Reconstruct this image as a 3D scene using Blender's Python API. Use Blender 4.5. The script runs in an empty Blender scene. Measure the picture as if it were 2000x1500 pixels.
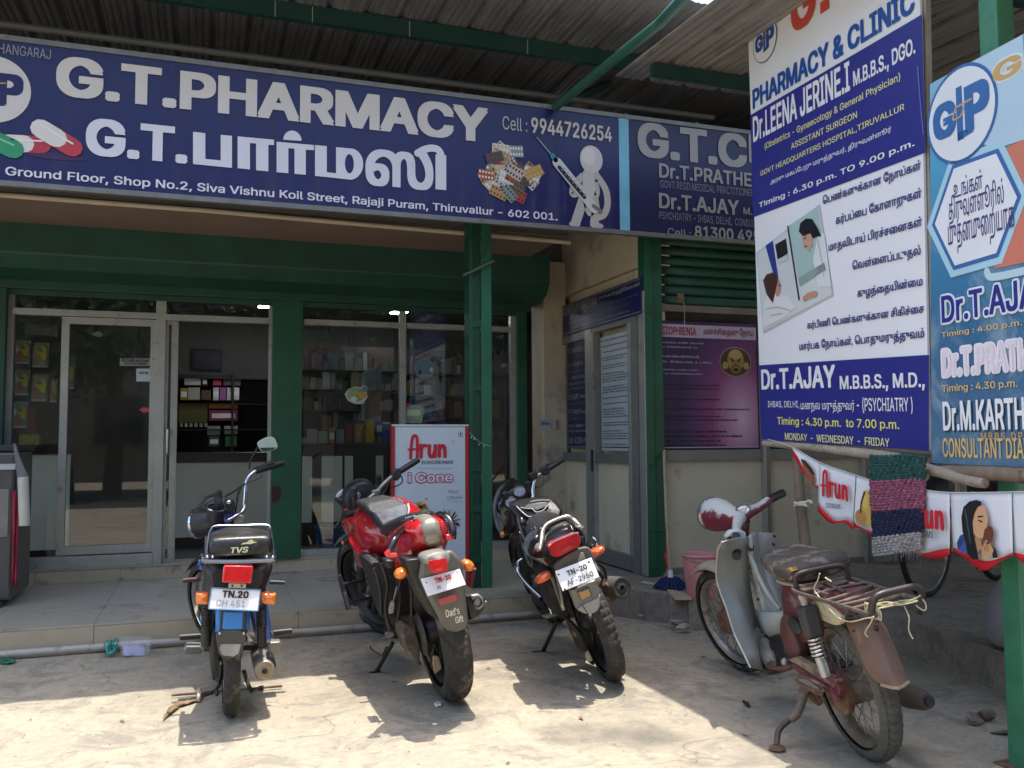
import bpy, bmesh, math, random
from mathutils import Vector as V, Matrix
from mathutils.geometry import delaunay_2d_cdt
import numpy as np
random.seed(11)
S = bpy.context.scene
C = S.collection
RAD = math.radians
# ---------------------------------------------------------------- camera
FPX = 1726.48
YAW, PITCH, ROLL = .336126, .0632841, -.0056912
CAM_O = V((0, 0, 1.25))
_f = V((math.sin(YAW)*math.cos(PITCH), math.cos(YAW)*math.cos(PITCH), math.sin(PITCH)))
_r0 = V((math.cos(YAW), -math.sin(YAW), 0)); _u0 = _r0.cross(_f)
_r = _r0*math.cos(ROLL)+_u0*math.sin(ROLL); _u = -_r0*math.sin(ROLL)+_u0*math.cos(ROLL)
CR = Matrix((_r, _u, -_f)).transposed()
cam = bpy.data.objects.new('camera', bpy.data.cameras.new('camera'))
C.objects.link(cam)
cam.matrix_world = Matrix.Translation(CAM_O) @ CR.to_4x4()
cam.data.sensor_width = 36; cam.data.lens = 36*FPX/2000
cam.data.clip_start = .05; cam.data.clip_end = 500
S.camera = cam
# ---------------------------------------------------------------- world, sun, exposure
W = bpy.data.worlds.new('World'); S.world = W; W.use_nodes = True
nt = W.node_tree; nt.nodes.clear()
sk = nt.nodes.new('ShaderNodeTexSky'); sk.sky_type = 'NISHITA'; sk.sun_disc = False
KX, KY = -.10, -.04            # how far a shadow runs per metre of height
_sd = V((-KX, -KY, 1)).normalized()
sk.sun_elevation = math.asin(_sd.z); sk.sun_rotation = math.atan2(_sd.x, _sd.y)
sk.air_density = 1.2; sk.dust_density = 3.0
bg = nt.nodes.new('ShaderNodeBackground'); bg.inputs[1].default_value = .15
ow = nt.nodes.new('ShaderNodeOutputWorld')
nt.links.new(sk.outputs[0], bg.inputs[0]); nt.links.new(bg.outputs[0], ow.inputs[0])
sun = bpy.data.objects.new('sun', bpy.data.lights.new('sun', 'SUN')); C.objects.link(sun)
sun.data.energy = 2.0; sun.data.angle = RAD(.55); sun.data.color = (1, .95, .86)
sun.rotation_euler = _sd.to_track_quat('Z', 'Y').to_euler()
S.view_settings.view_transform = 'Standard'; S.view_settings.look = 'None'
S.view_settings.exposure = 1.70; S.view_settings.gamma = 1
S.render.engine = 'CYCLES'
S.cycles.max_bounces = 9; S.cycles.diffuse_bounces = 5; S.cycles.glossy_bounces = 4
S.cycles.transmission_bounces = 6; S.cycles.transparent_max_bounces = 16
S.cycles.use_denoising = True
S.cycles.sample_clamp_indirect = 8
# ---------------------------------------------------------------- projection helpers (a pixel of the photograph onto a real plane)
def ray(x, y):
    return CR @ V(((x-1000)/FPX, -(y-750)/FPX, -1))
def onZ(x, y, z=0): d = ray(x, y); return CAM_O+d*((z-CAM_O.z)/d.z)
def onY(x, y, Y): d = ray(x, y); return CAM_O+d*(Y/d.y)
def onX(x, y, X): d = ray(x, y); return CAM_O+d*(X/d.x)
def onP(x, y, P, n): d = ray(x, y); return CAM_O+d*((P-CAM_O).dot(n)/d.dot(n))
# ---------------------------------------------------------------- materials
MC = {}
def lnk(t, a, b): t.links.new(a, b)
def M(name, col, rough=.5, metal=0., var=.12, scale=6., bump=0., bscale=60., spot=None, spot_amt=.5, spot_scale=4.,
      coat=0., spec=.5, alpha=None, emit=None, estr=0, trans=0., noise_rough=.0, stretch=None, sub=0):
    if name in MC: return MC[name]
    m = bpy.data.materials.new(name); m.use_nodes = True
    t = m.node_tree; b = t.nodes['Principled BSDF']
    b.inputs['Roughness'].default_value = rough; b.inputs['Metallic'].default_value = metal
    b.inputs['Specular IOR Level'].default_value = spec
    b.inputs['Coat Weight'].default_value = coat; b.inputs['Coat Roughness'].default_value = .08
    b.inputs['Transmission Weight'].default_value = trans
    col = tuple(col)+(1,)
    tc = t.nodes.new('ShaderNodeTexCoord'); vec = tc.outputs['Object']
    if stretch:
        mp = t.nodes.new('ShaderNodeMapping'); mp.inputs['Scale'].default_value = stretch
        lnk(t, vec, mp.inputs[0]); vec = mp.outputs[0]
    n = t.nodes.new('ShaderNodeTexNoise'); n.inputs['Scale'].default_value = scale
    n.inputs['Detail'].default_value = 7; n.inputs['Roughness'].default_value = .62
    lnk(t, vec, n.inputs['Vector'])
    mx = t.nodes.new('ShaderNodeMix'); mx.data_type = 'RGBA'
    mr = t.nodes.new('ShaderNodeMapRange'); mr.inputs[1].default_value = .3; mr.inputs[2].default_value = .7
    lnk(t, n.outputs[0], mr.inputs[0]); lnk(t, mr.outputs[0], mx.inputs[0])
    mx.inputs[6].default_value = tuple(c*(1-var) for c in col[:3])+(1,)
    mx.inputs[7].default_value = tuple(min(1, c*(1+var)) for c in col[:3])+(1,)
    out = mx.outputs[2]
    if spot:
        n2 = t.nodes.new('ShaderNodeTexNoise'); n2.inputs['Scale'].default_value = spot_scale
        n2.inputs['Detail'].default_value = 9; n2.inputs['Roughness'].default_value = .7
        lnk(t, vec, n2.inputs['Vector'])
        m2 = t.nodes.new('ShaderNodeMapRange')
        m2.inputs[1].default_value = .75-.5*spot_amt; m2.inputs[2].default_value = m2.inputs[1].default_value+.12
        lnk(t, n2.outputs[0], m2.inputs[0])
        x2 = t.nodes.new('ShaderNodeMix'); x2.data_type = 'RGBA'
        lnk(t, m2.outputs[0], x2.inputs[0]); lnk(t, out, x2.inputs[6]); x2.inputs[7].default_value = tuple(spot)+(1,)
        out = x2.outputs[2]
        if rough < .5:
            ma = t.nodes.new('ShaderNodeMapRange'); ma.inputs[3].default_value = rough; ma.inputs[4].default_value = .75
            lnk(t, m2.outputs[0], ma.inputs[0]); lnk(t, ma.outputs[0], b.inputs['Roughness'])
    if noise_rough and not (spot and rough < .5):
        ma = t.nodes.new('ShaderNodeMapRange'); ma.inputs[3].default_value = max(0, rough-noise_rough); ma.inputs[4].default_value = rough+noise_rough
        lnk(t, mr.outputs[0], ma.inputs[0]); lnk(t, ma.outputs[0], b.inputs['Roughness'])
    lnk(t, out, b.inputs['Base Color'])
    if bump:
        n3 = t.nodes.new('ShaderNodeTexNoise'); n3.inputs['Scale'].default_value = bscale; n3.inputs['Detail'].default_value = 5
        lnk(t, vec, n3.inputs['Vector'])
        bp = t.nodes.new('ShaderNodeBump'); bp.inputs['Strength'].default_value = bump; bp.inputs['Distance'].default_value = .01
        lnk(t, n3.outputs[0], bp.inputs['Height']); lnk(t, bp.outputs[0], b.inputs['Normal'])
    if emit:
        b.inputs['Emission Color'].default_value = tuple(emit)+(1,); b.inputs['Emission Strength'].default_value = estr
    if alpha is not None: b.inputs['Alpha'].default_value = alpha
    MC[name] = m
    return m
def hx(s):
    s = s.lstrip('#'); v = [int(s[i:i+2], 16)/255 for i in (0, 2, 4)]
    return tuple((x/12.92 if x < .04045 else ((x+.055)/1.055)**2.4) for x in v)
# ---------------------------------------------------------------- mesh builder
def tag(o, label=None, cat=None, group=None, kind=None):
    if label: o['label'] = label
    if cat: o['category'] = cat
    if group: o['group'] = group
    if kind: o['kind'] = kind
    return o
def empty(name, loc=(0, 0, 0), rz=0, label=None, cat=None, group=None):
    o = bpy.data.objects.new(name, None); C.objects.link(o); o.location = loc; o.rotation_euler = (0, 0, rz)
    o.empty_display_size = .1
    return tag(o, label, cat, group)
def frame_of(d):
    d = V(d).normalized(); a = V((0, 0, 1)) if abs(d.z) < .9 else V((1, 0, 0))
    x = a.cross(d).normalized(); return x, d.cross(x), d
class MB:
    def __init__(s): s.v = []; s.f = []
    def add(s, vs, fs):
        n = len(s.v); s.v += [V(p) for p in vs]; s.f += [tuple(i+n for i in q) for q in fs]; return s
    def box(s, c, size, R=None):
        c = V(c); h = V(size)*.5; vs = []
        for x in (-1, 1):
            for y in (-1, 1):
                for z in (-1, 1):
                    p = V((x*h.x, y*h.y, z*h.z)); vs.append(c+(R @ p if R else p))
        return s.add(vs, [(0, 1, 3, 2), (4, 6, 7, 5), (0, 4, 5, 1), (2, 3, 7, 6), (0, 2, 6, 4), (1, 5, 7, 3)])
    def bb(s, a, b):
        a = V(a); b = V(b); return s.box((a+b)/2, (abs(b.x-a.x), abs(b.y-a.y), abs(b.z-a.z)))
    def bar(s, a, b, w, h=None, up=(0, 0, 1)):      # rectangular bar from a to b
        a = V(a); b = V(b); d = (b-a).normalized(); up = V(up)
        if abs(d.dot(up)) > .98: up = V((0, 1, 0))
        x = d.cross(up).normalized(); z = x.cross(d); h = h or w
        R = Matrix((x, d, z)).transposed()
        return s.box((a+b)/2, (w, (b-a).length, h), R)
    def rings(s, rs, cap=True, close=False):
        n = len(rs[0]); vs = [p for r in rs for p in r]; fs = []
        m = len(rs)
        for i in range(m if close else m-1):
            j = (i+1) % m
            for k in range(n):
                l = (k+1) % n; fs.append((i*n+k, i*n+l, j*n+l, j*n+k))
        if cap and not close:
            fs.append(tuple(range(n-1, -1, -1))); fs.append(tuple((m-1)*n+k for k in range(n)))
        return s.add(vs, fs)
    def tube(s, pts, r, n=8, smooth=0, close=False, flat=1., cap=True):
        pts = [V(p) for p in pts]
        if smooth: 
            if hasattr(r, '__len__'):
                L = len(pts); q = []
                rr = []
                for i in range(L-1):
                    for k in range(smooth): rr.append(r[i]+(r[i+1]-r[i])*k/smooth)
                rr.append(r[-1]); r = rr
            pts = spline(pts, smooth, close)
        m = len(pts); R = r if hasattr(r, '__len__') else [r]*m
        rs = []; px = None
        for i, p in enumerate(pts):
            if close: d = pts[(i+1) % m]-pts[i-1]
            else: d = pts[min(i+1, m-1)]-pts[max(i-1, 0)]
            if d.length < 1e-9: d = V((0, 0, 1))
            d.normalize()
            if px is None: x, y, _ = frame_of(d)
            else:
                x = px-d*px.dot(d)
                if x.length < 1e-6: x = frame_of(d)[0]
                x.normalize(); y = d.cross(x)
            px = x
            rs.append([p+(x*math.cos(2*math.pi*k/n)+y*math.sin(2*math.pi*k/n)*flat)*R[i] for k in range(n)])
        return s.rings(rs, cap, close)
    def cyl(s, a, b, r, n=16, r2=None):
        return s.tube([a, b], [r, r if r2 is None else r2], n)
    def lathe(s, prof, o=(0, 0, 0), d=(0, 0, 1), n=24, cap=True, close=False):
        x, y, z = frame_of(d); o = V(o); rs = []
        for r, h in prof:
            rs.append([o+z*h+(x*math.cos(2*math.pi*k/n)+y*math.sin(2*math.pi*k/n))*max(r, 1e-4) for k in range(n)])
        return s.rings(rs, cap, close)
    def loft(s, secs, n=20, cap=True):
        """secs: (centre, a, b, exponent) a, b are half-axis vectors"""
        rs = []
        for c, a, b, e in secs:
            c, a, b = V(c), V(a), V(b); r = []
            for k in range(n):
                t = 2*math.pi*k/n; ct, st = math.cos(t), math.sin(t)
                r.append(c+a*math.copysign(abs(ct)**(2/e), ct)+b*math.copysign(abs(st)**(2/e), st))
            rs.append(r)
        return s.rings(rs, cap)
    def ball(s, c, r, n=14, m=9):
        c = V(c); r = V(r) if hasattr(r, '__len__') else V((r, r, r)); rs = []
        for i in range(m+1):
            t = math.pi*(i/m)*.998+.003
            rs.append([c+V((r.x*math.sin(t)*math.cos(2*math.pi*k/n), r.y*math.sin(t)*math.sin(2*math.pi*k/n), -r.z*math.cos(t))) for k in range(n)])
        return s.rings(rs)
    def prism(s, poly, F, d0, d1):
        n = len(poly); vs = [F.pt(a, b, d0) for a, b in poly]+[F.pt(a, b, d1) for a, b in poly]
        fs = [tuple(range(n-1, -1, -1)), tuple(range(n, 2*n))]+[(i, (i+1) % n, n+(i+1) % n, n+i) for i in range(n)]
        return s.add(vs, fs)
    def grid(s, rows):
        n = len(rows[0]); vs = [p for r in rows for p in r]
        return s.add(vs, [(i*n+k, i*n+k+1, (i+1)*n+k+1, (i+1)*n+k) for i in range(len(rows)-1) for k in range(n-1)])
    def build(s, name, mat, parent=None, smooth=True, bevel=0, solid=0, subd=0, angle=40, **kw):
        me = bpy.data.meshes.new(name); me.from_pydata([tuple(p) for p in s.v], [], s.f); me.update()
        bm = bmesh.new(); bm.from_mesh(me); bmesh.ops.recalc_face_normals(bm, faces=bm.faces); bm.to_mesh(me); bm.free()
        me.materials.append(mat)
        o = bpy.data.objects.new(name, me); C.objects.link(o)
        if parent: o.parent = parent
        if solid:
            md = o.modifiers.new('solid', 'SOLIDIFY'); md.thickness = solid; md.offset = 0
        if bevel:
            md = o.modifiers.new('bevel', 'BEVEL'); md.width = bevel; md.segments = 2; md.limit_method = 'ANGLE'; md.angle_limit = RAD(35); md.harden_normals = False
        if subd:
            md = o.modifiers.new('sub', 'SUBSURF'); md.levels = subd; md.render_levels = subd
        if smooth:
            me.shade_smooth()
            try: me.set_sharp_from_angle(angle=RAD(angle))
            except Exception: pass
        if kw: tag(o, **kw)
        return o
def spline(pts, k, close=False):
    n = len(pts); out = []
    def g(i): return pts[i % n] if close else pts[max(0, min(n-1, i))]
    for i in range(n if close else n-1):
        a, b, c, d = g(i-1), g(i), g(i+1), g(i+2)
        for j in range(k):
            t = j/k
            out.append(.5*((2*b)+(c-a)*t+(2*a-5*b+4*c-d)*t*t+(3*b-a-3*c+d)*t**3))
    if not close: out.append(pts[-1].copy())
    return out
class Fr:
    """a flat panel's frame: origin, x, y, normal towards the viewer"""
    def __init__(s, o, x, n, up=(0, 0, 1)):
        s.o = V(o); s.x = V(x).normalized(); s.n = V(n).normalized()
        s.y = s.n.cross(s.x).normalized()
        if s.y.dot(V(up)) < 0: s.y = -s.y
    def pt(s, a, b, c=0): return s.o+s.x*a+s.y*b+s.n*c
    def px(s, x, y, c=0):
        p = onP(x, y, s.o+s.n*c, s.n)-s.o; p = p-s.n*p.dot(s.n)
        k = s.x.dot(s.y); u, w = p.dot(s.x), p.dot(s.y); d = 1-k*k      # x and y need not be square to each other
        return (u-k*w)/d, (w-k*u)/d
# ---------------------------------------------------------------- lettering
FONT = None
try:
    import os
    FONT = bpy.data.fonts.load(os.path.join(bpy.utils.system_resource('DATAFILES'), 'fonts', 'Inter.woff2'))
except Exception: FONT = None      # Blender's built-in face serves as well
def tamil(s):
    """the glyph order a typesetter uses: signs written before their consonant come first"""
    out = []; k = 0
    pre = {'\u0bc6': ('\u0bc6', ''), '\u0bc7': ('\u0bc7', ''), '\u0bc8': ('\u0bc8', ''), '\u0bca': ('\u0bc6', '\u0bbe'), '\u0bcb': ('\u0bc7', '\u0bbe')}
    while k < len(s):
        if k+1 < len(s) and s[k+1] in pre: p, q = pre[s[k+1]]; out.append(p+s[k]+q); k += 2
        else: out.append(s[k]); k += 1
    return ''.join(out)
GC = {}
def glyphs(txt, off=0., res=2, shear=0.):
    k = (txt, off, res, shear)
    if k in GC: return GC[k]
    cu = bpy.data.curves.new('t', 'FONT'); cu.body = tamil(txt); cu.resolution_u = res; cu.shear = shear
    if FONT and not any(ord(c) > 0xb00 for c in txt): cu.font = FONT
    ob = bpy.data.objects.new('t', cu); C.objects.link(ob)
    bpy.context.view_layer.update()
    dg = bpy.context.evaluated_depsgraph_get()
    cv = ob.evaluated_get(dg).to_curve(dg)
    conts = []
    for sp_ in cv.splines:
        P = sp_.bezier_points; n = len(P); pl = []
        for i in range(n):
            p, q = P[i], P[(i+1) % n]; a_, b_, c_, d_ = [V((w.x, w.y)) for w in (p.co, p.handle_right, q.handle_left, q.co)]
            ch = (d_-a_)
            straight = ch.length < 1e-6 or (abs(ch.x*(b_-a_).y-ch.y*(b_-a_).x) < 1e-4*ch.length and abs(ch.x*(c_-a_).y-ch.y*(c_-a_).x) < 1e-4*ch.length)
            for j in range(1 if straight else res+1):
                t_ = j/(res+1); u_ = 1-t_; w = a_*u_**3+b_*3*u_*u_*t_+c_*3*u_*t_*t_+d_*t_**3
                if not pl or (w-pl[-1]).length > 1e-5: pl.append(w)
        if len(pl) > 2 and (pl[0]-pl[-1]).length < 1e-5: pl.pop()
        if len(pl) > 2:
            ar = sum(pl[i].x*pl[(i+1) % len(pl)].y-pl[(i+1) % len(pl)].x*pl[i].y for i in range(len(pl)))/2
            conts.append((pl, ar))
    ob.to_curve_clear(); bpy.data.objects.remove(ob); bpy.data.curves.remove(cu)
    conts = sorted([c[0] for c in conts], key=lambda pl: min(q.x for q in pl))
    clusters = []; xm = -1e9
    for pl in conts:
        if min(q.x for q in pl) > xm-1e-4: clusters.append([pl])
        else: clusters[-1].append(pl)
        xm = max(xm, max(q.x for q in pl))
    v0, f0 = [], []
    for cl in clusters:
        pv, pe = [], []
        for pl in cl:
            n = len(pv); m = len(pl); pv += pl; pe += [(n+i, n+(i+1) % m) for i in range(m)]
        ov, oe, of, _, _, _ = delaunay_2d_cdt(pv, pe, [], 0, 1e-5)
        if not of: continue
        A_ = np.array([(pv[a].x, pv[a].y, pv[b].x, pv[b].y) for a, b in pe])
        cen = np.array([(sum(ov[i].x for i in f)/len(f), sum(ov[i].y for i in f)/len(f)) for f in of])
        ax, ay, bx, by = [A_[:, i][None] for i in range(4)]; cx, cy = cen[:, :1], cen[:, 1:]
        side = (bx-ax)*(cy-ay)-(cx-ax)*(by-ay)
        wn = ((ay <= cy) & (by > cy) & (side > 0)).sum(1)-((ay > cy) & (by <= cy) & (side < 0)).sum(1)
        n = len(v0); v0 += [(q.x, q.y, 0.) for q in ov]; f0 += [tuple(n+i for i in f) for f, w in zip(of, wn) if w != 0]
    vs, fs = [], []
    if off > .003:                        # heavier weight: overlapping impressions, a hair apart in depth
        sh = [(-1, -.7), (1, -.7), (1, .7), (-1, .7), (0, -.7), (0, .7), (0, 0)] if off > .012 else [(-1, -.5), (1, .5), (-1, .5), (1, -.5)]
    else: sh = [(0, 0)]
    for i, (a, b) in enumerate(sh):
        n = len(vs); vs += [(v[0]+a*off, v[1]+b*off, v[2]+i*.00012) for v in v0]; fs += [tuple(q+n for q in f) for f in f0]
    GC[k] = (vs, fs); return GC[k]
class Print:
    """collects flat print (lettering and shapes) on a panel, one mesh per colour and layer"""
    def __init__(s, F, parent, base=.003, step=.0015, rough=.45):
        s.F = F; s.parent = parent; s.base = base; s.step = step; s.d = {}; s.rough = rough; s.same = False; s.sc = False
    def mb(s, col, lay): return s.d.setdefault((col, ('S', lay) if s.sc else lay), MB())
    def z(s, lay): return s.base+lay*s.step
    def text(s, txt, bl, tr, col='#ffffff', off=0.012, lay=3, px=True, shear=0., res=2):
        vs, fs = glyphs(txt, off, res, shear)
        if not vs: return
        a0, b0 = s.F.px(*bl) if px else bl; a1, b1 = s.F.px(*tr) if px else tr
        xs = [v[0] for v in vs]; ys = [v[1] for v in vs]
        x0, x1, y0, y1 = min(xs), max(xs), min(ys), max(ys)
        z = s.z(lay)
        s.ti = getattr(s, 'ti', 0)+1
        s.mb(col, 'T%d' % (s.ti if not s.same else 0)).add([s.F.pt(a0+(v[0]-x0)/(x1-x0)*(a1-a0), b0+(v[1]-y0)/(y1-y0)*(b1-b0), z+v[2]) for v in vs], fs)
    def poly(s, pts, col, lay=1, px=True):
        q = [s.F.px(*p) if px else p for p in pts]; z = s.z(lay)
        s.mb(col, lay).add([s.F.pt(a, b, z) for a, b in q], [tuple(range(len(q)))])
    def ell(s, c, ra, rb, col, lay=1, rot=0, px=True, n=28):
        a0, b0 = s.F.px(*c) if px else c; z = s.z(lay)
        cr, sr = math.cos(rot), math.sin(rot)
        q = [(a0+ra*math.cos(t)*cr-rb*math.sin(t)*sr, b0+ra*math.cos(t)*sr+rb*math.sin(t)*cr) for t in [2*math.pi*k/n for k in range(n)]]
        s.mb(col, lay).add([s.F.pt(a, b, z) for a, b in q], [tuple(range(n))])
    def rect(s, c, w, h, col, lay=1, rot=0, px=False):
        a0, b0 = s.F.px(*c) if px else c; cr, sr = math.cos(rot), math.sin(rot)
        s.poly([(a0+x*w/2*cr-y*h/2*sr, b0+x*w/2*sr+y*h/2*cr) for x, y in ((-1, -1), (1, -1), (1, 1), (-1, 1))], col, lay, False)
    def stroke(s, pts, w, col, lay=1, px=True, smooth=6, close=False):
        q = [V(s.F.px(*p)+(0,)) if px else V(tuple(p)+(0,)) for p in pts]
        if smooth: q = spline(q, smooth, close)
        z = s.z(lay); m = len(q); W_ = w if hasattr(w, '__len__') else None; L = []; Rr = []
        for i, p in enumerate(q):
            d = (q[(i+1) % m]-q[i-1]) if close else (q[min(i+1, m-1)]-q[max(i-1, 0)])
            d.normalize(); nn = V((-d.y, d.x, 0))
            ww = w if not W_ else w[0]+(w[1]-w[0])*i/max(1, m-1)
            L.append(p+nn*ww/2); Rr.append(p-nn*ww/2)
        vs = [s.F.pt(p.x, p.y, z) for p in L+Rr]; k = m if close else m-1
        s.mb(col, lay).add(vs, [(i, (i+1) % m, m+(i+1) % m, m+i) for i in range(k)])
        if not close:
            for p, ww in ((q[0], w[0] if W_ else w), (q[-1], w[1] if W_ else w)):
                s.mb(col, lay).add([s.F.pt(p.x+ww/2*math.cos(t), p.y+ww/2*math.sin(t), z+.0002) for t in [k2*math.pi/5 for k2 in range(10)]], [tuple(range(10))])
    def scribble(s, bl, tr, n, col, lay=2, h=.6, seed=0, px=True, dens=.8):
        s.sc = True
        """small print too small to read: rows of short uneven marks"""
        r = random.Random(seed); a0, b0 = s.F.px(*bl) if px else bl; a1, b1 = s.F.px(*tr) if px else tr
        for i in range(n):
            y0 = b0+(b1-b0)*(n-1-i)/n; hh = (b1-b0)/n*h; x = a0; end = a0+(a1-a0)*r.uniform(.62, 1) if n > 1 else a1
            while x < end:
                w = hh*r.uniform(.25, .7); q = r.uniform(.55, 1)
                if r.random() < dens:
                    s.rect((x+w/2, y0+hh*q/2), w, hh*q*.62, col, lay); 
                    if r.random() < .4: s.rect((x+w/2, y0+hh*.5), w*.35, hh, col, lay)
                x += w*1.25
        s.sc = False
    def build(s, name='lettering'):
        for (col, lay), mb in s.d.items():
            m = M('print_'+col.strip('#'), hx(col), rough=s.rough, var=.04, scale=3)
            if isinstance(lay, str): mb.build('lettering', m, s.parent, smooth=False, kind='stuff')
            elif isinstance(lay, tuple): mb.build('small_print', m, s.parent, smooth=False, kind='stuff')
            else: mb.build('printed_picture', m, s.parent, smooth=False, kind='stuff')
# ================================================================ setting
YB, YP, YS, XW, YC = 5.916, 6.35, 7.75, 3.25, 6.12
def noise_bits(t, vec, scale, detail=8, rough=.6, lo=.4, hi=.6, dist=0.):
    n = t.nodes.new('ShaderNodeTexNoise'); n.inputs['Scale'].default_value = scale; n.inputs['Detail'].default_value = detail
    n.inputs['Roughness'].default_value = rough; n.inputs['Distortion'].default_value = dist; lnk(t, vec, n.inputs['Vector'])
    r = t.nodes.new('ShaderNodeMapRange'); r.inputs[1].default_value = lo; r.inputs[2].default_value = hi; lnk(t, n.outputs[0], r.inputs[0])
    return r.outputs[0]
def mixc(t, f, a, b, blend='MIX'):
    m = t.nodes.new('ShaderNodeMix'); m.data_type = 'RGBA'; m.blend_type = blend
    for i, x in ((0, f), (6, a), (7, b)):
        if isinstance(x, (int, float)): m.inputs[i].default_value = x
        elif isinstance(x, tuple): m.inputs[i].default_value = x+(1,) if len(x) == 3 else x
        else: lnk(t, x, m.inputs[i])
    return m.outputs[2]
def ground_mat(name, base, light, dark, crack=.6, sc=1.):
    m = bpy.data.materials.new(name); m.use_nodes = True; t = m.node_tree; b = t.nodes['Principled BSDF']
    b.inputs['Roughness'].default_value = .88; b.inputs['Specular IOR Level'].default_value = .25
    tc = t.nodes.new('ShaderNodeTexCoord'); vec = tc.outputs['Object']
    c = mixc(t, noise_bits(t, vec, 1.1*sc, 10, .68, .42, .6, .4), base, light)
    c = mixc(t, noise_bits(t, vec, 3.2*sc, 11, .76, .49, .60, .9), c, dark)
    c = mixc(t, noise_bits(t, vec, 13*sc, 9, .8, .57, .62, 1.2), c, tuple(x*.8 for x in dark))
    c = mixc(t, noise_bits(t, vec, 8*sc, 8, .7, .56, .66, .5), c, light)
    c = mixc(t, noise_bits(t, vec, 26*sc, 6, .7, .3, .8), c, tuple(x*.72 for x in base))
    # soft dark oil and damp stains
    st = noise_bits(t, vec, .9, 4, .5, .62, .72, .2)
    c = mixc(t, st, c, tuple(x*.55 for x in dark))
    # speckle
    sp = noise_bits(t, vec, 160, 3, .8, .62, .75)
    c = mixc(t, sp, c, tuple(x*.6 for x in dark))
    # cracks: only where a slow noise lets them
    vo = t.nodes.new('ShaderNodeTexVoronoi'); vo.feature = 'DISTANCE_TO_EDGE'; vo.inputs['Scale'].default_value = .8
    nd = t.nodes.new('ShaderNodeTexNoise'); nd.inputs['Scale'].default_value = 3.5; nd.inputs['Detail'].default_value = 6; lnk(t, vec, nd.inputs['Vector'])
    va = t.nodes.new('ShaderNodeVectorMath'); va.operation = 'MULTIPLY_ADD'; va.inputs[1].default_value = (.5, .5, .5)
    lnk(t, nd.outputs['Color'], va.inputs[0]); lnk(t, vec, va.inputs[2]); lnk(t, va.outputs[0], vo.inputs['Vector'])
    cr = t.nodes.new('ShaderNodeMapRange'); cr.inputs[1].default_value = .0; cr.inputs[2].default_value = .008; cr.inputs[3].default_value = 1; cr.inputs[4].default_value = 0
    lnk(t, vo.outputs['Distance'], cr.inputs[0])
    mk = noise_bits(t, vec, .7, 3, .5, .52, .58)
    mu = t.nodes.new('ShaderNodeMath'); mu.operation = 'MULTIPLY'; lnk(t, cr.outputs[0], mu.inputs[0]); lnk(t, mk, mu.inputs[1])
    mu2 = t.nodes.new('ShaderNodeMath'); mu2.operation = 'MULTIPLY'; lnk(t, mu.outputs[0], mu2.inputs[0]); mu2.inputs[1].default_value = crack
    c = mixc(t, mu2.outputs[0], c, (.04, .035, .03))
    lnk(t, c, b.inputs['Base Color'])
    n3 = t.nodes.new('ShaderNodeTexNoise'); n3.inputs['Scale'].default_value = 30; n3.inputs['Detail'].default_value = 9; n3.inputs['Roughness'].default_value = .7; lnk(t, vec, n3.inputs['Vector'])
    sb = t.nodes.new('ShaderNodeMath'); sb.operation = 'SUBTRACT'; lnk(t, n3.outputs[0], sb.inputs[0]); lnk(t, mu.outputs[0], sb.inputs[1])
    bp = t.nodes.new('ShaderNodeBump'); bp.inputs['Strength'].default_value = .5; bp.inputs['Distance'].default_value = .008
    lnk(t, sb.outputs[0], bp.inputs['Height']); lnk(t, bp.outputs[0], b.inputs['Normal'])
    return m
mg = ground_mat('concrete_ground', (.355, .312, .238), (.45, .39, .29), (.21, .193, .162), crack=.3)
mr_ = ground_mat('rough_floor', (.27, .235, .19), (.34, .295, .235), (.17, .15, .125), sc=1.4)
g = MB()
N = 60
g.grid([[V((-40+80*i/N, -40+80*j/N, 0)) for i in range(N+1)] for j in range(N+1)]).build('ground', mg, kind='structure')

green = M('green_paint', (.012, .085, .042), rough=.38, var=.22, scale=5, spot=(.09, .065, .04), spot_amt=.29, spot_scale=9, bump=.08, bscale=25)
greend = M('green_paint_old', (.010, .060, .034), rough=.5, var=.25, scale=4, bump=.1, bscale=20)
cream = M('cream_wall', (.54, .46, .34), rough=.8, var=.10, scale=2.5, spot=(.27, .23, .18), spot_amt=.42, spot_scale=1.6, bump=.15, bscale=45)
alu = M('aluminium', (.40, .40, .37), rough=.42, metal=.55, var=.08, scale=9, spot=(.20, .18, .14), spot_amt=.33, spot_scale=7)
alud = M('grey_aluminium', (.22, .22, .205), rough=.45, metal=.4, var=.1, scale=8)
beige = M('beige_panel', (.60, .52, .385), rough=.55, var=.05, scale=3, spot=(.27, .23, .165), spot_amt=.35, spot_scale=2.2)
tile = M('cream_tile', (.43, .375, .29), rough=.30, var=.06, scale=3, spot=(.26, .225, .18), spot_amt=.42, spot_scale=3, bump=.04, bscale=18)
tilew = M('riser_tile', (.47, .38, .26), rough=.42, var=.10, scale=5, spot=(.22, .18, .13), spot_amt=.42, spot_scale=5)
grout = M('grout', (.13, .11, .09), rough=.9)
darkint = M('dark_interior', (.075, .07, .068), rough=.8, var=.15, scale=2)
white = M('white_paint', (.74, .74, .72), rough=.45, var=.05, scale=6)

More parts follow.
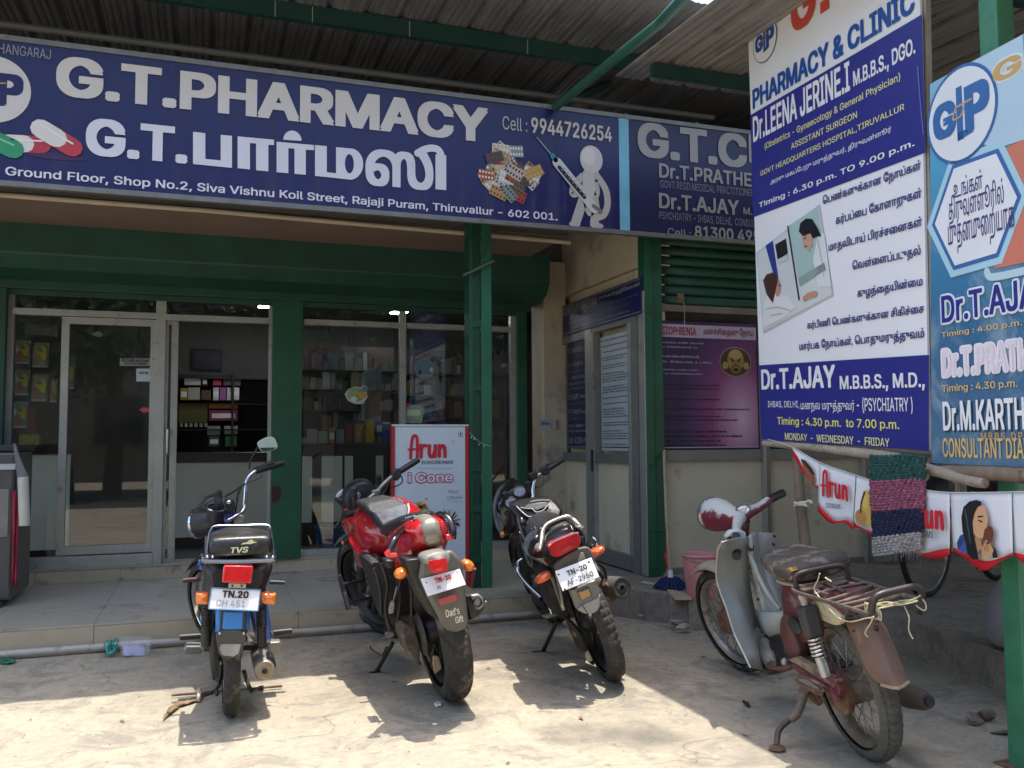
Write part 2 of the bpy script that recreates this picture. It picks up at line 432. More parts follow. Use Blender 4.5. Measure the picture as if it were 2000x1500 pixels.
# ---- tiled porch in front of the pharmacy
porch = empty('porch', (1, 6.8, 0), 0)
porch['kind'] = 'structure'
def P_(x, y, z): return V((x, y, z))-V((1, 6.8, 0))
MB().bb(P_(-6, YB+.012, 0), P_(2.9, YS-.05, .150)).build('concrete_core', grout, porch, smooth=False)
x = -6.0
while x < 2.9:
    x1 = min(x+.6, 2.9)
    for y0, y1 in ((YB, YB+.30), (YB+.30, YB+.90), (YB+.90, YB+1.5), (YB+1.5, YS-.05)):
        dz = random.uniform(-.0006, .0006)
        MB().bb(P_(x+.0015, y0+.0015, .15+dz), P_(x1-.0015, y1-.0015, .160+dz)).build('floor_tile', tile, porch, smooth=False)
    MB().bb(P_(x+.0015, YB-.002, .0), P_(x1-.0015, YB+.0115, .148)).build('riser_tile', tilew, porch, smooth=False)
    x = x1
# raised sill under the shopfront
zs = .272
MB().bb(P_(-6, YS-.05, .0), P_(XW, YS+.25, zs-.012)).build('sill_core', grout, porch, smooth=False)
x = -6.0
while x < XW:
    x1 = min(x+.6, XW)
    MB().bb(P_(x+.0015, YS-.062, .161), P_(x1-.0015, YS-.051, zs-.013)).build('riser_tile', tilew, porch, smooth=False)
    MB().bb(P_(x+.0015, YS-.070, zs-.011), P_(x1-.0015, YS+.25, zs)).build('floor_tile', tile, porch, smooth=False)
    x = x1
MB().bb(P_(2.9, YB+.1, 0), P_(XW, YS-.05, .158)).build('floor_tile', tile, porch, smooth=False)

# ---- raised rough floor of the clinic bay
pts = [(2.66, 6.05), (2.72, 5.86), (2.98, 5.40), (3.02, 5.18), (3.30, 4.9), (3.60, 4.55), (3.85, 4.08), (3.70, 3.30), (3.60, 2.4), (3.5, 0.5), (12, .5), (12, 9), (2.66, 9)]
r = random.Random(3); q = []
for i, (a, b) in enumerate(pts):
    a2, b2 = pts[(i+1) % len(pts)]
    k = 7 if i < 6 else (6 if i < 9 else 1)
    for j in range(k):
        t = j/k; jx = r.uniform(-.025, .025) if 0 < i*k+j and i < 6 else r.uniform(-.004, .004)
        q.append((a+(a2-a)*t+jx, b+(b2-b)*t+(r.uniform(-.02, .02) if i < 6 else 0)))
F0 = Fr((0, 0, 0), (1, 0, 0), (0, 0, 1), up=(0, 1, 0))
rf = MB(); rf.prism(q, F0, -.05, .20)
rf.build('raised_floor', mr_, kind='structure', smooth=False)
# rough slabs and rubble at its broken edge
rub = M('rubble', (.30, .26, .21), rough=.95, var=.3, scale=9, bump=.5, bscale=30)
def rock(name, c, s, seed, mat, parent=None, **kw):
    r = random.Random(seed); bm = bmesh.new(); bmesh.ops.create_icosphere(bm, subdivisions=2, radius=1)
    for v in bm.verts:
        v.co *= 1+r.uniform(-.22, .22); v.co.x *= s[0]; v.co.y *= s[1]; v.co.z *= s[2]
    me = bpy.data.meshes.new(name); bm.to_mesh(me); bm.free(); me.materials.append(mat)
    o = bpy.data.objects.new(name, me); C.objects.link(o); o.location = c; o.rotation_euler = (r.random(), r.random(), r.random()*6)
    if parent: o.parent = parent
    return tag(o, **kw) if kw else o
for i in range(30):
    t = (i+random.uniform(-.4, .4))/30; t = min(max(t, 0), .999); k = t*5; j = min(4, int(k)); a, b = pts[j]; a2, b2 = pts[j+1]; u = k-j
    p = V((a+(a2-a)*u-random.uniform(0, .09), b+(b2-b)*u-random.uniform(0, .09), random.choice((0, .003, .006, .05))))
    s_ = random.choice((.008, .012, .016, .022, .035))
    if i == 0: rubble = MB()
    bm = bmesh.new(); bmesh.ops.create_icosphere(bm, subdivisions=1, radius=s_)
    for v in bm.verts: v.co = p+V((v.co.x*1.5, v.co.y, v.co.z*.6))*(1+random.uniform(-.45, .45))
    rubble.add([v.co.copy() for v in bm.verts], [[v.index for v in f.verts] for f in bm.faces]); bm.free()
rubble.build('rubble', rub, smooth=False, kind='stuff', label='broken bits of concrete along the edge of the raised floor')

# ---- building shell of the pharmacy
shop = empty('pharmacy_shop', (1, YS, 0), 0, 'pharmacy shopfront with green trim, aluminium doors and dark glass', 'shop')
SO = V((1, YS, 0))
def sp(x, y, z): return V((x, y, z))-SO
slab = M('slab_concrete', (.085, .08, .072), rough=.9, var=.2, scale=3)
brown = M('slab_soffit', (.20, .135, .10), rough=.85, var=.12, scale=2)
cream2 = M('slab_edge', (.52, .44, .32), rough=.8, var=.12, scale=9)
# sunshade slab: face, rounded bright edge, soffit
MB().bb(sp(-6, 6.5, 2.90), sp(2.76, YS+.1, 3.06)).build('sunshade', slab, shop, smooth=False)
MB().bb(sp(-6, 6.53, 2.885), sp(2.74, YS+.1, 2.898)).build('soffit', brown, shop, smooth=False)
MB().tube([sp(-6, 6.49, 2.875), sp(0, 6.49, 2.872), sp(2.77, 6.49, 2.835)], .017, 8).build('sunshade_edge', cream2, shop)
# wall over the shopfront, back wall over the slab
MB().bb(sp(-7, YS+.06, 2.55), sp(XW-.004, YS+.3, 4.22)).build('wall', M('upper_wall', (.10, .09, .08), rough=.9), shop, smooth=False)
MB().bb(sp(3.02, YS-.02, zs), sp(XW-.004, YS+.3, 2.94)).build('wall', cream, shop, smooth=False)
# green shutter box with rounded nose and end
sb = MB(); prof = [(YS-.01, 2.53), (YS-.16, 2.50), (YS-.34, 2.56), (YS-.42, 2.66), (YS-.43, 2.92), (YS-.01, 2.97)]
FS = Fr(sp(-6, 0, 0), (0, -1, 0), (1, 0, 0))
sb.add([sp(-6, a, b) for a, b in prof]+[sp(2.93, a, b) for a, b in prof], [tuple(range(6)), tuple(range(11, 5, -1))]+[(i, (i+1) % 6, 6+(i+1) % 6, 6+i) for i in range(6)])
sb.build('shutter_box', greend, shop, smooth=False, bevel=.01)
MB().bb(sp(-6, YS-.13, 2.44), sp(2.85, YS-.075, 2.52)).build('shutter_rail', greend, shop, smooth=False, bevel=.006)
MB().bb(sp(-6, YS-.065, 2.40), sp(2.80, YS-.02, 2.52)).build('shutter_bar', greend, shop, smooth=False, bevel=.004)
# pilaster, jamb strips
def vstrip(x0p, x1p, yref, Y0, Y1, z0, z1, name, mat, parent=shop, O=SO, bevel=.003):
    a = onY(x0p, yref, Y0).x; b = onY(x1p, yref, Y0).x
    return MB().bb(V((a, Y0, z0))-O, V((b, Y1, z1))-O).build(name, mat, parent, smooth=False, bevel=bevel)
vstrip(531, 590, 800, YS-.10, YS+.02, zs, 2.5, 'pilaster', green)
vstrip(1012, 1030, 800, YS-.08, YS+.02, zs, 2.62, 'jamb', green)
vstrip(-60, 6, 800, YS-.10, YS+.02, .16, 2.62, 'pilaster', greend)
# aluminium frames
def bar_px(p0, p1, th, name='frame_bar', Y0=YS-.035, Y1=YS+.03, mat=alu, parent=shop):
    a = onY(p0[0], p0[1], Y0); b = onY(p1[0], p1[1], Y0)
    if abs(p0[0]-p1[0]) > abs(p0[1]-p1[1]):
        z = (a.z+b.z)/2; return MB().bb(sp(a.x, Y0, z-th/2), sp(b.x, Y1, z+th/2)).build(name, mat, parent, smooth=False, bevel=.002)
    x = (a.x+b.x)/2; return MB().bb(sp(x-th/2, Y0, a.z), sp(x+th/2, Y1, b.z)).build(name, mat, parent, smooth=False, bevel=.002)
zf0, zf1 = .272, 2.50
zt = onY(170, 612, YS-.035).z
def vb(xp, w, z0, z1, Y0=YS-.035, Y1=YS+.03, mat=alu, name='frame_bar', yr=800):
    x = onY(xp, yr, Y0).x
    return MB().bb(sp(x-w/2, Y0, z0), sp(x+w/2, Y1, z1)).build(name, mat, shop, smooth=False, bevel=.002)
def hb(x0, x1, z, h, Y0=YS-.035, Y1=YS+.03, mat=alu, name='frame_bar', yr=800):
    a = onY(x0, yr, Y0).x; b = onY(x1, yr, Y0).x
    return MB().bb(sp(a, Y0, z-h/2), sp(b, Y1, z+h/2)).build(name, mat, shop, smooth=False, bevel=.002)
vb(14, .062, zf0, zf1, mat=alud); vb(311, .075, zf0, zf1); 
hb(18, 303, zt, .05, YS-.037, YS+.031); hb(320, 527, zt-.005, .05, YS-.037, YS+.031)
hb(18, 303, zf0+.045, .09, YS-.05, YS+.04)
vb(527, .03, zf0, zf1); vb(787, .055, zf0, zf1); vb(1004, .055, zf0, zf1)
hb(593, 779, zt, .048, YS-.037, YS+.031); hb(795, 998, zt, .048, YS-.037, YS+.031)
hb(590, 998, zf0+.03, .06, YS-.05, YS+.04)
# fixed door leaf (left) and sliding leaf pushed open behind the mullion
def leaf(x0p, x1p, z0, z1, Y, name, w=.055, hand=False):
    x0, x1 = onY(x0p, 800, Y).x, onY(x1p, 800, Y).x
    m = MB(); m.bb((x0, Y-.02, z0), (x0+w, Y+.02, z1)); m.bb((x1-w, Y-.02, z0), (x1, Y+.02, z1))
    m.bb((x0+w, Y-.021, z1-w), (x1-w, Y+.021, z1)); m.bb((x0+w, Y-.021, z0), (x1-w, Y+.021, z0+w*1.2))
    m.v = [p-SO for p in m.v]
    return m.build(name, alu, shop, smooth=False), x0+w, x1-w
glassm = bpy.data.materials.new('window_glass'); glassm.use_nodes = True
t = glassm.node_tree; t.nodes.clear(); o_ = t.nodes.new('ShaderNodeOutputMaterial'); ms = t.nodes.new('ShaderNodeMixShader')
tr_ = t.nodes.new('ShaderNodeBsdfTransparent'); tr_.inputs[0].default_value = (.90, .92, .91, 1); gl = t.nodes.new('ShaderNodeBsdfGlossy'); gl.inputs['Roughness'].default_value = .015
fr = t.nodes.new('ShaderNodeFresnel'); fr.inputs[0].default_value = 1.55; mm = t.nodes.new('ShaderNodeMath'); mm.operation = 'MULTIPLY_ADD'; mm.inputs[1].default_value = 1.25; mm.inputs[2].default_value = .0
lnk(t, fr.outputs[0], mm.inputs[0]); lnk(t, mm.outputs[0], ms.inputs[0]); lnk(t, tr_.outputs[0], ms.inputs[1]); lnk(t, gl.outputs[0], ms.inputs[2]); lnk(t, ms.outputs[0], o_.inputs[0])
def pane(x0, x1, z0, z1, Y, parent=shop, O=SO, name='glass_pane'):
    return MB().bb(V((x0, Y, z0))-O, V((x1, Y+.005, z1))-O).build(name, glassm, parent, smooth=False)
lf, a, b = leaf(117, 306, zf0+.10, zt-.03, YS+.0, 'door_leaf'); pane(a, b, zf0+.16, zt-.08, YS+.0)
lf2, a, b = leaf(320, 346, zf0+.0, zt-.03, YS+.06, 'sliding_leaf', .028); pane(a, b, zf0+.03, zt-.06, YS+.06)
vb(338, .045, zf0, zt-.03, YS+.035, YS+.075)
hm = MB(); hx_ = onY(327, 860, YS+.02).x; zh = onY(327, 862, YS).z
hm.tube([sp(hx_, YS+.03, zh-.10), sp(hx_, YS-.03, zh-.095), sp(hx_, YS-.03, zh+.095), sp(hx_, YS+.03, zh+.10)], .010, 8); hm.build('door_handle', M('chrome_dull', (.5, .5, .5), rough=.25, metal=.9), shop)
X = lambda p, Y=YS: onY(p, 800, Y).x
pane(X(18), X(117), zf0+.09, zt-.025, YS+.005); pane(X(18), X(303), zt+.025, zf1, YS+.005)
pane(X(320), X(523), zt+.025, zf1, YS+.005)
pane(X(593), X(781), zf0+.06, zt-.025, YS+.005); pane(X(795), X(998), zf0+.06, zt-.025, YS+.005)
pane(X(593), X(781), zt+.025, zf1, YS+.005); pane(X(795), X(998), zt+.025, zf1, YS+.005)
# interior shell
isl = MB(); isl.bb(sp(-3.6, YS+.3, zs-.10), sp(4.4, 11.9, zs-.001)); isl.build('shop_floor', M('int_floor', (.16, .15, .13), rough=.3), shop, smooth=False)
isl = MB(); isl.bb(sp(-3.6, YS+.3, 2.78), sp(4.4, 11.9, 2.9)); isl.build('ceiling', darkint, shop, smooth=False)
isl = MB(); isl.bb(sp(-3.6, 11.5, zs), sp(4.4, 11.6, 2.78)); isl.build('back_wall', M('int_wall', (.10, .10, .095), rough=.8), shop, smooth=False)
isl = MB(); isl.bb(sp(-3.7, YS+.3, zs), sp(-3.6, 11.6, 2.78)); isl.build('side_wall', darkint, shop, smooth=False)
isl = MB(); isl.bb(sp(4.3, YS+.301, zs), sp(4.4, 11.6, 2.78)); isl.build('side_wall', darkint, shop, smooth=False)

# ---- sign board over the pharmacy
board = empty('sign_board', (1, YB, 3.2), 0, 'long dark blue sign board reading G.T.PHARMACY under the tin roof', 'sign board')
BO = V((1, YB, 3.2))
FB = Fr((0, YB, 0), (1, 0, 0), (0, -1, 0))
zb0 = onY(500, 392, YB).z; zb1 = onY(500, 141, YB).z
xa, xb, xc = -2.2, FB.px(1209.5, 340)[0], FB.px(1228.5, 340)[0]
blue = M('sign_blue', hx('#1a1c54'), rough=.38, var=.12, scale=2, spot=(.032, .034, .10), spot_amt=.46, spot_scale=1.6, stretch=(2.5, 1, .35), bump=.12, bscale=5)
blued = M('sign_blue_dark', hx('#181a48'), rough=.42, var=.05, scale=2)
frm = M('sign_frame', (.20, .20, .19), rough=.5, metal=.5, var=.2, scale=8, spot=(.12, .09, .07), spot_amt=.35)
MB().bb(V((xa, YB, zb0))-BO, V((xb, YB+.02, zb1))-BO).build('blue_panel', blue, board, smooth=False)
MB().bb(V((xb, YB-.004, zb0-.01))-BO, V((xc, YB+.02, zb1+.0))-BO).build('pale_blue_strip', M('pale_blue', hx('#74b6cf'), rough=.5), board, smooth=False)
MB().bb(V((xa, YB-.012, zb1))-BO, V((xc+2.4, YB+.03, zb1+.034))-BO).build('frame_top', frm, board, smooth=False, bevel=.003)
MB().bb(V((xa, YB-.012, zb0-.034))-BO, V((xc+2.4, YB+.03, zb0))-BO).build('frame_bottom', frm, board, smooth=False, bevel=.003)
for i in range(5):
    MB().bb(V((xa+1.3*i, YB+.03, zb0-.03))-BO, V((xa+1.3*i+.03, YB+.06, zb1+.06))-BO).build('batten', frm, board, smooth=False)
board2 = empty('sign_board', (xc+1, YB, 3.2), 0, 'darker blue clinic sign board reading G.T.CLINIC behind the white banner', 'sign board')
BO2 = V((xc+1, YB, 3.2))
MB().bb(V((xc, YB, zb0))-BO2, V((xc+2.4, YB+.02, zb1))-BO2).build('blue_panel', blued, board2, smooth=False)
MB().bb(V((xc+.6, YB+.025, zb0-.03))-BO2, V((xc+.63, YB+.05, zb1+.06))-BO2).build('batten', frm, board2, smooth=False)

# ---- corrugated roof over the pharmacy: eave towards the street, rising inwards
YE, ZE, SL = 5.05, 4.19, .03
tin = M('weathered_tin', (.15, .15, .155), rough=.55, metal=.25, var=.28, scale=3, spot=(.27, .265, .26), spot_amt=.36, spot_scale=5, stretch=(5, .6, 1), bump=.1, bscale=18)
def ribz(x, big=.028, pitch=.25):
    u = (x/pitch) % 1.0
    if u < .06: return big*u/.06
    if u < .16: return big
    if u < .22: return big*(.22-u)/.06
    return .007*max(0, math.sin((u-.22)/.78*math.pi*8))
def sheet(x0, x1, y0, y1, zfun, name, parent, O, mat=tin, big=.028, pitch=.25, ny=8, seed=0, wob=0.):
    n = int((x1-x0)/pitch*22); r = random.Random(seed); rows = []
    for j in range(ny+1):
        yy = y0+(y1-y0)*j/ny; row = []
        for i in range(n+1):
            x = x0+(x1-x0)*i/n
            e = (wob*math.sin(x*9.1+seed)+wob*.6*math.sin(x*23+seed*2)) if j == 0 else 0
            row.append(V((x, yy+e, zfun(yy)+ribz(x, big, pitch)+.006*math.sin(x*2.1+yy*1.7+seed)))-O)
        rows.append(row)
    return MB().grid(rows).build(name, mat, parent, smooth=True, solid=.0015, angle=28)
roof = empty('corrugated_roof', (1, YE, ZE), 0, 'weathered corrugated tin roof sloping over the pharmacy signs', 'roof')
RO = V((1, YE, ZE)); zr = lambda y: ZE+SL*(y-YE)
xs = [-7, -5, -4, -3, -2, -1, 0, 1, 2, 3, 4, 5.0, 6, 7, 8.6]
for i in range(len(xs)-1):
    sheet(xs[i], xs[i+1]+.04, YE, 9.6, lambda y, k=i % 2: zr(y)+.004*k, 'roofing_sheet', roof, RO, seed=i, wob=.012)
frame_g = M('green_steel', (.010, .045, .040), rough=.45, var=.2, scale=5, spot=(.10, .07, .05), spot_amt=.25, spot_scale=12)
frame_l = M('light_green_steel', (.020, .085, .062), rough=.45, var=.2, scale=9, spot=(.10, .08, .06), spot_amt=.3, spot_scale=12)
Yp = 5.96; zp = onY(900, 84, Yp).z
pu = MB(); pu.bb(V((-7, Yp, zp-.005))-RO, V((3.75, Yp+.05, zp+.115))-RO); pu.build('purlin', frame_g, roof, smooth=False)
for xp in (537, 610, 800, 1030):
    q_ = onY(xp, 60, Yp); MB().bb(V((q_.x-.003, Yp-.004, zp-.01))-RO, V((q_.x+.003, Yp-.001, zp+.10))-RO).build('weld_strip', M('weld', (.3, .3, .28), rough=.5), roof, smooth=False)
# rafter pipes
A = onY(1085, 208, YB-.05); Bp = onY(1290, 44, 4.62); Cp = onY(1352, -22, 4.2)
raf = MB(); raf.tube([A-RO, A.lerp(Bp, .5)-RO, Bp-RO], .034, 12); raf.tube([Bp-RO, Cp-RO], .036, 12)
raf.ball(Bp-RO, .036); raf.build('rafter_pipe', frame_l, roof)
A2 = V((-.2, YB, zb1+.05)); MB().tube([V((3.75, YB-.02, zb1+.09))-RO, V((-7, YB-.02, zb1+.09))-RO], .022, 8).build('cross_pipe', M('dark_pipe', (.05, .05, .045), rough=.6), roof)
MB().bar(onY(1185, 165, 6.6)-RO, onY(1080, 212, YB+.05)-RO, .11, .05).build('rafter_plate', frame_g, roof, smooth=False)

# ---- lower corrugated roof over the clinic bay
roof2 = empty('corrugated_roof', (4, 3.4, 3.6), 0, 'lower corrugated tin roof with deep ribs over the right hand bay', 'roof')
RO2 = V((4, 3.4, 3.6)); SL2 = .06
zr2 = lambda y: 3.54+SL2*(y-3.88)
tin2 = M('grey_tin', (.27, .255, .23), rough=.6, metal=.15, var=.22, scale=3, spot=(.12, .10, .085), spot_amt=.38, spot_scale=5, stretch=(4, .6, 1))
xs = [2.50, 3.5, 4.5, 5.5, 6.6, 7.8]
for i in range(len(xs)-1):
    sheet(xs[i], xs[i+1]+.05, 1.0, 5.08, lambda y, k=i % 2: zr2(y)+.004*k, 'roofing_sheet', roof2, RO2, mat=tin2, big=.05, pitch=.27, seed=40+i, wob=.02)
for yy in (4.75, 3.2, 1.8):
    MB().bb(V((2.6, yy, zr2(yy)-.085))-RO2, V((7.8, yy+.05, zr2(yy)-.012))-RO2).build('purlin', frame_g, roof2, smooth=False)

# ---- clinic booth: side wall with doors, front wall with poster and shutter
clinic = empty('clinic_booth', (XW, YC, 0), 0, 'small clinic front with aluminium partition, green shutter and cream upper wall', 'shop')
KO = V((XW, YC, 0))
def kp(x, y, z): return V((x, y, z))-KO
zt0 = onX(1253, 607, XW).z
MB().bb(kp(XW, YC+.20, 2.62), kp(XW+.25, YS+.3, 3.45)).build('wall', cream, clinic, smooth=False)
MB().bb(kp(XW+.25, YS+.06, 0), kp(8.6, YS+.3, 4.22)).build('wall', M('upper_wall', (.1, .09, .08)), clinic, smooth=False)
MB().bb(kp(XW, YC+.06, 2.62), kp(XW+.25, YC+.199, 3.5)).build('wall', cream, clinic, smooth=False)
MB().bb(kp(XW+.05, YC+.06, .2), kp(XW+.2, YS+.3, 2.62)).build('wall', beige, clinic, smooth=False)
FW = Fr((XW, 0, 0), (0, -1, 0), (-1, 0, 0))
def wy(xp, yp=900, Xp=XW): return onX(xp, yp, Xp).y
def wz(xp, yp, Xp=XW): return onX(xp, yp, Xp).z
zd1 = wz(1180, 658)+.06; zdb = .235
# side wall frame bars
def wbar(x0, x1, z0, z1, nm='frame_bar', mat=alud, pro=.045):
    a, b = wy(x0), wy(x1); return MB().bb(kp(XW-pro, a, z0), kp(XW+.02, b, z1)).build(nm, mat, clinic, smooth=False, bevel=.002)
ztop = wz(1100, 657)-.0
wbar(1099, 1107, .2, ztop, mat=alu); wbar(1153.5, 1165, .2, ztop, mat=alu); wbar(1244, 1257, .2, ztop, mat=alud)
wbar(1107, 1153.5, ztop-.09, ztop, pro=.043); wbar(1165, 1244, ztop-.06, ztop, pro=.043)
zm = wz(1130, 888); wbar(1107, 1153.5, zm-.06, zm+.02, pro=.043); wbar(1165, 1244, zm-.06, zm+.02, pro=.047)
zm2 = wz(1205, 1095)
wbar(1165, 1244, .215, .335, pro=.047, nm='door_rail'); wbar(1107, 1153.5, .2, .33, pro=.043)
wbar(1165, 1171.5, .335, ztop-.06, pro=.052, mat=alu, nm='door_stile'); wbar(1239, 1244, .335, ztop-.06, pro=.052, mat=alu, nm='door_stile')
for x0, x1 in ((1107, 1153.5), (1171.5, 1239)):
    a, b = wy(x0), wy(x1); MB().bb(kp(XW-.012, a, .33), kp(XW+.01, b, zm-.06)).build('beige_panel', beige, clinic, smooth=False)
MB().bb(kp(XW-.07, wy(1169)-.01, .98), kp(XW-.045, wy(1169)+.01, 1.16)).build('door_lock', M('lock', (.03, .03, .03), rough=.4), clinic, smooth=False)
# green corner column of two channels
xg0, xg1 = XW-.035, onY(1297, 900, YC-.02).x
gc = MB(); gc.bb(kp(xg0, YC-.05, .19), kp(xg0+.07, YC+.06, 3.05)); gc.bb(kp(xg0+.078, YC-.03, .19), kp(xg1, YC+.055, 3.05)); gc.build('corner_column', green, clinic, smooth=False, bevel=.004)
for zz in (2.23, 1.05, .55): MB().bb(kp(xg0+.01, YC-.056, zz), kp(xg1-.02, YC-.045, zz+.014)).build('batten', green, clinic, smooth=False)
MB().bb(kp(xg0-.012, YC-.045, .21), kp(xg0-.002, YC+.05, 2.4)).build('door_trim', alu, clinic, smooth=False)
# front partition
FC = Fr((0, YC+.03, 0), (1, 0, 0), (0, -1, 0))
xr = 8.5; x0c = xg1+.003
def cz(y, x=1390): return onY(x, y, YC+.03).z
zA, zB = cz(891), cz(1118)
zP0, zP1 = cz(873, 1390), cz(648, 1390)
MB().bb(kp(x0c, YC+.05, .2), kp(xr, YC+.10, zA)).build('beige_panel', beige, clinic, smooth=False)
MB().bb(kp(x0c, YC+.02, zA-.035), kp(xr, YC+.08, zA+.05)).build('frame_bar', alud, clinic, smooth=False, bevel=.002)
MB().bb(kp(x0c, YC+.02, .2), kp(xr, YC+.08, .25)).build('frame_bar', alud, clinic, smooth=False, bevel=.002)
for xp in (1501, 1694, 1890, 2100):
    a = onY(xp, 950, YC).x
    MB().bb(kp(a-.035, YC+.0, .2), kp(a-.013, YC+.09, 1.98)).build('frame_bar', alu, clinic, smooth=False)
    MB().bb(kp(a-.012, YC+.01, .2), kp(a+.03, YC+.09, 1.98)).build('frame_bar', alud, clinic, smooth=False)
MB().bb(kp(x0c, YC+.055, zA+.05), kp(xr, YC+.1, 1.95)).build('dark_panel', M('dark_panel', (.02, .02, .03), rough=.4), clinic, smooth=False)
MB().bb(kp(x0c, YC+.16, 1.9), kp(xr, YC+.2, 3.4)).build('shutter_backing', darkint, clinic, smooth=False)
# rolling shutter slats, half way down
zs0, zs1 = cz(598, 1380), cz(440, 1380)
MB().bb(kp(x0c, YC+.03, zs0-.055), kp(xr, YC+.085, zs0+.0)).build('shutter_bottom_bar', M('bar_brown', (.17, .14, .10), rough=.6, var=.2), clinic, smooth=False, bevel=.003)
ns = 12; hs = (zs1-zs0)/8.4
for i in range(ns):
    z0 = zs0+.004+i*hs; m_ = MB(); pr = [(0, 0), (-.014, .12), (-.020, .4), (-.020, .62), (-.012, .88), (.004, 1.0)]
    rows = [[kp(xx, YC+.07+a, z0+b*hs) for xx in (x0c, x0c+1, xr)] for a, b in pr]
    m_.grid(rows).build('shutter_slat', greend, clinic, solid=.002, angle=50)
MB().bb(kp(x0c, YC-.02, zs1-.02), kp(xr, YC+.15, zs1+.4)).build('shutter_box', greend, clinic, smooth=False, bevel=.01)
lk = onY(1328, 588, YC+.03); MB().bb(kp(lk.x-.03, YC+.01, lk.z-.02), kp(lk.x+.03, YC+.03, lk.z+.06)).build('shutter_lock', M('rusty', (.16, .10, .06), rough=.8, var=.4, scale=30), clinic, smooth=False, bevel=.005)
MB().tube([kp(lk.x+.02, YC+.0, lk.z-.01), kp(lk.x+.022, YC+.0, lk.z-.22)], .003, 6).build('hanging_wire', M('pale_wire', (.35, .3, .22), rough=.7), clinic)
# wall behind the beyond, far right
MB().bb(kp(8.5, .5, 0), kp(8.7, 9, 3.6)).build('wall', cream, clinic, smooth=False)

# ---- steel post under the sign board: two flanges and battens
post = empty('steel_post', tuple(onZ(936, 1148, .16)), 0, 'green built-up steel post on the porch edge beside the ice cream standee', 'post')
PO = V(post.location); px0, px1, pxm = onY(914, 800, PO.y).x, onY(958, 800, PO.y).x, onY(938, 800, PO.y).x
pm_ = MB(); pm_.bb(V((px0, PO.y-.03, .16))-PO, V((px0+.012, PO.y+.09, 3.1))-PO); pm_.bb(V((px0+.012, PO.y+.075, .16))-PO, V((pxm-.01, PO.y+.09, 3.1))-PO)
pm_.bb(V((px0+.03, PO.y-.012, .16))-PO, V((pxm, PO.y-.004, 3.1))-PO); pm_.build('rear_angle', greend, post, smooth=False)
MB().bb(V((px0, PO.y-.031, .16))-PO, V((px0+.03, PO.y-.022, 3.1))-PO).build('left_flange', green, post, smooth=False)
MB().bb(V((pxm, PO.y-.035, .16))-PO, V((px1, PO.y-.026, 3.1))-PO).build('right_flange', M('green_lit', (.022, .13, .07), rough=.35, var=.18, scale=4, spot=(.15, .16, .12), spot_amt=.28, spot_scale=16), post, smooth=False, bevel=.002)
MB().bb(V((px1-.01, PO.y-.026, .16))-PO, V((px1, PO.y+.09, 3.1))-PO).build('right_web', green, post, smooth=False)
for zz in (.35, .72, 1.02, 1.62, 2.1, 2.75):
    MB().bb(V((px0+.03, PO.y-.028, zz))-PO, V((pxm, PO.y-.02, zz+.05))-PO).build('batten', greend, post, smooth=False)
bk = MB(); a = onY(905, 538, PO.y-.05); b = onY(964, 510, PO.y-.06)
bk.bar(a-PO, b-PO, .05, .018, up=(0, 0, 1)); bk.build('bracket', M('bracket_grey', (.13, .14, .13), rough=.6, metal=.3, var=.2), post, smooth=False, bevel=.004)

# ---- drain pipe along the step
pvc = M('pvc_pipe', (.42, .39, .33), rough=.5, var=.12, scale=6, spot=(.20, .17, .13), spot_amt=.45, spot_scale=6)
pipe = empty('drain_pipe', (0, YB-.045, .035), 0, 'pale plastic pipe lying along the foot of the porch step', 'pipe'); QO = V((0, YB-.045, .035))
yp_ = YB-.05
MB().tube([V((-6, yp_, .03))-QO, V((-1.2, yp_, .032))-QO, V((1, yp_, .034))-QO, V((2.1, yp_+.005, .036))-QO, V((2.86, yp_+.02, .045))-QO], .022, 12).build('pipe_run', pvc, pipe)
MB().tube([V((2.80, yp_+.02, .045))-QO, V((2.93, yp_+.025, .047))-QO], .028, 12).build('coupling', pvc, pipe)
el = onY(1272, 1163, YB-.1); MB().tube([el+V((-.02, .10, .06))-QO, el+V((0, 0, .06))-QO, el+V((.02, -.05, .02))-QO, el+V((.0, -.07, -.05))-QO], .034, 12, smooth=4).build('elbow', pvc, pipe)
# ================================================================ print on the sign boards
SW = '#cfc8c2'      # silvery white vinyl
pb = Print(FB, board)
pb.F = FB
class PO_(Print):
    """print whose meshes hang under a parent standing at O"""
    def __init__(s, F, parent, O, **k):
        super().__init__(Fr(F.o-O, F.x, F.n), parent, **k); s.F.x = F.x; s.F.y = F.y; s.Fw = F; s.O = O
        s.F.px = lambda x, y, c=0: s.Fw.px(x, y, c)
        # plane coordinates are the same in both frames because only the origin moved
pb = PO_(FB, board, BO)
pb.text('THANGARAJ', (-16, 103), (100, 98), '#8f8c92', .004)
pb.text('G.T.PHARMACY', (109, 187), (953, 212), SW, .035)
pb.text('G.T.', (167, 303), (367, 250), '#d5d3da', .035)
# Tamil word, heavy display letters
TW = '#d5d3da'
def thick(pts): pb.poly(pts, TW, 3)
thick([(377, 258), (401, 261), (401, 311), (431, 314), (431, 264), (453, 266), (453, 328.5), (377, 321)])
thick([(464, 267), (535, 273.5), (535, 284), (524, 283.5), (524, 335.5), (500, 333), (500, 281), (488, 280), (488, 331.5), (464, 329)])
thick([(540, 277.5), (613, 284), (613, 294), (597, 293), (597, 342), (575, 340), (575, 291), (563, 290), (563, 339), (540, 337)])
pb.poly([(571-18*math.cos(a), 273.5-19*math.sin(a)+1.6*(1-math.cos(a))*.8) for a in [math.pi*k/12 for k in range(13)]], TW, 3)
thick([(615, 284), (638, 286), (638, 337), (656, 339), (656, 288), (682, 290.5)]+[(684+25*math.sin(a), 321-30.5*math.cos(a)) for a in [math.pi*k/14 for k in range(15)]]+[(615, 344)])
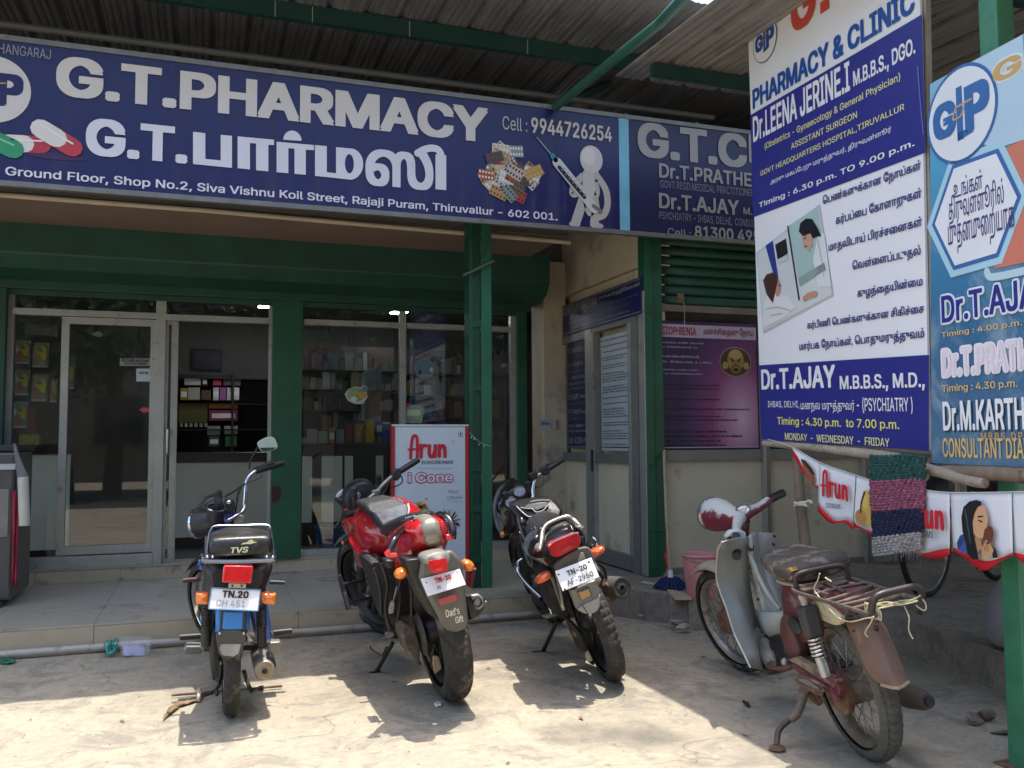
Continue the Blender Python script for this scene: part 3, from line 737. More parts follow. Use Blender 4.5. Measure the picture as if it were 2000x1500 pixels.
pb.ell((682, 320.5), .030, .066, '#1a1c54', 4)
pb.text('ஸ', (713, 362), (846, 299), TW, .030)
pb.stroke([(815, 300), (828, 293), (842, 290), (855, 293), (861, 303)], .05, TW, 3.6, smooth=5); pb.poly([(850, 302), (871, 304), (871, 372), (850, 370)], TW, 3)
pb.text('Ground Floor, Shop No.2, Siva Vishnu Koil Street, Rajaji Puram, Thiruvallur - 602 001.', (10.5, 347), (1088, 417), '#d9d6e0', .016)
pb.text('Cell :', (981, 253), (1029, 232.5), '#b8b3b0', .0)
pb.text('9944726254', (1037, 260), (1194, 248.5), '#c4bdb8', .022)
# logo cut by the left edge of the picture
def logo(P, c, ra, rb, ring, disc, ink, cross, txt=True, lay=1, ringw=.9, Fpx=True):
    a0, b0 = P.F.px(*c) if Fpx else c
    P.ell((a0, b0), ra, rb, ring, lay, px=False, n=40); P.ell((a0, b0), ra*ringw, rb*ringw, disc, lay+1, px=False, n=40)
    P.text('G', (a0-ra*.80, b0-rb*.36), (a0-ra*.12, b0+rb*.40), ink, .05, lay+2, px=False)
    P.text('P', (a0+ra*.12, b0-rb*.44), (a0+ra*.80, b0+rb*.50), ink, .05, lay+2, px=False)
    P.rect((a0-ra*.02, b0+rb*.02), ra*.17, rb*1.1, ink, lay+2)
    P.poly([(a0-ra*.1, b0-rb*.54), (a0+ra*.36, b0-rb*.47), (a0+ra*.12, b0-rb*.36), (a0-ra*.1, b0-rb*.36)], ink, lay+2, px=False)
    P.stroke([(a0-ra*.13, b0+rb*.16), (a0-ra*.2, b0-rb*.05), (a0+ra*.02, b0-rb*.04), (a0+ra*.10, b0+rb*.1)], ra*.045, cross, lay+3, px=False)
    P.stroke([(a0-ra*.10, b0+rb*.17), (a0+ra*.32, b0+rb*.20)], ra*.045, cross, lay+3, px=False)
logo(pb, (-14, 174), .205, .205, '#cfc8c2', '#cfc8c2', '#1a1c54', '#b49058')
# capsules
def capsule(P, p0, p1, w, c0, c1, lay=2, cut=.5):
    a = V(P.F.px(*p0)+(0,)); b = V(P.F.px(*p1)+(0,)); m = a.lerp(b, cut)
    P.stroke([a[:2], m[:2]], w, c0, lay+.5, px=False, smooth=0); P.stroke([m[:2], b[:2]], w, c1, lay, px=False, smooth=0)
    d = (b-a).normalized(); P.rect((m-d*w*.25)[:2], w*.55, w, c0, lay+1, math.atan2(d.y, d.x))
    P.stroke([(a+V((0, w*.2, 0)))[:2], (b+V((0, w*.2, 0)))[:2]], w*.10, '#e8e0dc' if c1 != '#2f8f62' else '#7fc4a0', lay+2, px=False, smooth=0)
pb.ell((110, 306), .16, .02, '#3c2250', 1)
capsule(pb, (14, 280), (82, 283), .105, '#d9d2cc', '#b03440', 2)
capsule(pb, (-22, 270), (27, 292), .115, '#2f8f62', '#2f8f62', 4)
capsule(pb, (80, 252), (142, 289), .115, '#d9d2cc', '#b83a44', 5)
# pile of blister strips
rr = random.Random(5)
cols = ['#b9b4ac', '#a8372f', '#6d5a36', '#8d7e57', '#c8c4bd', '#9c4a2c', '#7c8c88', '#b08f4a', '#5a4030', '#bfae9e', '#a3a8b0', '#cfcac4']
c0 = pb.F.px(993, 337); strips = []
for i in range(34):
    an = rr.uniform(0, 6.28); rd = math.sqrt(rr.random())
    strips.append((c0[0]+math.cos(an)*rd*.215, c0[1]+math.sin(an)*rd*.17))
for i, (a, b) in enumerate(strips):
    w, h = rr.uniform(.10, .15), rr.uniform(.065, .09); rot = rr.uniform(-1.2, 1.2); col = cols[i % len(cols)]; L = 2+i*3
    L = 2+(i % 10)*.8
    L = round(2+i*.12, 2)
    pb.rect((a, b), w, h, col, L, rot)
    dc = rr.choice(['#7b2a24', '#e0dcd6', '#4a3a2c', '#d8cfc4', '#2c3844', '#c8a060'])
    if dc == col: dc = '#3a3030'
    for u in range(5):
        for v_ in range(2):
            x_, y_ = -w/2+w*(u+.5)/5, -h/2+h*(v_+.5)/2; cr, sr = math.cos(rot), math.sin(rot)
            pb.rect((a+x_*cr-y_*sr, b+x_*sr+y_*cr), w/9, h/4.5, dc, round(L+.05, 2), rot)
# white figure holding a syringe
FG, FS_ = '#b9b2ac', '#8b8684'
pb.ell((1152, 392), .055, .12, FG, 2); pb.ell((1153, 372), .075, .10, FG, 2)
pb.stroke([(1140, 385), (1131, 413), (1124, 434)], .075, FG, 2); pb.stroke([(1160, 390), (1163, 415), (1160, 436)], .070, FG, 2)
pb.ell((1122, 438), .045, .022, FG, 2); pb.ell((1165, 441), .055, .022, FG, 2)
pb.stroke([(1137, 345), (1122, 362), (1118, 378), (1126, 378)], .055, FG, 2); pb.stroke([(1166, 345), (1182, 370), (1186, 398), (1180, 418), (1170, 424)], .052, FG, 2)
pb.ell((1154, 343), .070, .06, FG, 2); pb.ell((1150, 360), .05, .12, '#c5bfba', 3)
pb.ell((1154, 312), .093, .105, '#c9c3be', 4); pb.ell((1149, 306), .055, .065, '#d6d0cb', 5)
pb.stroke([(1087, 318), (1160, 408)], .075, '#c9c6c6', 6, smooth=0); pb.stroke([(1091, 328), (1140, 386)], .030, '#22242e', 7, smooth=0)
pb.stroke([(1084, 313), (1078, 305)], .04, '#2f7f9c', 6, smooth=0); pb.stroke([(1048, 270), (1080, 308)], .008, '#8f98a8', 6, smooth=0); pb.stroke([(1158, 403), (1172, 414)], .03, '#77746c', 7, smooth=0)
for k in range(7):
    f_ = k/6; x_, y_ = 1096+f_*42, 334+f_*50; pb.stroke([(x_, y_), (x_+6, y_-5)], .006, '#9c9c9c', 8, smooth=0)
pb.build()
pc = PO_(FB, board2, BO2)
G2 = '#9b9795'
pc.text('G.T.C', (1245, 306), (1457, 264), G2, .035); pc.text('LINIC', (1462, 318), (1655, 285), G2, .035)
pc.text('Dr.T.PRATHEEBA', (1286.5, 347), (1522, 345), G2, .022); pc.text('GOVT.REGD.MEDICAL PRACTITIONER', (1289, 366.5), (1471, 370.5), '#85828c', 0)
pc.text('Dr.T.AJAY', (1286.5, 407), (1441.7, 392), G2, .022); pc.text('M.B.B.S.', (1451, 419), (1512, 411), G2, .018)
pc.text('PSYCHIATRY - IHBAS, DELHI,  CONSULTANT', (1286.5, 431), (1498, 432), '#85828c', 0)
pc.text('Cell :', (1303.5, 461), (1348, 449), '#9b9795', 0); pc.text('81300 49567', (1356, 464), (1512, 454), G2, .022)
pc.build()

# ================================================================ the two hanging flex banners
BD = V((.066, .998, 0)).normalized(); BN = V((-.998, .066, 0)).normalized()
WO = V((2.88, 2.62, 0)); FWB = Fr(WO, -BD, BN)
def banner(name, label, corners, mat, O, thick=.012):
    e = empty(name, tuple(O), 0, label, 'banner')
    q_ = [FWB.px(*p) for p in corners] if isinstance(corners[0][0], (int, float)) and abs(corners[0][0]) > 50 else corners
    return e, q_
flex = M('flex_white', hx('#e4e4e6'), rough=.45, var=.02, scale=2, bump=.05, bscale=5)
OW = V((2.95, 3.6, 2.3))
wb = empty('clinic_banner', tuple(OW), 0, 'tall white and blue flex banner with doctors names and Tamil lines', 'banner')
xd = -ray(507, 790); xd = (xd-BN*xd.dot(BN)).normalized(); FT = Fr(WO, -BD, BN); FT.x = xd; FT.y = V((0, 0, 1)); FT.y = (FT.y-BN*FT.y.dot(BN)).normalized()
pTL = FWB.px(1460, 35); pBL = FWB.px(1488, 858); pBR = FWB.px(1815.5, 880); 
a_r = pBR[0]; top_r = FWB.px(1800, 0); bot_l = pBL
right_top = (top_r[0]-.0, 3.62)
def bpoly(q_, z0, z1, mat, name, parent, O):
    F = Fr(FWB.o-O, FWB.x, FWB.n); mb = MB(); mb.prism(q_, F, z0, z1); return mb.build(name, mat, parent, smooth=False)
qW = [pBL, pBR, (top_r[0], 3.80), (pTL[0], pTL[1])]
# top edge runs on to the right above the picture
bpoly([pBL, pBR, (top_r[0]+.0, 3.66), (pTL[0], pTL[1])], -.012, 0, flex, 'flex_sheet', wb, OW)
FG_ = M('banner_frame', (.30, .27, .22), rough=.6, var=.2)
def edgebar(a, b, w, parent, O, mat=FG_, name='banner_frame'):
    return MB().bar(FWB.pt(a[0], a[1], -.03)-O, FWB.pt(b[0], b[1], -.03)-O, w, .025, up=BN).build(name, mat, parent, smooth=False)
edgebar(pBL, pTL, .03, wb, OW); edgebar(pBR, (top_r[0], 3.66), .03, wb, OW); edgebar(pBL, pBR, .03, wb, OW); edgebar(pTL, (top_r[0], 3.66), .03, wb, OW)
pw = PO_(FT, wb, OW, base=.002, step=.0012)
INK = '#1d4f9a'; DB = '#2a2c7e'; YL = '#e0dc98'; WH = '#e6e4e6'
pw.poly([(1466.5, 225), (1472, 424.5), (1808.5, 298), (1802, 28)], DB, 1)
pw.poly([(1483, 713.5), (1488, 858), (1815.5, 880), (1815.5, 693)], DB, 1)
ac, bc = FT.px(1495, 79); r1 = FT.px(1501, 25)[1]-bc
logo(pw, (ac, bc), .125, .125, '#3c4f86', '#e4e4e6', INK, '#c05a50', lay=2, ringw=.955, Fpx=False)
ga, gb = FT.px(1547, 70); ga2, _ = FT.px(1597, 45)
pw.text('G', (ga, gb), (ga2, gb+.27), '#c84a3c', .03, 2, px=False, shear=.1)
x1_, y1_ = FT.px(1604, 40); x2_, _ = FT.px(1621, 30); pw.rect(((x1_+x2_)/2, gb+.035), x2_-x1_, .06, '#c84a3c', 2)
x1_, _ = FT.px(1640, 20); x2_, _ = FT.px(1700, 0); pw.text('T.', (x1_, gb+.005), (x2_+.05, gb+.275), '#c84a3c', .03, 2, px=False, shear=.1)
pw.text('PHARMACY & CLINIC', (1471.5, 214.5), (1786, -28), INK, .028, 2)
pw.text('Dr.LEENA JERINE.I', (1473, 279), (1660.5, 118.5), WH, .022, 3)
pw.text('M.B.B.S., DGO.', (1669, 176), (1789, 71), WH, .022, 3)
pw.text('(Obstetrics - Gynaecology & General Physician)', (1495.5, 295.5), (1760, 141), YL, .008, 3)
pw.text('ASSISTANT SURGEON', (1547, 292.5), (1675.6, 216.6), YL, .008, 3)
pw.text('GOVT HEADQUARTERS HOSPITAL,TIRUVALLUR', (1487, 346.5), (1768, 201.6), YL, .008, 3)
def tam(P, s, bl, tr, col, off=.006, lay=3): P.text(s, bl, tr, col, off, lay)
tam(pw, 'அரசு மகப்பேறு மருத்துவர், திருவள்ளூர்', (1506.6, 363.7), (1743, 244.6), WH)
pw.text('Timing : 6.30 p.m. TO 9.00 p.m.', (1484, 409), (1788, 271.6), WH, .014, 3)
for s_, bl, tr in (('பெண்களுக்கான நோய்கள்', (1608.6, 405.6), (1799.5, 310.6)), ('கர்பப்பை கோளாறுகள்', (1634, 445), (1800.6, 364.6)),
                   ('மாதவிடாய் பிரச்சனைகள்', (1620, 497), (1801.7, 420.7)), ('வெள்ளைப்படுதல்', (1666.7, 534), (1799, 476.7)),
                   ('குழந்தையின்மை', (1676, 586.7), (1803, 538)), ('கர்பிணி பெண்களுக்கான சிகிச்சை', (1578, 646), (1805.7, 591.7)),
                   ('மார்பக நோய்கள், பொதுமருத்துவம்', (1562.7, 690), (1806, 639))):
    pw.text(s_, bl, tr, '#2c3074', .018, 2)
pw.text('Dr.T.AJAY', (1489, 761.5), (1632.7, 712), WH, .026, 3); pw.text('M.B.B.S., M.D.,', (1642.7, 766), (1807.7, 726), WH, .022, 3)
pw.text('IHBAS, DELHI,', (1501.7, 798), (1562, 783), WH, .004, 3); pw.text('மனநல மருத்துவர்', (1566, 806), (1671, 781), WH, .004, 3); pw.text('- (PSYCHIATRY )', (1676, 807), (1784, 775), WH, .008, 3)
pw.text('Timing : 4.30 p.m.  to 7.00 p.m.', (1520, 833), (1758, 820), '#e6e070', .012, 3)
pw.text('MONDAY  -  WEDNESDAY  -  FRIDAY', (1535, 859), (1739, 856), YL, .012, 3)
# consulting-room photograph printed on the banner
pw.poly([(1478, 494), (1602, 399), (1629, 577), (1492, 651)], '#b9bcbc', 1)
pw.poly([(1480, 496), (1600, 403), (1626, 575), (1493, 646)], '#ccd0cf', 2)
pw.poly([(1541, 442), (1598, 404), (1615, 513), (1563, 557)], '#a5bdb9', 3); pw.poly([(1561, 543), (1612, 513), (1616, 527), (1564, 560)], '#8aa09a', 4)
pw.stroke([(1541, 443), (1563, 585)], .012, '#22262a', 5, smooth=0)
pw.poly([(1497, 480), (1511, 470), (1523, 548), (1515, 545)], '#2a3a86', 4); pw.poly([(1516, 478), (1537, 466), (1541, 495), (1521, 508)], '#1c1f24', 4); pw.poly([(1519, 508), (1541, 497), (1542, 506), (1522, 516)], '#c4c6c4', 5)
pw.poly([(1493, 600), (1502, 572), (1540, 578), (1555, 600), (1530, 622), (1493, 640)], '#dcdcda', 4)
pw.ell((1521, 562), .028, .05, '#b98d78', 5); pw.poly([(1493, 548), (1500, 536), (1514, 532), (1522, 548), (1518, 565), (1512, 592), (1500, 575)], '#4a2c28', 6)
pw.poly([(1590, 505), (1600, 460), (1612, 455), (1626, 560), (1600, 560)], '#d4dad8', 4)
pw.poly([(1570, 462), (1580, 450), (1590, 456), (1590, 478), (1583, 492), (1577, 484), (1571, 478)], '#c49a84', 5)
pw.poly([(1563, 452), (1566, 436), (1577, 427), (1589, 428), (1600, 446), (1607, 462), (1600, 462), (1590, 466), (1586, 456), (1570, 460)], '#17161c', 6)
for q_ in ([(1573, 466), (1577, 465)], [(1572, 460), (1578, 459)], [(1574, 482), (1579, 481)], [(1524, 557), (1528, 558)]): pw.stroke(q_, .006, '#5c3428', 7, smooth=0)
for q_ in ([(1600, 470), (1606, 500), (1612, 540)], [(1497, 604), (1520, 600), (1545, 606)], [(1508, 616), (1530, 612)]): pw.stroke(q_, .005, '#a9afae', 6)
pw.stroke([(1574, 583), (1583, 577), (1596, 574)], .03, '#c08c70', 6)
pw.stroke([(1795, 130), (1800, 200), (1806, 262)], .006, '#6c70a4', 4)
pw.build()

OB = V((2.9, 2.6, 2))
bbn = empty('clinic_banner', tuple(OB), 0, 'sky blue flex banner with hexagon and doctors timings, tied to the green pole', 'banner')
mfl = bpy.data.materials.new('flex_blue'); mfl.use_nodes = True; t = mfl.node_tree; b_ = t.nodes['Principled BSDF']; b_.inputs['Roughness'].default_value = .4
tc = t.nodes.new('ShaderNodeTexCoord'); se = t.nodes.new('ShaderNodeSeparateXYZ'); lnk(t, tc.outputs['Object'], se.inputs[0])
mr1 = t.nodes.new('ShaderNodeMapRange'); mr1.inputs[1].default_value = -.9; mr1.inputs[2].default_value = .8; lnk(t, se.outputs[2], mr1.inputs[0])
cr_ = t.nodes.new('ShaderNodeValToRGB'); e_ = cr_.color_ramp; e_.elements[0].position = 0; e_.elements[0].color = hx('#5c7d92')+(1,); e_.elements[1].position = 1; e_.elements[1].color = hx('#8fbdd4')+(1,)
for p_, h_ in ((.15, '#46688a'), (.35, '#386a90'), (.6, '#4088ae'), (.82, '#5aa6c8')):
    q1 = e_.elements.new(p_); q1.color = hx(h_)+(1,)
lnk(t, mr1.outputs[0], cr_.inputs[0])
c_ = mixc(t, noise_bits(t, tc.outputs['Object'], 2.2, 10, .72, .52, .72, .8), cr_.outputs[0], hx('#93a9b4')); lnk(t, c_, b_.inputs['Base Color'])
qB = [FWB.px(1816, 904), (FWB.px(2000, 911)[0]+.75, FWB.px(2000, 911)[1]-.01), (FWB.px(2000, 68)[0]+.75, FWB.px(2000, 68)[1]), FWB.px(1813, 167)]
qB = [(a+.012, b) for a, b in qB[:1]]+qB[1:3]+[(qB[3][0]+.012, qB[3][1])]
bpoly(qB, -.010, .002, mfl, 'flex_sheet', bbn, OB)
for i in range(4): edgebar(qB[i], qB[(i+1) % 4], .025, bbn, OB, M('rope_white', (.5, .48, .44), rough=.7))
pz = PO_(FWB, bbn, OB, base=.004, step=.0012)
x0_, y0_ = FWB.px(1850, 250); 
pz.poly([(1900, 95+27), (2000, 68), (2010, 270), (1950, 290), (1915, 280)], '#b4cdda', 1)
def outl(s_, bl, tr, col, edge, off, lay=3, w=.009):
    pz.ti = getattr(pz, 'ti', 0)+1; keep = pz.ti
    a0, b0 = FWB.px(*bl); a1, b1 = FWB.px(*tr)
    for k in range(8):
        an = k*math.pi/4; pz.ti = keep; pz.text(s_, (a0+w*math.cos(an), b0+w*math.sin(an)), (a1+w*math.cos(an), b1+w*math.sin(an)), edge, off, lay-2+round(k*.14, 2), px=False)
    pz.text(s_, (a0, b0), (a1, b1), col, off, lay+1, px=False)
outl('G', (1943, 166), (1997, 100), '#c8a664', '#dfe4e6', .03)
outl('. T', (2006, 140), (2060, 62), '#c8a664', '#dfe4e6', .03)
ac, bc = FWB.px(1879, 223)
logo(pz, (ac, bc), .190, .200, '#3a6aa4', '#dfe2e4', '#3a6aa4', '#c0a070', lay=2, ringw=.93, Fpx=False)
hexv = [(1823, 440), (1863, 323), (1953, 290), (1998, 383), (1953, 502), (1865, 528)]
cx_ = sum(FWB.px(*p)[0] for p in hexv)/6; cy_ = sum(FWB.px(*p)[1] for p in hexv)/6
pz.poly([(1967, 288), (2025, 262), (2040, 505), (1945, 525)], '#cc7a64', 1); pz.stroke([(1930, 530), (1945, 541), (2040, 520)], .03, '#b8d0da', 2)
def hexs(k, col, lay): pz.poly([(cx_+(FWB.px(*p)[0]-cx_)*k, cy_+(FWB.px(*p)[1]-cy_)*k) for p in hexv], col, lay, px=False)
hexs(1.13, '#a9cfdc', 2); hexs(1.0, '#3f68a4', 3); hexs(.92, '#e2e4e6', 4)
pz.text('உங்கள்', (1867, 388), (1922, 330), '#4a3f78', .004, 5); pz.text('திருவள்ளூரில்', (1858, 448), (1963, 345), '#4a3f78', .004, 5); pz.text('முதன்முறையாக', (1857, 500), (1983, 385), '#4a3f78', .004, 5)
outl('Dr.T.AJAY', (1843, 632), (2062, 532), '#2a2f86', '#e6e8ee', .02)
pz.text('Timing : 4.00 p.m.', (1842, 662), (1999, 623.5), '#d8b878', .012, 3)
outl('Dr.T.PRATHEEBA', (1844, 736), (2110, 648), '#e3d4dc', '#e8e4ea', .022)
pz.text('Timing : 4.30 p.m.', (1843, 769.5), (1990, 740), '#d8b878', .012, 3)
a0, b0 = FWB.px(1845.5, 841.5); a1, b1 = FWB.px(2130, 768); pz.text('Dr.M.KARTHIKEYAN', (a0+.006, b0-.006), (a1+.006, b1-.006), '#26384e', .022, 2, px=False)
pz.text('Dr.M.KARTHIKEYAN', (a0, b0), (a1, b1), '#e4e6e8', .022, 3, px=False)
pz.text('M.B.B.S., D.P.H.,', (1920, 861.5), (2022, 844), '#c8a060', .014, 3)
pz.text('CONSULTANT DIABETOLOGIST', (1845, 893), (2140, 854), '#d8b878', .014, 3)
pz.build()

# ================================================================ boards and notices on the clinic
sb_ = empty('name_board', (XW-.06, 7, 2.4), 0, 'small dark blue doctor name board above the clinic door', 'sign board'); O1 = V((XW-.06, 7, 2.4))
XB = XW-.055; FN = Fr((XB, 0, 0), (0, -1, 0), (-1, 0, 0))
def fnbox(x0, x1, yt, yb_, mat, name, parent, O, F=FN, d=.012, ref=None):
    a0, b1 = F.px(x0, yt); a1, _ = F.px(x1, yt); _, b0 = F.px(x0, yb_)
    F2 = Fr(F.o-O, F.x, F.n); mb = MB(); mb.prism([(a0, b0), (a1, b0), (a1, b1), (a0, b1)], F2, -d, 0); return mb.build(name, mat, parent, smooth=False), (a0, b0, a1, b1)
navy = M('navy_print', hx('#1e2150'), rough=.4, var=.06)
_, rb_ = fnbox(1099, 1252, 598, 657, navy, 'board_panel', sb_, O1)
p1 = PO_(FN, sb_, O1, base=.002, step=.0015); LG = '#9a9890'
p1.text('Dr.M.KARTHIKEYAN', (1101.7, 618), (1166, 579), LG, .012); p1.text('Dr.M.கார்த்திகேயன்', (1170.5, 589), (1251, 549), LG, .008)
p1.scribble((1112, 624), (1160, 604), 1, '#6a6c80', seed=1); p1.scribble((1110, 634), (1150, 617), 1, '#6a6c80', seed=2)
p1.scribble((1192, 594), (1249, 571), 1, '#6a6c80', seed=3); p1.scribble((1190, 607), (1231, 590), 1, '#6a6c80', seed=4)
p1.text('THURSDAY & SATURDAY  TIMING : 6.00 p.m.  to 9.00 p.m.', (1118, 643), (1231, 605), '#a8a698', .008)
a0, b0, a1, b1 = rb_
for q1, q2 in (((a0, b0+.015), (a1, b0+.015)), ((a0, b1-.015), (a1, b1-.015))): p1.stroke([q1, q2], .006, '#8a8a94', 2, px=False, smooth=0)
p1.build()
sb2 = empty('name_board', (XW-.05, 7, 1.8), 0, 'narrow navy panel of doctor timings on the pane left of the clinic door', 'sign board'); O2 = V((XW-.05, 7, 1.8))
XB2 = XW-.03; FN2 = Fr((XB2, 0, 0), (0, -1, 0), (-1, 0, 0))
_, rb_ = fnbox(1108.5, 1153, 668, 875, navy, 'board_panel', sb2, O2, FN2)
p2 = PO_(FN2, sb2, O2, base=.002, step=.0015); a0, b0, a1, b1 = rb_; H_ = b1-b0; Wd = a1-a0
def row(P, s_, f0, f1, x0=.06, x1=.96, col=LG, off=.008): P.text(s_, (a0+Wd*x0, b1-H_*f1), (a0+Wd*x1, b1-H_*f0), col, off, px=False)
row(p2, 'Dr.T.PRATHEEBA', .075, .12, .06, .72); row(p2, 'M.B.B.S.', .085, .12, .76, .97); row(p2, 'Dr.T.பிரதீபா', .20, .255, .05, .7); row(p2, 'MONDAY TO SATURDAY', .335, .365, .2, .85)
row(p2, 'Timing : 6.30 p.m. to 9.00 p.m.', .39, .42); row(p2, 'Dr.T.AJAY', .50, .55, .05, .5); row(p2, 'M.B.B.S., M.D.', .515, .55, .56, .97)
row(p2, 'Dr.T.அஜய்', .635, .69, .05, .6); row(p2, 'M.B.B.S., M.D.', .655, .69, .63, .97); row(p2, 'MONDAY - WEDNESDAY - FRIDAY', .78, .81); row(p2, 'Timing : 4.30 p.m. to 7.00 p.m.', .83, .86); row(p2, 'Cell : 81300 49567', .90, .955)
for f_ in (.14, .28, .575, .715): p2.scribble((a0+Wd*.1, b1-H_*(f_+.022)), (a0+Wd*.9, b1-H_*f_), 1, '#6a6c80', seed=int(f_*100), px=False)
p2.stroke([(a0+.02, b1-H_*.45), (a1-.02, b1-H_*.45)], .004, '#8a8a94', 2, px=False, smooth=0)
for q1, q2 in (((a0, b0+.012), (a1, b0+.012)), ((a0, b1-.012), (a1, b1-.012))): p2.stroke([q1, q2], .006, '#8a8a94', 2, px=False, smooth=0)
p2.build()
sb3 = empty('notice_sheet', (XW-.05, 6.4, 1.8), 0, 'white notice sheet of dense black text filling the clinic door glass', 'notice'); O3 = V((XW-.05, 6.4, 1.8))
_, rb_ = fnbox(1173, 1240, 660, 880, M('notice_white', hx('#a9b2ba'), rough=.4, var=.04), 'sheet', sb3, O3, FN2)
p3 = PO_(FN2, sb3, O3, base=.002, step=.0015); a0, b0, a1, b1 = rb_; H_ = b1-b0; Wd = a1-a0
for q1, q2 in (((a0, b0+.03), (a1, b0+.03)), ((a0, b1-.035), (a1, b1-.035))): p3.stroke([q1, q2], .006, '#30343c', 2, px=False, smooth=0)
yy = .07; rr = random.Random(9)
for n_ in (1, 1, 2, 2, 4, 3, 1, 1, 4, 2, 4, 2):
    p3.scribble((a0+Wd*.06, b1-H_*(yy+.022*n_)), (a0+Wd*.97, b1-H_*yy), n_, '#2a2d34', seed=int(yy*1000), px=False, dens=.9, h=.55); yy += .022*n_+.028
p3.build()
# purple poster
pp = empty('health_poster', (4.2, YC, 1.8), 0, 'purple schizophrenia poster with an oval face portrait under the green shutter', 'poster'); O4 = V((4.2, YC, 1.8))
mp = bpy.data.materials.new('poster_purple'); mp.use_nodes = True; t = mp.node_tree; b_ = t.nodes['Principled BSDF']; b_.inputs['Roughness'].default_value = .4
tc = t.nodes.new('ShaderNodeTexCoord'); vm = t.nodes.new('ShaderNodeVectorMath'); vm.operation = 'LENGTH'
mpn = t.nodes.new('ShaderNodeMapping'); mpn.inputs['Location'].default_value = (.10, 0, .38); mpn.inputs['Scale'].default_value = (1.5, 0, .95); lnk(t, tc.outputs['Object'], mpn.inputs[0]); lnk(t, mpn.outputs[0], vm.inputs[0])
cr_ = t.nodes.new('ShaderNodeValToRGB'); e_ = cr_.color_ramp; e_.elements[0].position = .0; e_.elements[0].color = hx('#cdaec2')+(1,); e_.elements[1].position = .85; e_.elements[1].color = hx('#2e1e46')+(1,)
for p_, h_ in ((.22, '#b07ca4'), (.42, '#863a6c'), (.62, '#5c2c62')):
    q1 = e_.elements.new(p_); q1.color = hx(h_)+(1,)
lnk(t, vm.outputs['Value'], cr_.inputs[0]); lnk(t, cr_.outputs[0], b_.inputs['Base Color'])
FP = Fr((0, YC+.045, 0), (1, 0, 0), (0, -1, 0))
ax0 = xg1+.004; ax1 = FP.px(1479, 750)[0]; bz0 = FP.px(1390, 875)[1]; bz1 = FP.px(1390, 630)[1]
F2 = Fr(FP.o-O4, FP.x, FP.n); mb = MB(); mb.prism([(ax0, bz0), (ax1, bz0), (ax1, bz1), (ax0, bz1)], F2, -.008, 0); mb.build('poster_sheet', mp, pp, smooth=False)
p4 = PO_(FP, pp, O4, base=.002, step=.0015)
h0, h1 = FP.px(1380, 661)[1], FP.px(1380, 636)[1]
p4.poly([(ax0, h0), (ax1-.005, h0), (ax1-.005, h1), (ax0, h1)], '#b6a2b4', 1, px=False)
xs0 = FP.px(1284, 650)[0]; xs1 = FP.px(1359, 650)[0]
p4.text('HIZOPHRENIA', (ax0+.005, h0+.02), (xs1, h1-.02), '#8c2030', .014, px=False); p4.text('மனச்சிதைவு நோய்', (FP.px(1374, 650)[0], h0+.012), (FP.px(1470, 650)[0], h1-.012), '#7c2030', .006, px=False)
for (y0, y1, n_, x1_) in ((665, 682, 2, 1392), (690, 711, 2, 1392), (718, 733, 2, 1392), (748, 761, 2, 1460), (774, 782, 1, 1405), (793, 801, 1, 1460), (808, 822, 2, 1445), (836, 872, 4, 1450)):
    p4.scribble((ax0+.01 if y0 < 740 else ax0+.06, FP.px(1380, y1)[1]), (FP.px(x1_, 750)[0], FP.px(1380, y0)[1]), n_, '#a58fae' if y0 < 740 else '#3c2246', seed=y0, px=False, dens=.92, h=.55)
oc = FP.px(1435.6, 707)
p4.ell(oc, .150, .122, '#8f8a80', 2, px=False, n=36); p4.ell(oc, .142, .114, '#42300f', 3, px=False, n=36)
p4.ell((oc[0], oc[1]+.012), .078, .092, '#9a7c48', 4, px=False); p4.ell((oc[0], oc[1]+.055), .062, .045, '#b39560', 5, px=False)
p4.ell((oc[0], oc[1]-.055), .050, .042, '#80602c', 5, px=False)
for sx in (-1, 1):
    p4.stroke([(oc[0]+sx*.012, oc[1]+.012), (oc[0]+sx*.05, oc[1]+.028)], .010, '#2a1c0c', 6, px=False, smooth=0); p4.ell((oc[0]+sx*.03, oc[1]+.004), .015, .006, '#20150a', 6, px=False)
    p4.ell((oc[0]+sx*.098, oc[1]-.03), .026, .03, '#a98a58', 5, px=False)
p4.stroke([(oc[0], oc[1]+.0), (oc[0]-.008, oc[1]-.03), (oc[0]+.008, oc[1]-.033)], .007, '#5c4018', 6, px=False)
p4.ell((oc[0], oc[1]-.048), .022, .011, '#1d120a', 6, px=False); p4.ell((oc[0], oc[1]-.068), .022, .010, '#2a1c0e', 6, px=False); p4.rect((oc[0], oc[1]-.045), .03, .006, '#b8a888', 7)
p4.stroke([(ax0, bz0+.006), (ax1, bz0+.006)], .008, '#a8a4ac', 2, px=False, smooth=0)
p4.build()
# strip of dark posters behind the banner foot
pd = empty('dark_poster', (5.4, YC, 1.3), 0, 'dark poster with pale small print seen below the white banner', 'poster'); O5 = V((5.4, YC, 1.3))
ax0 = FP.px(1508, 880)[0]; ax1 = FP.px(1688, 880)[0]; z0_ = zA+.06
F2 = Fr(FP.o-O5, FP.x, FP.n); mb = MB(); mb.prism([(ax0, z0_), (ax1, z0_), (ax1, 1.94), (ax0, 1.94)], F2, -.008, .0); mb.build('poster_sheet', M('poster_black', (.025, .025, .03), rough=.45), pd, smooth=False)
p5 = PO_(FP, pd, O5, base=.002); p5.scribble((ax0+.02, z0_+.02), (ax1-.1, z0_+.11), 2, '#77777c', seed=77, px=False); p5.build()
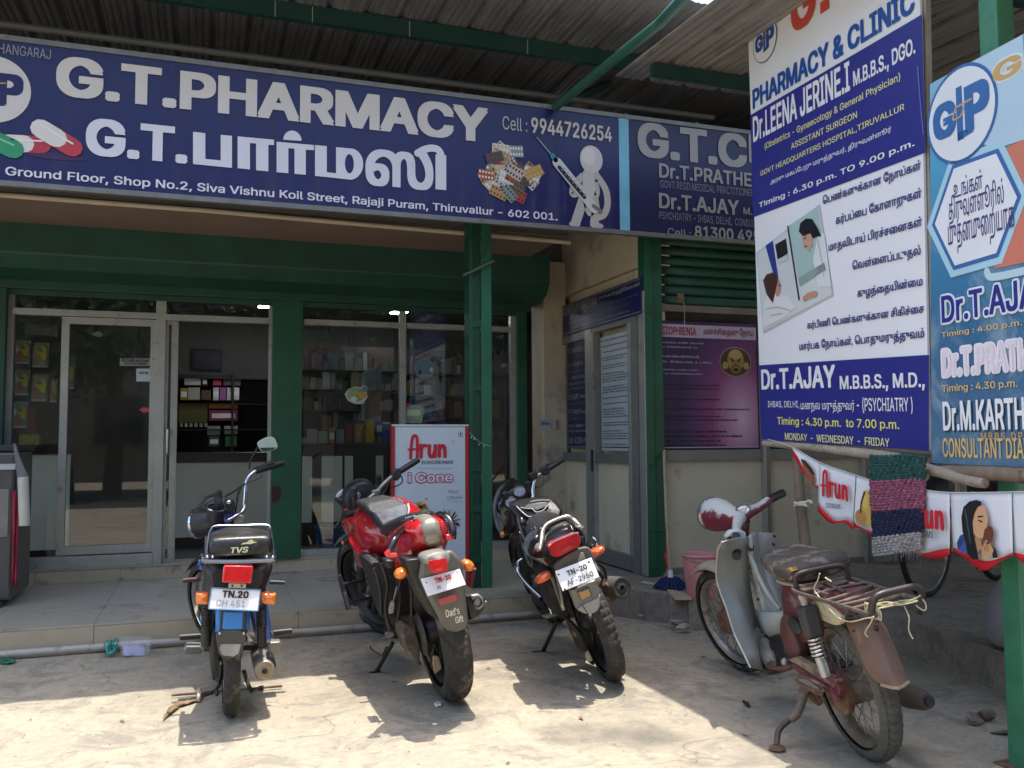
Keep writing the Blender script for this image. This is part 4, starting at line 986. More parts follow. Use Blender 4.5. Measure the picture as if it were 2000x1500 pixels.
# ================================================================ the far side of the street, behind the camera (seen in the glass and mirrors)
leafm = M('leaves', (.045, .085, .025), rough=.6, var=.5, scale=3)
bark = M('bark', (.10, .075, .05), rough=.9, var=.3, scale=6, bump=.4)
def tree(x, y, h, seed, label):
    r = random.Random(seed); e = empty('street_tree', (x, y, 0), 0, label, 'tree', 'trees across the street')
    t = MB(); t.tube([(0, 0, -.05), (.1, 0, h*.25), (0, .1, h*.45), (.15, 0, h*.62)], [.22, .17, .13, .08], 10)
    cl = []
    for k in range(11):
        an = r.uniform(0, 6.28); rr_ = r.uniform(.6, 2.2); z = h*r.uniform(.40, .95); c = V((math.cos(an)*rr_, math.sin(an)*rr_, z)); cl.append((c, r.uniform(.8, 1.5)))
        t.tube([(0, .05, h*r.uniform(.3, .5)), c*.5+V((0, 0, h*.22)), c], [.07, .05, .02], 6)
    t.build('trunk', bark, e)
    f = MB()
    for c, R in cl:
        for i in range(330):
            d = V((r.gauss(0, 1), r.gauss(0, 1), r.gauss(0, .8))); d = d.normalized()*R*r.random()**.4; p = c+d
            a = V((r.gauss(0, 1), r.gauss(0, 1), r.gauss(0, 1))).normalized()*r.uniform(.10, .17); b = a.cross(V((r.gauss(0, 1), r.gauss(0, 1), r.gauss(0, 1)))).normalized()*a.length*.6
            f.add([p-a, p+b, p+a, p-b], [(0, 1, 2, 3)])
    f.build('crown', leafm, e, smooth=False, kind='stuff')
for i, (x, y, h) in enumerate(((-5.5, -6.6, 7), (-2.0, -7.2, 7.5), (1.6, -6.4, 6.6), (5.2, -7.0, 7.5), (-9.5, -7, 7.5), (9.0, -6.5, 7))):
    tree(x, y, h, 60+i, 'leafy roadside tree across the street behind the camera, %s in the row' % ['second', 'third', 'fourth', 'fifth', 'first', 'last'][i])
opp = empty('opposite_building', (0, -15, 0), 0, 'pale two storey building across the street behind the camera', 'building')
MB().bb((-16, -6, 0), (18, 0, 7.5)).build('wall', M('far_wall', (.13, .12, .10), rough=.9, var=.12, scale=.6), opp, smooth=False)
for i in range(9):
    for z in (1.2, 4.6):
        MB().bb((-14+i*3.6, -.0, z), (-12.6+i*3.6, .06, z+1.5)).build('window', M('far_window', (.03, .035, .04), rough=.2), opp, smooth=False)
MB().bb((-16.2, -6.2, 7.5), (18.2, .4, 7.7)).build('roof_slab', M('far_slab', (.2, .18, .16), rough=.9), opp, smooth=False)
road = MB(); road.bb((-40, -10, .0), (40, -3.0, .004)); road.build('road', ground_mat('asphalt', (.06, .058, .055), (.08, .075, .07), (.045, .043, .04), .3), kind='structure', smooth=False)

# ================================================================ inside the pharmacy
zf = zs
pan = M('counter_panel', (.62, .62, .50), rough=.5, var=.05)
ctm = M('counter_dark', (.035, .022, .018), rough=.35, var=.2)
def inbox(px_a, px_b, yt, yb_, Y, depth, name, mat, parent, O, bev=.0):
    a = onY(px_a, yb_, Y); b = onY(px_b, yt, Y); ya = (yt+yb_)/2
    a.x = onY(px_a, ya, Y).x; b.x = onY(px_b, ya, Y).x
    return MB().bb(V((a.x, Y, a.z))-O, V((b.x, Y+depth, b.z))-O).build(name, mat, parent, smooth=False, bevel=bev)
YCN = 8.75
c1 = empty('shop_counter', (.2, YCN, zf), 0, 'shop counter with pale panels and a dark top behind the middle opening', 'counter'); OC = V((.2, YCN, zf))
ct = onY(430, 884, YCN).z
x0, x1 = onY(330, 950, YCN).x, onY(545, 950, YCN).x
MB().bb(V((x0, YCN, zf+.10))-OC, V((x1, YCN+.03, ct-.09))-OC).build('front_panel', pan, c1, smooth=False)
MB().bb(V((x0-.02, YCN+.001, zf))-OC, V((x1, YCN+.45, zf+.098))-OC).build('plinth', ctm, c1, smooth=False)
MB().bb(V((x0-.03, YCN-.03, ct-.088))-OC, V((x1+.02, YCN+.5, ct))-OC).build('counter_top', ctm, c1, smooth=False, bevel=.005)
YC2 = 8.35
c2 = empty('shop_counter', (-1, YC2, zf), 0, 'pale panelled counter end behind the fixed door leaf at the left', 'counter'); OC2 = V((-1, YC2, zf))
x0, x1 = onY(20, 950, YC2).x, onY(122, 950, YC2).x; ct2 = onY(80, 888, YC2).z; cb2 = onY(80, 1074, YC2).z
MB().bb(V((x0, YC2, zf+.08))-OC2, V((x1, YC2+.03, ct2))-OC2).build('front_panel', pan, c2, smooth=False)
MB().bb(V((x0, YC2+.001, zf))-OC2, V((x1, YC2+.4, zf+.078))-OC2).build('plinth', ctm, c2, smooth=False)
MB().bb(V((x0, YC2-.02, ct2+.001))-OC2, V((x1+.04, YC2+.4, ct2+.06))-OC2).build('counter_top', ctm, c2, smooth=False)
MB().bb(V((onY(124, 950, YC2).x, YC2, zf+.08))-OC2, V((onY(136, 950, YC2).x, YC2+.03, ct2))-OC2).build('side_panel', pan, c2, smooth=False)
YC3 = 8.5
c3 = empty('shop_counter', (1.6, YC3, zf), 0, 'display counter with upright pale panels behind the right window', 'counter'); OC3 = V((1.6, YC3, zf))
ct3 = onY(650, 866, YC3).z
MB().bb(V((onY(592, 900, YC3).x, YC3+.01, zf))-OC3, V((onY(985, 900, YC3).x, YC3+.45, ct3-.03))-OC3).build('carcass', ctm, c3, smooth=False)
MB().bb(V((onY(592, 900, YC3).x, YC3-.03, ct3-.028))-OC3, V((onY(985, 900, YC3).x, YC3+.5, ct3))-OC3).build('counter_top', ctm, c3, smooth=False)
for a, b in ((590, 609), (628, 668), (673, 689), (734, 748), (800, 850)):
    MB().bb(V((onY(a, 950, YC3).x, YC3-.012, zf+.22))-OC3, V((onY(b, 950, YC3).x, YC3+.008, ct3-.12))-OC3).build('front_panel', pan, c3, smooth=False)
# shelves behind, with cartons and bottles
YH = 10.6
sh = empty('medicine_shelf', (.3, YH, zf), 0, 'dark medicine shelving against the back of the shop', 'shelf'); OS = V((.3, YH, zf))
x0, x1 = onY(345, 800, YH).x, onY(560, 800, YH).x
for yy in (738, 788, 838, 886, 930):
    z = onY(430, yy, YH).z; MB().bb(V((x0, YH, z-.012))-OS, V((x1, YH+.35, z))-OS).build('shelf_board', ctm, sh, smooth=False)
for xx in (x0, (x0+x1)/2, x1): MB().bb(V((xx-.012, YH+.001, zf))-OS, V((xx+.012, YH+.34, onY(430, 728, YH).z))-OS).build('upright', ctm, sh, smooth=False)
MB().bb(V((x0, YH+.351, zf))-OS, V((x1, YH+.37, onY(430, 728, YH).z))-OS).build('back_board', M('shelf_back', (.03, .025, .03), rough=.6), sh, smooth=False)
def carton(pxa, pxb, yt, yb_, Y, col, label, d=.14, name='carton', cat='box', group='goods on the pharmacy shelves', rough=.5, stripe=None):
    a = onY((pxa+pxb)/2, yb_, Y); O = V((a.x, Y, a.z)); e = empty(name, tuple(O), 0, label, cat, group)
    w = onY(pxb, yb_, Y).x-onY(pxa, yb_, Y).x; h = onY(pxa, yt, Y).z-a.z
    MB().bb((-w/2, 0, 0), (w/2, d, h)).build('box_body', M('carton_'+col.strip('#'), hx(col), rough=rough, var=.12, scale=12), e, smooth=False, bevel=.003)
    if stripe: MB().bb((-w/2*.8, -.003, h*.25), (w/2*.8, -.001, h*.7)).build('label_band', M('carton_'+stripe.strip('#'), hx(stripe), rough=rough), e, smooth=False)
    return e
places = [(360, 392, 737, 752, '#b8bcc0', 'white'), (395, 405, 738, 753, '#8c4a3a', 'rust'), (416, 432, 742, 753, '#b03a4c', 'crimson'), (436, 470, 740, 753, '#4c5a50', 'dull green'),
  (352, 366, 758, 781, '#9a8f3c', 'mustard'), (367, 390, 757, 781, '#a8a89c', 'grey white'), (393, 412, 762, 781, '#5c4636', 'brown'), (416, 427, 757, 782, '#c4c0cc', 'pale lilac'), (429, 441, 757, 782, '#9c5a94', 'purple'), (443, 451, 757, 782, '#c0bcc8', 'narrow pale'), (452, 467, 757, 781, '#c8ccce', 'bright white'),
  (348, 405, 790, 826, '#55522a', 'wide olive'), (408, 464, 789, 798, '#a86a2c', 'long orange'), (408, 464, 801, 822, '#7c2c58', 'wide magenta'),
  (405, 430, 832, 850, '#8a9094', 'low grey'), (438, 464, 832, 848, '#9aa29c', 'pale green'), (408, 428, 852, 872, '#4c5450', 'dark grey'), (440, 462, 852, 872, '#3f6a50', 'green lidded')]
for i, (a, b, c_, d_, col, nm) in enumerate(places):
    row_ = ['top shelf', 'second shelf', 'third shelf', 'lowest shelf'][0 if d_ < 756 else 1 if d_ < 785 else 2 if d_ < 828 else 3]
    carton(a, b, c_, d_, YH+.02, col, '%s carton on the %s at the back of the shop' % (nm, row_), stripe='#e0e0d8' if i % 3 == 1 else None)
glassb = M('bottle_white', (.5, .52, .5), rough=.25)
for k in range(6):
    b0_ = onY(354+k*9.6, 834, YH+.05); e = empty('medicine_bottle', tuple(b0_), 0, '%s of the six small pale bottles on the third shelf inside the shop' % ['leftmost', 'second from left', 'third from left', 'fourth from left', 'fifth from left', 'rightmost'][k], 'bottle', 'row of small bottles on the shelf')
    MB().lathe([(.018, 0), (.02, .005), (.02, .055), (.008, .068), (.008, .075)], n=10).build('bottle_body', glassb, e); MB().lathe([(.011, .075), (.011, .092)], n=10).build('cap', white, e)
# dark framed picture on the back wall
e = empty('framed_picture', tuple(onY(405, 720, 11.45)), 0, 'dark framed picture high on the shop back wall', 'picture'); q0 = V(e.location)
a, b = onY(374, 722, 11.45), onY(434, 682, 11.45)
MB().bb(V((a.x, 11.46, a.z))-q0, V((b.x, 11.49, b.z))-q0).build('frame', M('pic_frame', (.012, .012, .02), rough=.5), e, smooth=False)
MB().bb(V((a.x+.03, 11.452, a.z+.03))-q0, V((b.x-.03, 11.459, b.z-.03))-q0).build('picture', M('pic_dark', (.04, .04, .055), rough=.4, var=.5, scale=8), e, smooth=False)
# hanging packs in the left window: columns of bright packs
def pack(xa, xb, yt, yb_, Y, kind, lab):
    a = onY((xa+xb)/2, yb_, Y); e = empty('hanging_pack', tuple(a), 0, lab, 'pack', 'yellow packs hanging in the left window'); w = onY(xb, yb_, Y).x-onY(xa, yb_, Y).x; h = onY(xa, yt, Y).z-a.z
    m = MB(); m.loft([((0, 0, h*t_), (w/2*k_, 0, 0), (0, .035*k2, 0), 3) for t_, k_, k2 in ((0, .9, .2), (.12, 1, .9), (.5, .97, 1), (.88, 1, .8), (1, .92, .15))], 12)
    m.build('pack_body', M('pack_wrap', hx('#8a8a86'), rough=.3, var=.35, scale=14), e)
    F = Fr((0, -.037, 0), (1, 0, 0), (0, -1, 0)); P = Print(F, e, base=.001, step=.001)
    P.ell((w*.12, h*.58), w*.30, h*.26, '#b8b028', 1, px=False); P.ell((-w*.18, h*.3), w*.26, h*.22, '#a07862', 2, px=False); P.ell((-w*.12, h*.80), w*.24, h*.12, '#7d8c3c', 2, px=False); P.rect((w*.02, h*.66), w*.3, h*.09, '#50608c', 3); P.rect((0, h*.04), w*.9, h*.06, '#b8b8b4', 3)
    P.ell((w*.26, h*.42), w*.12, h*.12, '#c4b82c', 3, px=False); P.build()
rows_ = [(30, 60, 664, 711), (29, 58, 722, 772), (26, 54, 784, 836), (63, 95, 668, 718), (61, 94, 731, 784), (98, 112, 740, 786), (120, 146, 706, 760)]
wd = ['top of the left column', 'middle of the left column', 'bottom of the left column', 'upper one of the second column', 'lower one of the second column', 'narrow one by the door leaf', 'faint one behind the door glass']
for q_, l_ in zip(rows_, wd): pack(q_[0], q_[1], q_[2], q_[3], YS+.25, 0, 'yellow and white pack hanging in the left window, '+l_)
for a, b, yt, yb_, col, l_ in ((54, 66, 795, 850, '#7c4a24', 'brown standing box low in the left window'), (37, 76, 848, 870, '#8a8428', 'flat yellow box on the counter end in the left window'), (50, 110, 632, 655, '#5c5a58', 'clear plastic bundle at the top of the left window')):
    carton(a, b, yt, yb_, YS+.32, col, l_, group=None, d=.08)
# goods on the display counter behind the right window
gd = [(600, 620, 838, 866, '#8f8a88', 'pale'), (622, 640, 842, 866, '#7c8c7c', 'grey green'), (642, 654, 836, 866, '#b07a2c', 'orange'), (657, 672, 838, 866, '#7c8088', 'slate'), (675, 688, 830, 866, '#7a3c24', 'rust red'), (715, 731, 822, 864, '#b89420', 'yellow'), (735, 747, 822, 850, '#2c4a8c', 'blue'), (748, 762, 826, 866, '#24408c', 'bright blue')]
for a, b, yt, yb_, col, nm in gd: carton(a, b, yt, yb_, YC3+.05, col, nm+' packet standing on the display counter in the right window', name='packet', cat='packet', group='packets on the display counter', rough=.3, d=.07, stripe='#c0c4c8' if nm in ('blue', 'orange') else None)
rr = random.Random(21)
jar = empty('sweet_jar', tuple(onY(702, 866, YC3+.1)), 0, 'clear jar of glinting gold sweets on the display counter', 'jar')
js = MB(); js.lathe([(.055, 0), (.06, .01), (.06, .17), (.045, .19)], n=18); js.build('jar_body', M('jar_gold', (.30, .18, .06), rough=.15, var=.9, scale=60, bump=.8, bscale=90), jar)
MB().lathe([(.048, .19), (.048, .215)], n=18).build('lid', M('lid_dark', (.05, .04, .03), rough=.4), jar)
dp = empty('display_poster', tuple(onY(720, 800, YC3+.2)), 0, 'tilted blue and brown poster card standing behind the right window', 'poster'); q0 = V(dp.location)
FD = Fr((0, YC3+.2, 0), (1, 0, 0), (0, -1, 0)); pd_ = PO_(FD, dp, q0, base=.004)
def pxy(pts): return [FD.px(*p) for p in pts]
F2 = Fr(FD.o-q0, FD.x, FD.n); mb = MB(); mb.prism(pxy([(706, 728), (744, 710), (744, 835), (706, 835)]), F2, -.01, 0); mb.build('card', M('card_grey', (.30, .31, .32), rough=.5), dp, smooth=False)
pd_.poly([(713, 728), (743, 715), (743, 756), (713, 762)], '#5c7c94', 1); pd_.poly([(713, 764), (743, 758), (743, 812), (713, 818)], '#6e5240', 1); pd_.build()
# the three lit ceiling panels
ledm = M('led', (.9, .9, .9), emit=(.92, .96, 1), estr=16)
for (x, y, w, l_) in ((827, 576, 30, 'nearest and brightest ceiling panel light, right window'), (781, 609, 26, 'farther ceiling panel light straddling the window mullion'), (522, 597, 20, 'small ceiling panel light left of the green pilaster')):
    p = onZ(x, y, 2.765); e = empty('ceiling_light', tuple(p), 0, l_, 'ceiling light', 'lit panel lights on the shop ceiling')
    MB().bb((-.085, -.14, -.008), (.085, .14, -.002)).build('diffuser', ledm, e, smooth=False); MB().bb((-.1, -.155, -.001), (.1, .155, .012)).build('frame', white, e, smooth=False)
# bin and stool inside, window stickers
bn = empty('plastic_bin', tuple(onY(646, 1072, YS+.35)), 0, 'blue plastic bin standing on the floor behind the right window', 'bin'); bn.location.z = zs
m = MB(); m.lathe([(.115, 0), (.12, .005), (.14, .20), (.15, .205), (.15, .215), (.135, .215), (.115, .02), (.0, .02)], n=24, cap=False); m.build('bin_body', M('blue_plastic', hx('#2a5f8c'), rough=.4), bn)
def sticker(name, lab, pts, col, Y=YS-.006, prints=None):
    c_ = onY(sum(p[0] for p in pts)/len(pts), sum(p[1] for p in pts)/len(pts), Y); e = empty(name, tuple(c_), 0, lab, 'sticker')
    F = Fr((0, Y, 0), (1, 0, 0), (0, -1, 0)); F2 = Fr(F.o-c_, F.x, F.n); m = MB(); m.prism([F.px(*p) for p in pts], F2, -.001, 0); m.build('backing', M('stk_'+col.strip('#'), hx(col), rough=.5), e, smooth=False)
    if prints:
        P = PO_(F, e, c_, base=.001, step=.0008); prints(P); P.build()
    return e
sticker('card_sign', 'small white sign about credit and debit cards on the door glass', [(234, 700), (293.5, 700), (293.5, 714.5), (234, 714.5)], '#8b8b8a', prints=lambda P: (P.text('All Credit and Debit', (237, 706.5), (291, 701.5), '#1c1c20', .02, 2), P.text('Card Accepted', (243, 713), (286, 708), '#1c1c20', .02, 2)))
sticker('payment_sticker', 'white square payment sticker on the door glass under the card sign', [(266, 720), (295, 720), (295, 745), (266, 745)], '#b4bcbc', prints=lambda P: P.text('PAYTM', (272, 731), (289, 726), '#2a3f7c', .03, 2))
sticker('arrow_sticker', 'small red arrow sticker pointing left on the door glass', [(272, 800.5), (283, 794), (283, 796.5), (296, 796.5), (296, 804.5), (283, 804.5), (283, 807)], '#c04a44')
def food(P):
    P.ell((695, 771), .075, .060, '#7c8c58', 1); P.ell((708, 772), .035, .03, '#c08a3c', 2); P.ell((691, 779), .03, .022, '#c8c8b8', 2); P.ell((712, 760), .025, .025, '#5c7880', 2)
    for k in range(4): P.stroke([(678, 766+k*3), (700, 760+k*3)], .005, '#b8b88c', 3)
sticker('picture_sticker', 'leaf shaped food sticker on the right window', [(673, 770), (680, 760), (694, 755), (704, 757), (710, 752), (718, 756), (716, 766), (718, 776), (708, 789), (694, 789), (680, 783)], '#b4b8b0', prints=food)
cc = (829, 720)
sticker('round_sticker', 'round pale blue sticker on the right window near the post', [(cc[0]+20*math.cos(k*math.pi/14), cc[1]+20*math.sin(k*math.pi/14)) for k in range(28)], '#74848e', prints=lambda P: (P.ell((829, 719), .078, .075, '#5f7c90', 1), P.ell((820, 727), .014, .026, '#283040', 2), P.poly([(813, 731), (846, 731), (840, 738), (820, 738)], '#8e8a84', 2), P.ell((842, 722), .015, .02, '#c4c8cc', 2)))
sticker('green_leaflet', 'pale green leaflet stuck low on the right window above the standee', [(791, 790), (826, 792), (828, 799), (824, 826), (791, 826)], '#93a58c', prints=lambda P: (P.poly([(792, 787), (800, 788), (800, 795), (792, 795)], '#b03c50', 2), P.poly([(795, 800), (822, 800), (821, 812), (795, 812)], '#c4d0b0', 1), P.scribble((795, 823), (821, 815), 2, '#5c7040', seed=3)))
for (p0, p1_, yt, yb_, Y, nm, lb, tx) in ((1054, 1076, 818, 840, YS-.03, 'payment_sticker', 'white square payment sticker on the cream wall by the jamb', True),):
    sticker(nm, lb, [(p0, yt), (p1_, yt), (p1_, yb_), (p0, yb_)], '#b0b4b8', Y=YS-.03, prints=lambda P: P.text('PAYTM', (1058, 830), (1072, 825), '#2a3f7c', .03, 2))
sticker('switch_plate', 'narrow switch plate on the cream wall at the clinic corner', [(1086, 820), (1091.5, 820), (1091.5, 840), (1086, 840)], '#90887c', Y=YS-.03)
# paint chips and a dark red daub on the green pilaster
sticker('paint_daub', 'dark red paint daub low on the green pilaster', [(531, 950), (543, 948), (550, 958), (548, 972), (540, 982), (531, 982)], '#3c1416', Y=YS-.104)
# ================================================================ two-wheelers
rubber = M('tyre_rubber', (.022, .021, .020), rough=.85, var=.25, scale=14, spot=(.16, .135, .10), spot_amt=.33, spot_scale=9, bump=.25, bscale=90)
rubber2 = M('dusty_rubber', (.034, .031, .028), rough=.9, var=.25, scale=14, spot=(.17, .15, .115), spot_amt=.45, spot_scale=9, bump=.25, bscale=90)
blk = M('black_plastic', (.018, .018, .019), rough=.45, var=.2, scale=12, spot=(.10, .09, .075), spot_amt=.27, spot_scale=11, bump=.06, bscale=120)
gblk = M('gloss_black', (.010, .010, .012), rough=.16, coat=.7, spot=(.09, .08, .07), spot_amt=.24, spot_scale=8)
vinyl = M('black_vinyl', (.020, .019, .019), rough=.38, var=.2, scale=20, bump=.15, bscale=60, spot=(.07, .06, .05), spot_amt=.3, spot_scale=8)
chrome = M('chrome', (.62, .62, .62), rough=.12, metal=1, spot=(.20, .13, .08), spot_amt=.27, spot_scale=24)
steel = M('dull_steel', (.28, .27, .25), rough=.45, metal=.7, var=.25, scale=20, spot=(.13, .09, .06), spot_amt=.42, spot_scale=14)
grime = M('engine_grime', (.055, .050, .043), rough=.75, metal=.2, var=.4, scale=16, spot=(.16, .12, .08), spot_amt=.45, spot_scale=12, bump=.3, bscale=60)
rust = M('rusty_steel', (.13, .065, .040), rough=.85, var=.35, scale=18, spot=(.22, .14, .09), spot_amt=.45, spot_scale=9, bump=.25, bscale=70)
redp = M('red_paint', (.42, .010, .014), rough=.22, coat=.8, var=.06, spot=(.20, .05, .045), spot_amt=.25, spot_scale=10)
silverp = M('silver_plastic', (.27, .255, .22), rough=.35, metal=.35, var=.1, scale=8, spot=(.13, .12, .10), spot_amt=.3)
greyp = M('grey_plastic', (.125, .12, .108), rough=.48, var=.12, scale=8, spot=(.19, .17, .14), spot_amt=.4, spot_scale=5)
lensr = M('red_lens', (.62, .018, .020), rough=.12, coat=1, var=.1, scale=40)
lensa = M('amber_lens', (.85, .20, .012), rough=.12, coat=1, var=.12, scale=50)
plw = M('plate_white', (.80, .80, .80), rough=.4, var=.03, spot=(.5, .42, .34), spot_amt=.22, spot_scale=20)
def bez(p0, p1, p2, p3, n=10):
    return [V(p0)*(1-t)**3+V(p1)*3*t*(1-t)**2+V(p2)*3*t*t*(1-t)+V(p3)*t**3 for t in [i/n for i in range(n+1)]]
class Bike:
    """local axes: +Y forward, +X right, +Z up, origin where the rear tyre touches the ground"""
    def __init__(s, name, px, heading, lean, label):
        s.o = onZ(*px); s.R = Matrix.Rotation(-RAD(heading), 3, 'Z') @ Matrix.Rotation(-RAD(lean), 3, 'Y')
        s.e = empty(name, tuple(s.o), 0, label, 'motorcycle'); s.e.rotation_euler = s.R.to_euler()
        s.Ri = s.R.transposed(); s.c = s.Ri @ (CAM_O-s.o)
    def _ray(s, x, y): return s.Ri @ ray(x, y)
    def u(s, x, y, u, tilt=0, w0=0):
        d = s._ray(x, y); p = s.c+d*((u-s.c.y)/d.y)
        for _ in range(3 if tilt else 0):
            uu = u+tilt*(p.z-w0); p = s.c+d*((uu-s.c.y)/d.y)
        return p
    def v(s, x, y, v): d = s._ray(x, y); return s.c+d*((v-s.c.x)/d.x)
    def w(s, x, y, w): d = s._ray(x, y); return s.c+d*((w-s.c.z)/d.z)
    SOFT = {'tail_cowl', 'seat', 'fuel_tank', 'tank_bag', 'meter_cowl', 'front_shroud', 'fairing', 'tank_cover', 'rear_mudguard', 'mudguard_side', 'side_cover', 'frame_cover', 'tail_lamp',
            'silencer', 'tank_scoop', 'side_panel', 'swing_arm', 'mudguard_upper', 'mud_flap', 'chain_case', 'chain_guard', 'indicator', 'under_seat_body', 'front_indicator', 'tail_panel', 'dash', 'headlamp_shell', 'windscreen', 'map_pocket', 'lamp_surround'}
    def ext(s, poly, u, dep, name, mat, tilt=0, w0=0, bevel=.004, parent=None, shrink=1., soft=None, **k):
        if soft is None: soft = 1. if name in s.SOFT else 0
        P = [s.u(x, y, u, tilt, w0) for x, y in poly]; m = MB()
        if soft:
            P = spline(P, 3, True); n = len(P); c = sum(P, V((0, 0, 0)))/n; L = min(dep, .30)
            fl = name in ('rear_mudguard', 'mud_flap', 'mudguard_upper', 'tail_panel', 'map_pocket', 'windscreen', 'tail_lamp')
            st = [(0, .93), (.10, .975), (.3, 1), (1, .97)] if fl else [(0, .70), (.05*L/dep+.02, .85), (.16*L/dep+.05, .95), (.42*L/dep+.08, 1), (.8, 1), (1, .9)]
            rs = [[c+(p-c)*(1-(1-f)*soft)*(shrink if d_ == 1 else 1)+V((0, dep*d_, 0)) for p in P] for d_, f in st]
            if fl and name in ('rear_mudguard', 'tail_panel', 'mudguard_upper', 'map_pocket'): pass
            # a slightly domed face
            dome = c+V((0, -.012 if not fl else -.004, 0)); m.rings(rs, cap=False); vs = rs[0]; m.add([dome]+[dome.lerp(p, .5)+V((0, .002, 0)) for p in vs]+list(vs), [(0, 1+i, 1+(i+1) % n) for i in range(n)]+[(1+i, 1+n+i, 1+n+(i+1) % n, 1+(i+1) % n) for i in range(n)])
            m.add(rs[-1], [tuple(range(n))])
            return m.build(name, mat, parent or s.e, smooth=True, angle=50, **k)
        n = len(P); c = sum(P, V((0, 0, 0)))/n
        Q = [c+(p-c)*shrink+V((0, dep, 0)) for p in P]
        m.add(P+Q, [tuple(range(n)), tuple(range(2*n-1, n-1, -1))]+[(i, (i+1) % n, n+(i+1) % n, n+i) for i in range(n)])
        return m.build(name, mat, parent or s.e, smooth=True, bevel=bevel, **k)
    def tube(s, pts, r, name, mat, n=8, smooth=0, parent=None, **k):
        return MB().tube(pts, r, n, smooth).build(name, mat, parent or s.e, **k)
def quad_text(parent, txt, quad, fx, fy, col, off=.02, lift=.003, shear=0.):
    vs, fs = glyphs(txt, off, 2, shear)
    xs = [v[0] for v in vs]; ys = [v[1] for v in vs]; x0, x1, y0, y1 = min(xs), max(xs), min(ys), max(ys)
    bl, br, tr, tl = quad; nrm = (br-bl).cross(tl-bl).normalized()
    def mp(v):
        a = fx[0]+(v[0]-x0)/(x1-x0)*(fx[1]-fx[0]); b = fy[0]+(v[1]-y0)/(y1-y0)*(fy[1]-fy[0])
        return bl.lerp(br, a).lerp(tl.lerp(tr, a), b)+nrm*(lift+v[2])
    MB().add([mp(v) for v in vs], fs).build('lettering', M('print_'+col.strip('#'), hx(col), rough=.45), parent, smooth=False)
def tyre(c, R, w, axis=(1, 0, 0), groove='block', n=150, T=None):
    m = MB(); x, y, z = frame_of(axis); c = V(c); prof = []
    K = 14; ht = w*.92
    for k in range(K+1):
        a = -math.pi*.62+math.pi*1.24*k/K
        prof.append((math.sin(a)*w*.5/1.0, R-ht*.5+math.cos(a)*ht*.5, abs(a)))
    rows = []
    for i in range(n+1):
        th = 2*math.pi*i/n; ring = []
        for k, (hv, rr_, aa) in enumerate(prof):
            d = 0
            if aa < 1.15:
                if groove == 'block':
                    if (i % 3 == 0) or k in (5, 9): d = .008
                elif groove == 'rib':
                    if k in (6, 8): d = .004
                    elif (i+abs(k-7)) % 5 == 0: d = .007
                elif groove == 'sweep':
                    if (i+abs(k-7)*2) % 11 < 3 and aa > .12: d = .013
                    if k in (7,): d = .0
            r_ = rr_-d; ring.append(c+z*hv+(x*math.cos(th)+y*math.sin(th))*r_)
        rows.append(ring)
    m.grid(rows); return m
def rim_mb(c, R, w, axis=(1, 0, 0), t=.018):
    m = MB(); m.lathe([(R, -w/2), (R-.006, -w/2-.004), (R-t, -w*.35), (R-t*1.3, 0), (R-t, w*.35), (R-.006, w/2+.004), (R, w/2), (R-t*.5, w*.3), (R-t*.7, 0), (R-t*.5, -w*.3)], c, axis, 56, cap=False, close=True); return m
def wheel(B, name, c, R, w, style='spoke', T=None, rubb=None, rimm=None, groove='block', hub_r=.05, hubm=None, sp_=36, rimt=.02, label=None):
    c = V(c); e = None
    ap = (lambda mb: mb) if T is None else (lambda mb: (setattr(mb, 'v', [T(p) for p in mb.v]), mb)[1])
    Rr = R-w*.80
    hub = MB(); hub.lathe([(.012, -w*.75), (hub_r*.6, -w*.7), (hub_r, -w*.45), (hub_r, w*.45), (hub_r*.6, w*.7), (.012, w*.75)], c, (1, 0, 0), 24)
    root = ap(hub).build(name, hubm or steel, B.e)
    if label: root['label'] = label
    ap(tyre(c, R, w, groove=groove)).build('tyre', rubb or rubber, root, angle=22)
    ap(rim_mb(c, Rr+.008, w*.72, t=rimt)).build('rim', rimm or chrome, root)
    s = MB()
    if style == 'spoke':
        for i in range(sp_):
            a = 2*math.pi*i/sp_; sd = 1 if i % 2 else -1; b = a+(.5 if (i//2) % 2 else -.5)
            p = c+V((sd*w*.42, math.cos(b)*hub_r*.95, math.sin(b)*hub_r*.95)); q = c+V((sd*w*.05, math.cos(a)*(Rr-.008), math.sin(a)*(Rr-.008)))
            s.tube([p, q], .0021, 5)
        ap(s).build('spokes', M('spoke_steel', (.30, .28, .24), rough=.4, metal=.8, spot=(.15, .10, .06), spot_amt=.5, spot_scale=30), root, kind='stuff')
    else:
        for i in range(5):
            a = 2*math.pi*i/5+.3
            for da in (-.16, .16):
                p = c+V((0, math.cos(a+da*.3)*hub_r*.8, math.sin(a+da*.3)*hub_r*.8)); q = c+V((0, math.cos(a+da)*(Rr), math.sin(a+da)*(Rr)))
                s.bar(p, q, .020, .022, up=(1, 0, 0))
        ap(s).build('alloy_spokes', blk, root, smooth=False)
    return root
def arc_guard(B, c, R, a0, a1, hw, name, mat, th=.003, n=16, depth=.02, T=None, parent=None, lip=.9, wend=None, **k):
    """mudguard shell: angles in degrees from forward horizontal, going up and over to the back"""
    rows = []; c = V(c)
    for i in range(n+1):
        f = i/n; a = RAD(a0+(a1-a0)*f); h = hw*(1 if wend is None else (1+(wend-1)*f)); r = []
        for j in range(-4, 5):
            g = j/4; rr_ = R-depth*(abs(g)**2.5); r.append(c+V((g*h, math.cos(a)*rr_, math.sin(a)*rr_)))
        rows.append([T(p) if T else p for p in r])
    return MB().grid(rows).build(name, mat, parent or B.e, solid=th, angle=60, **k)
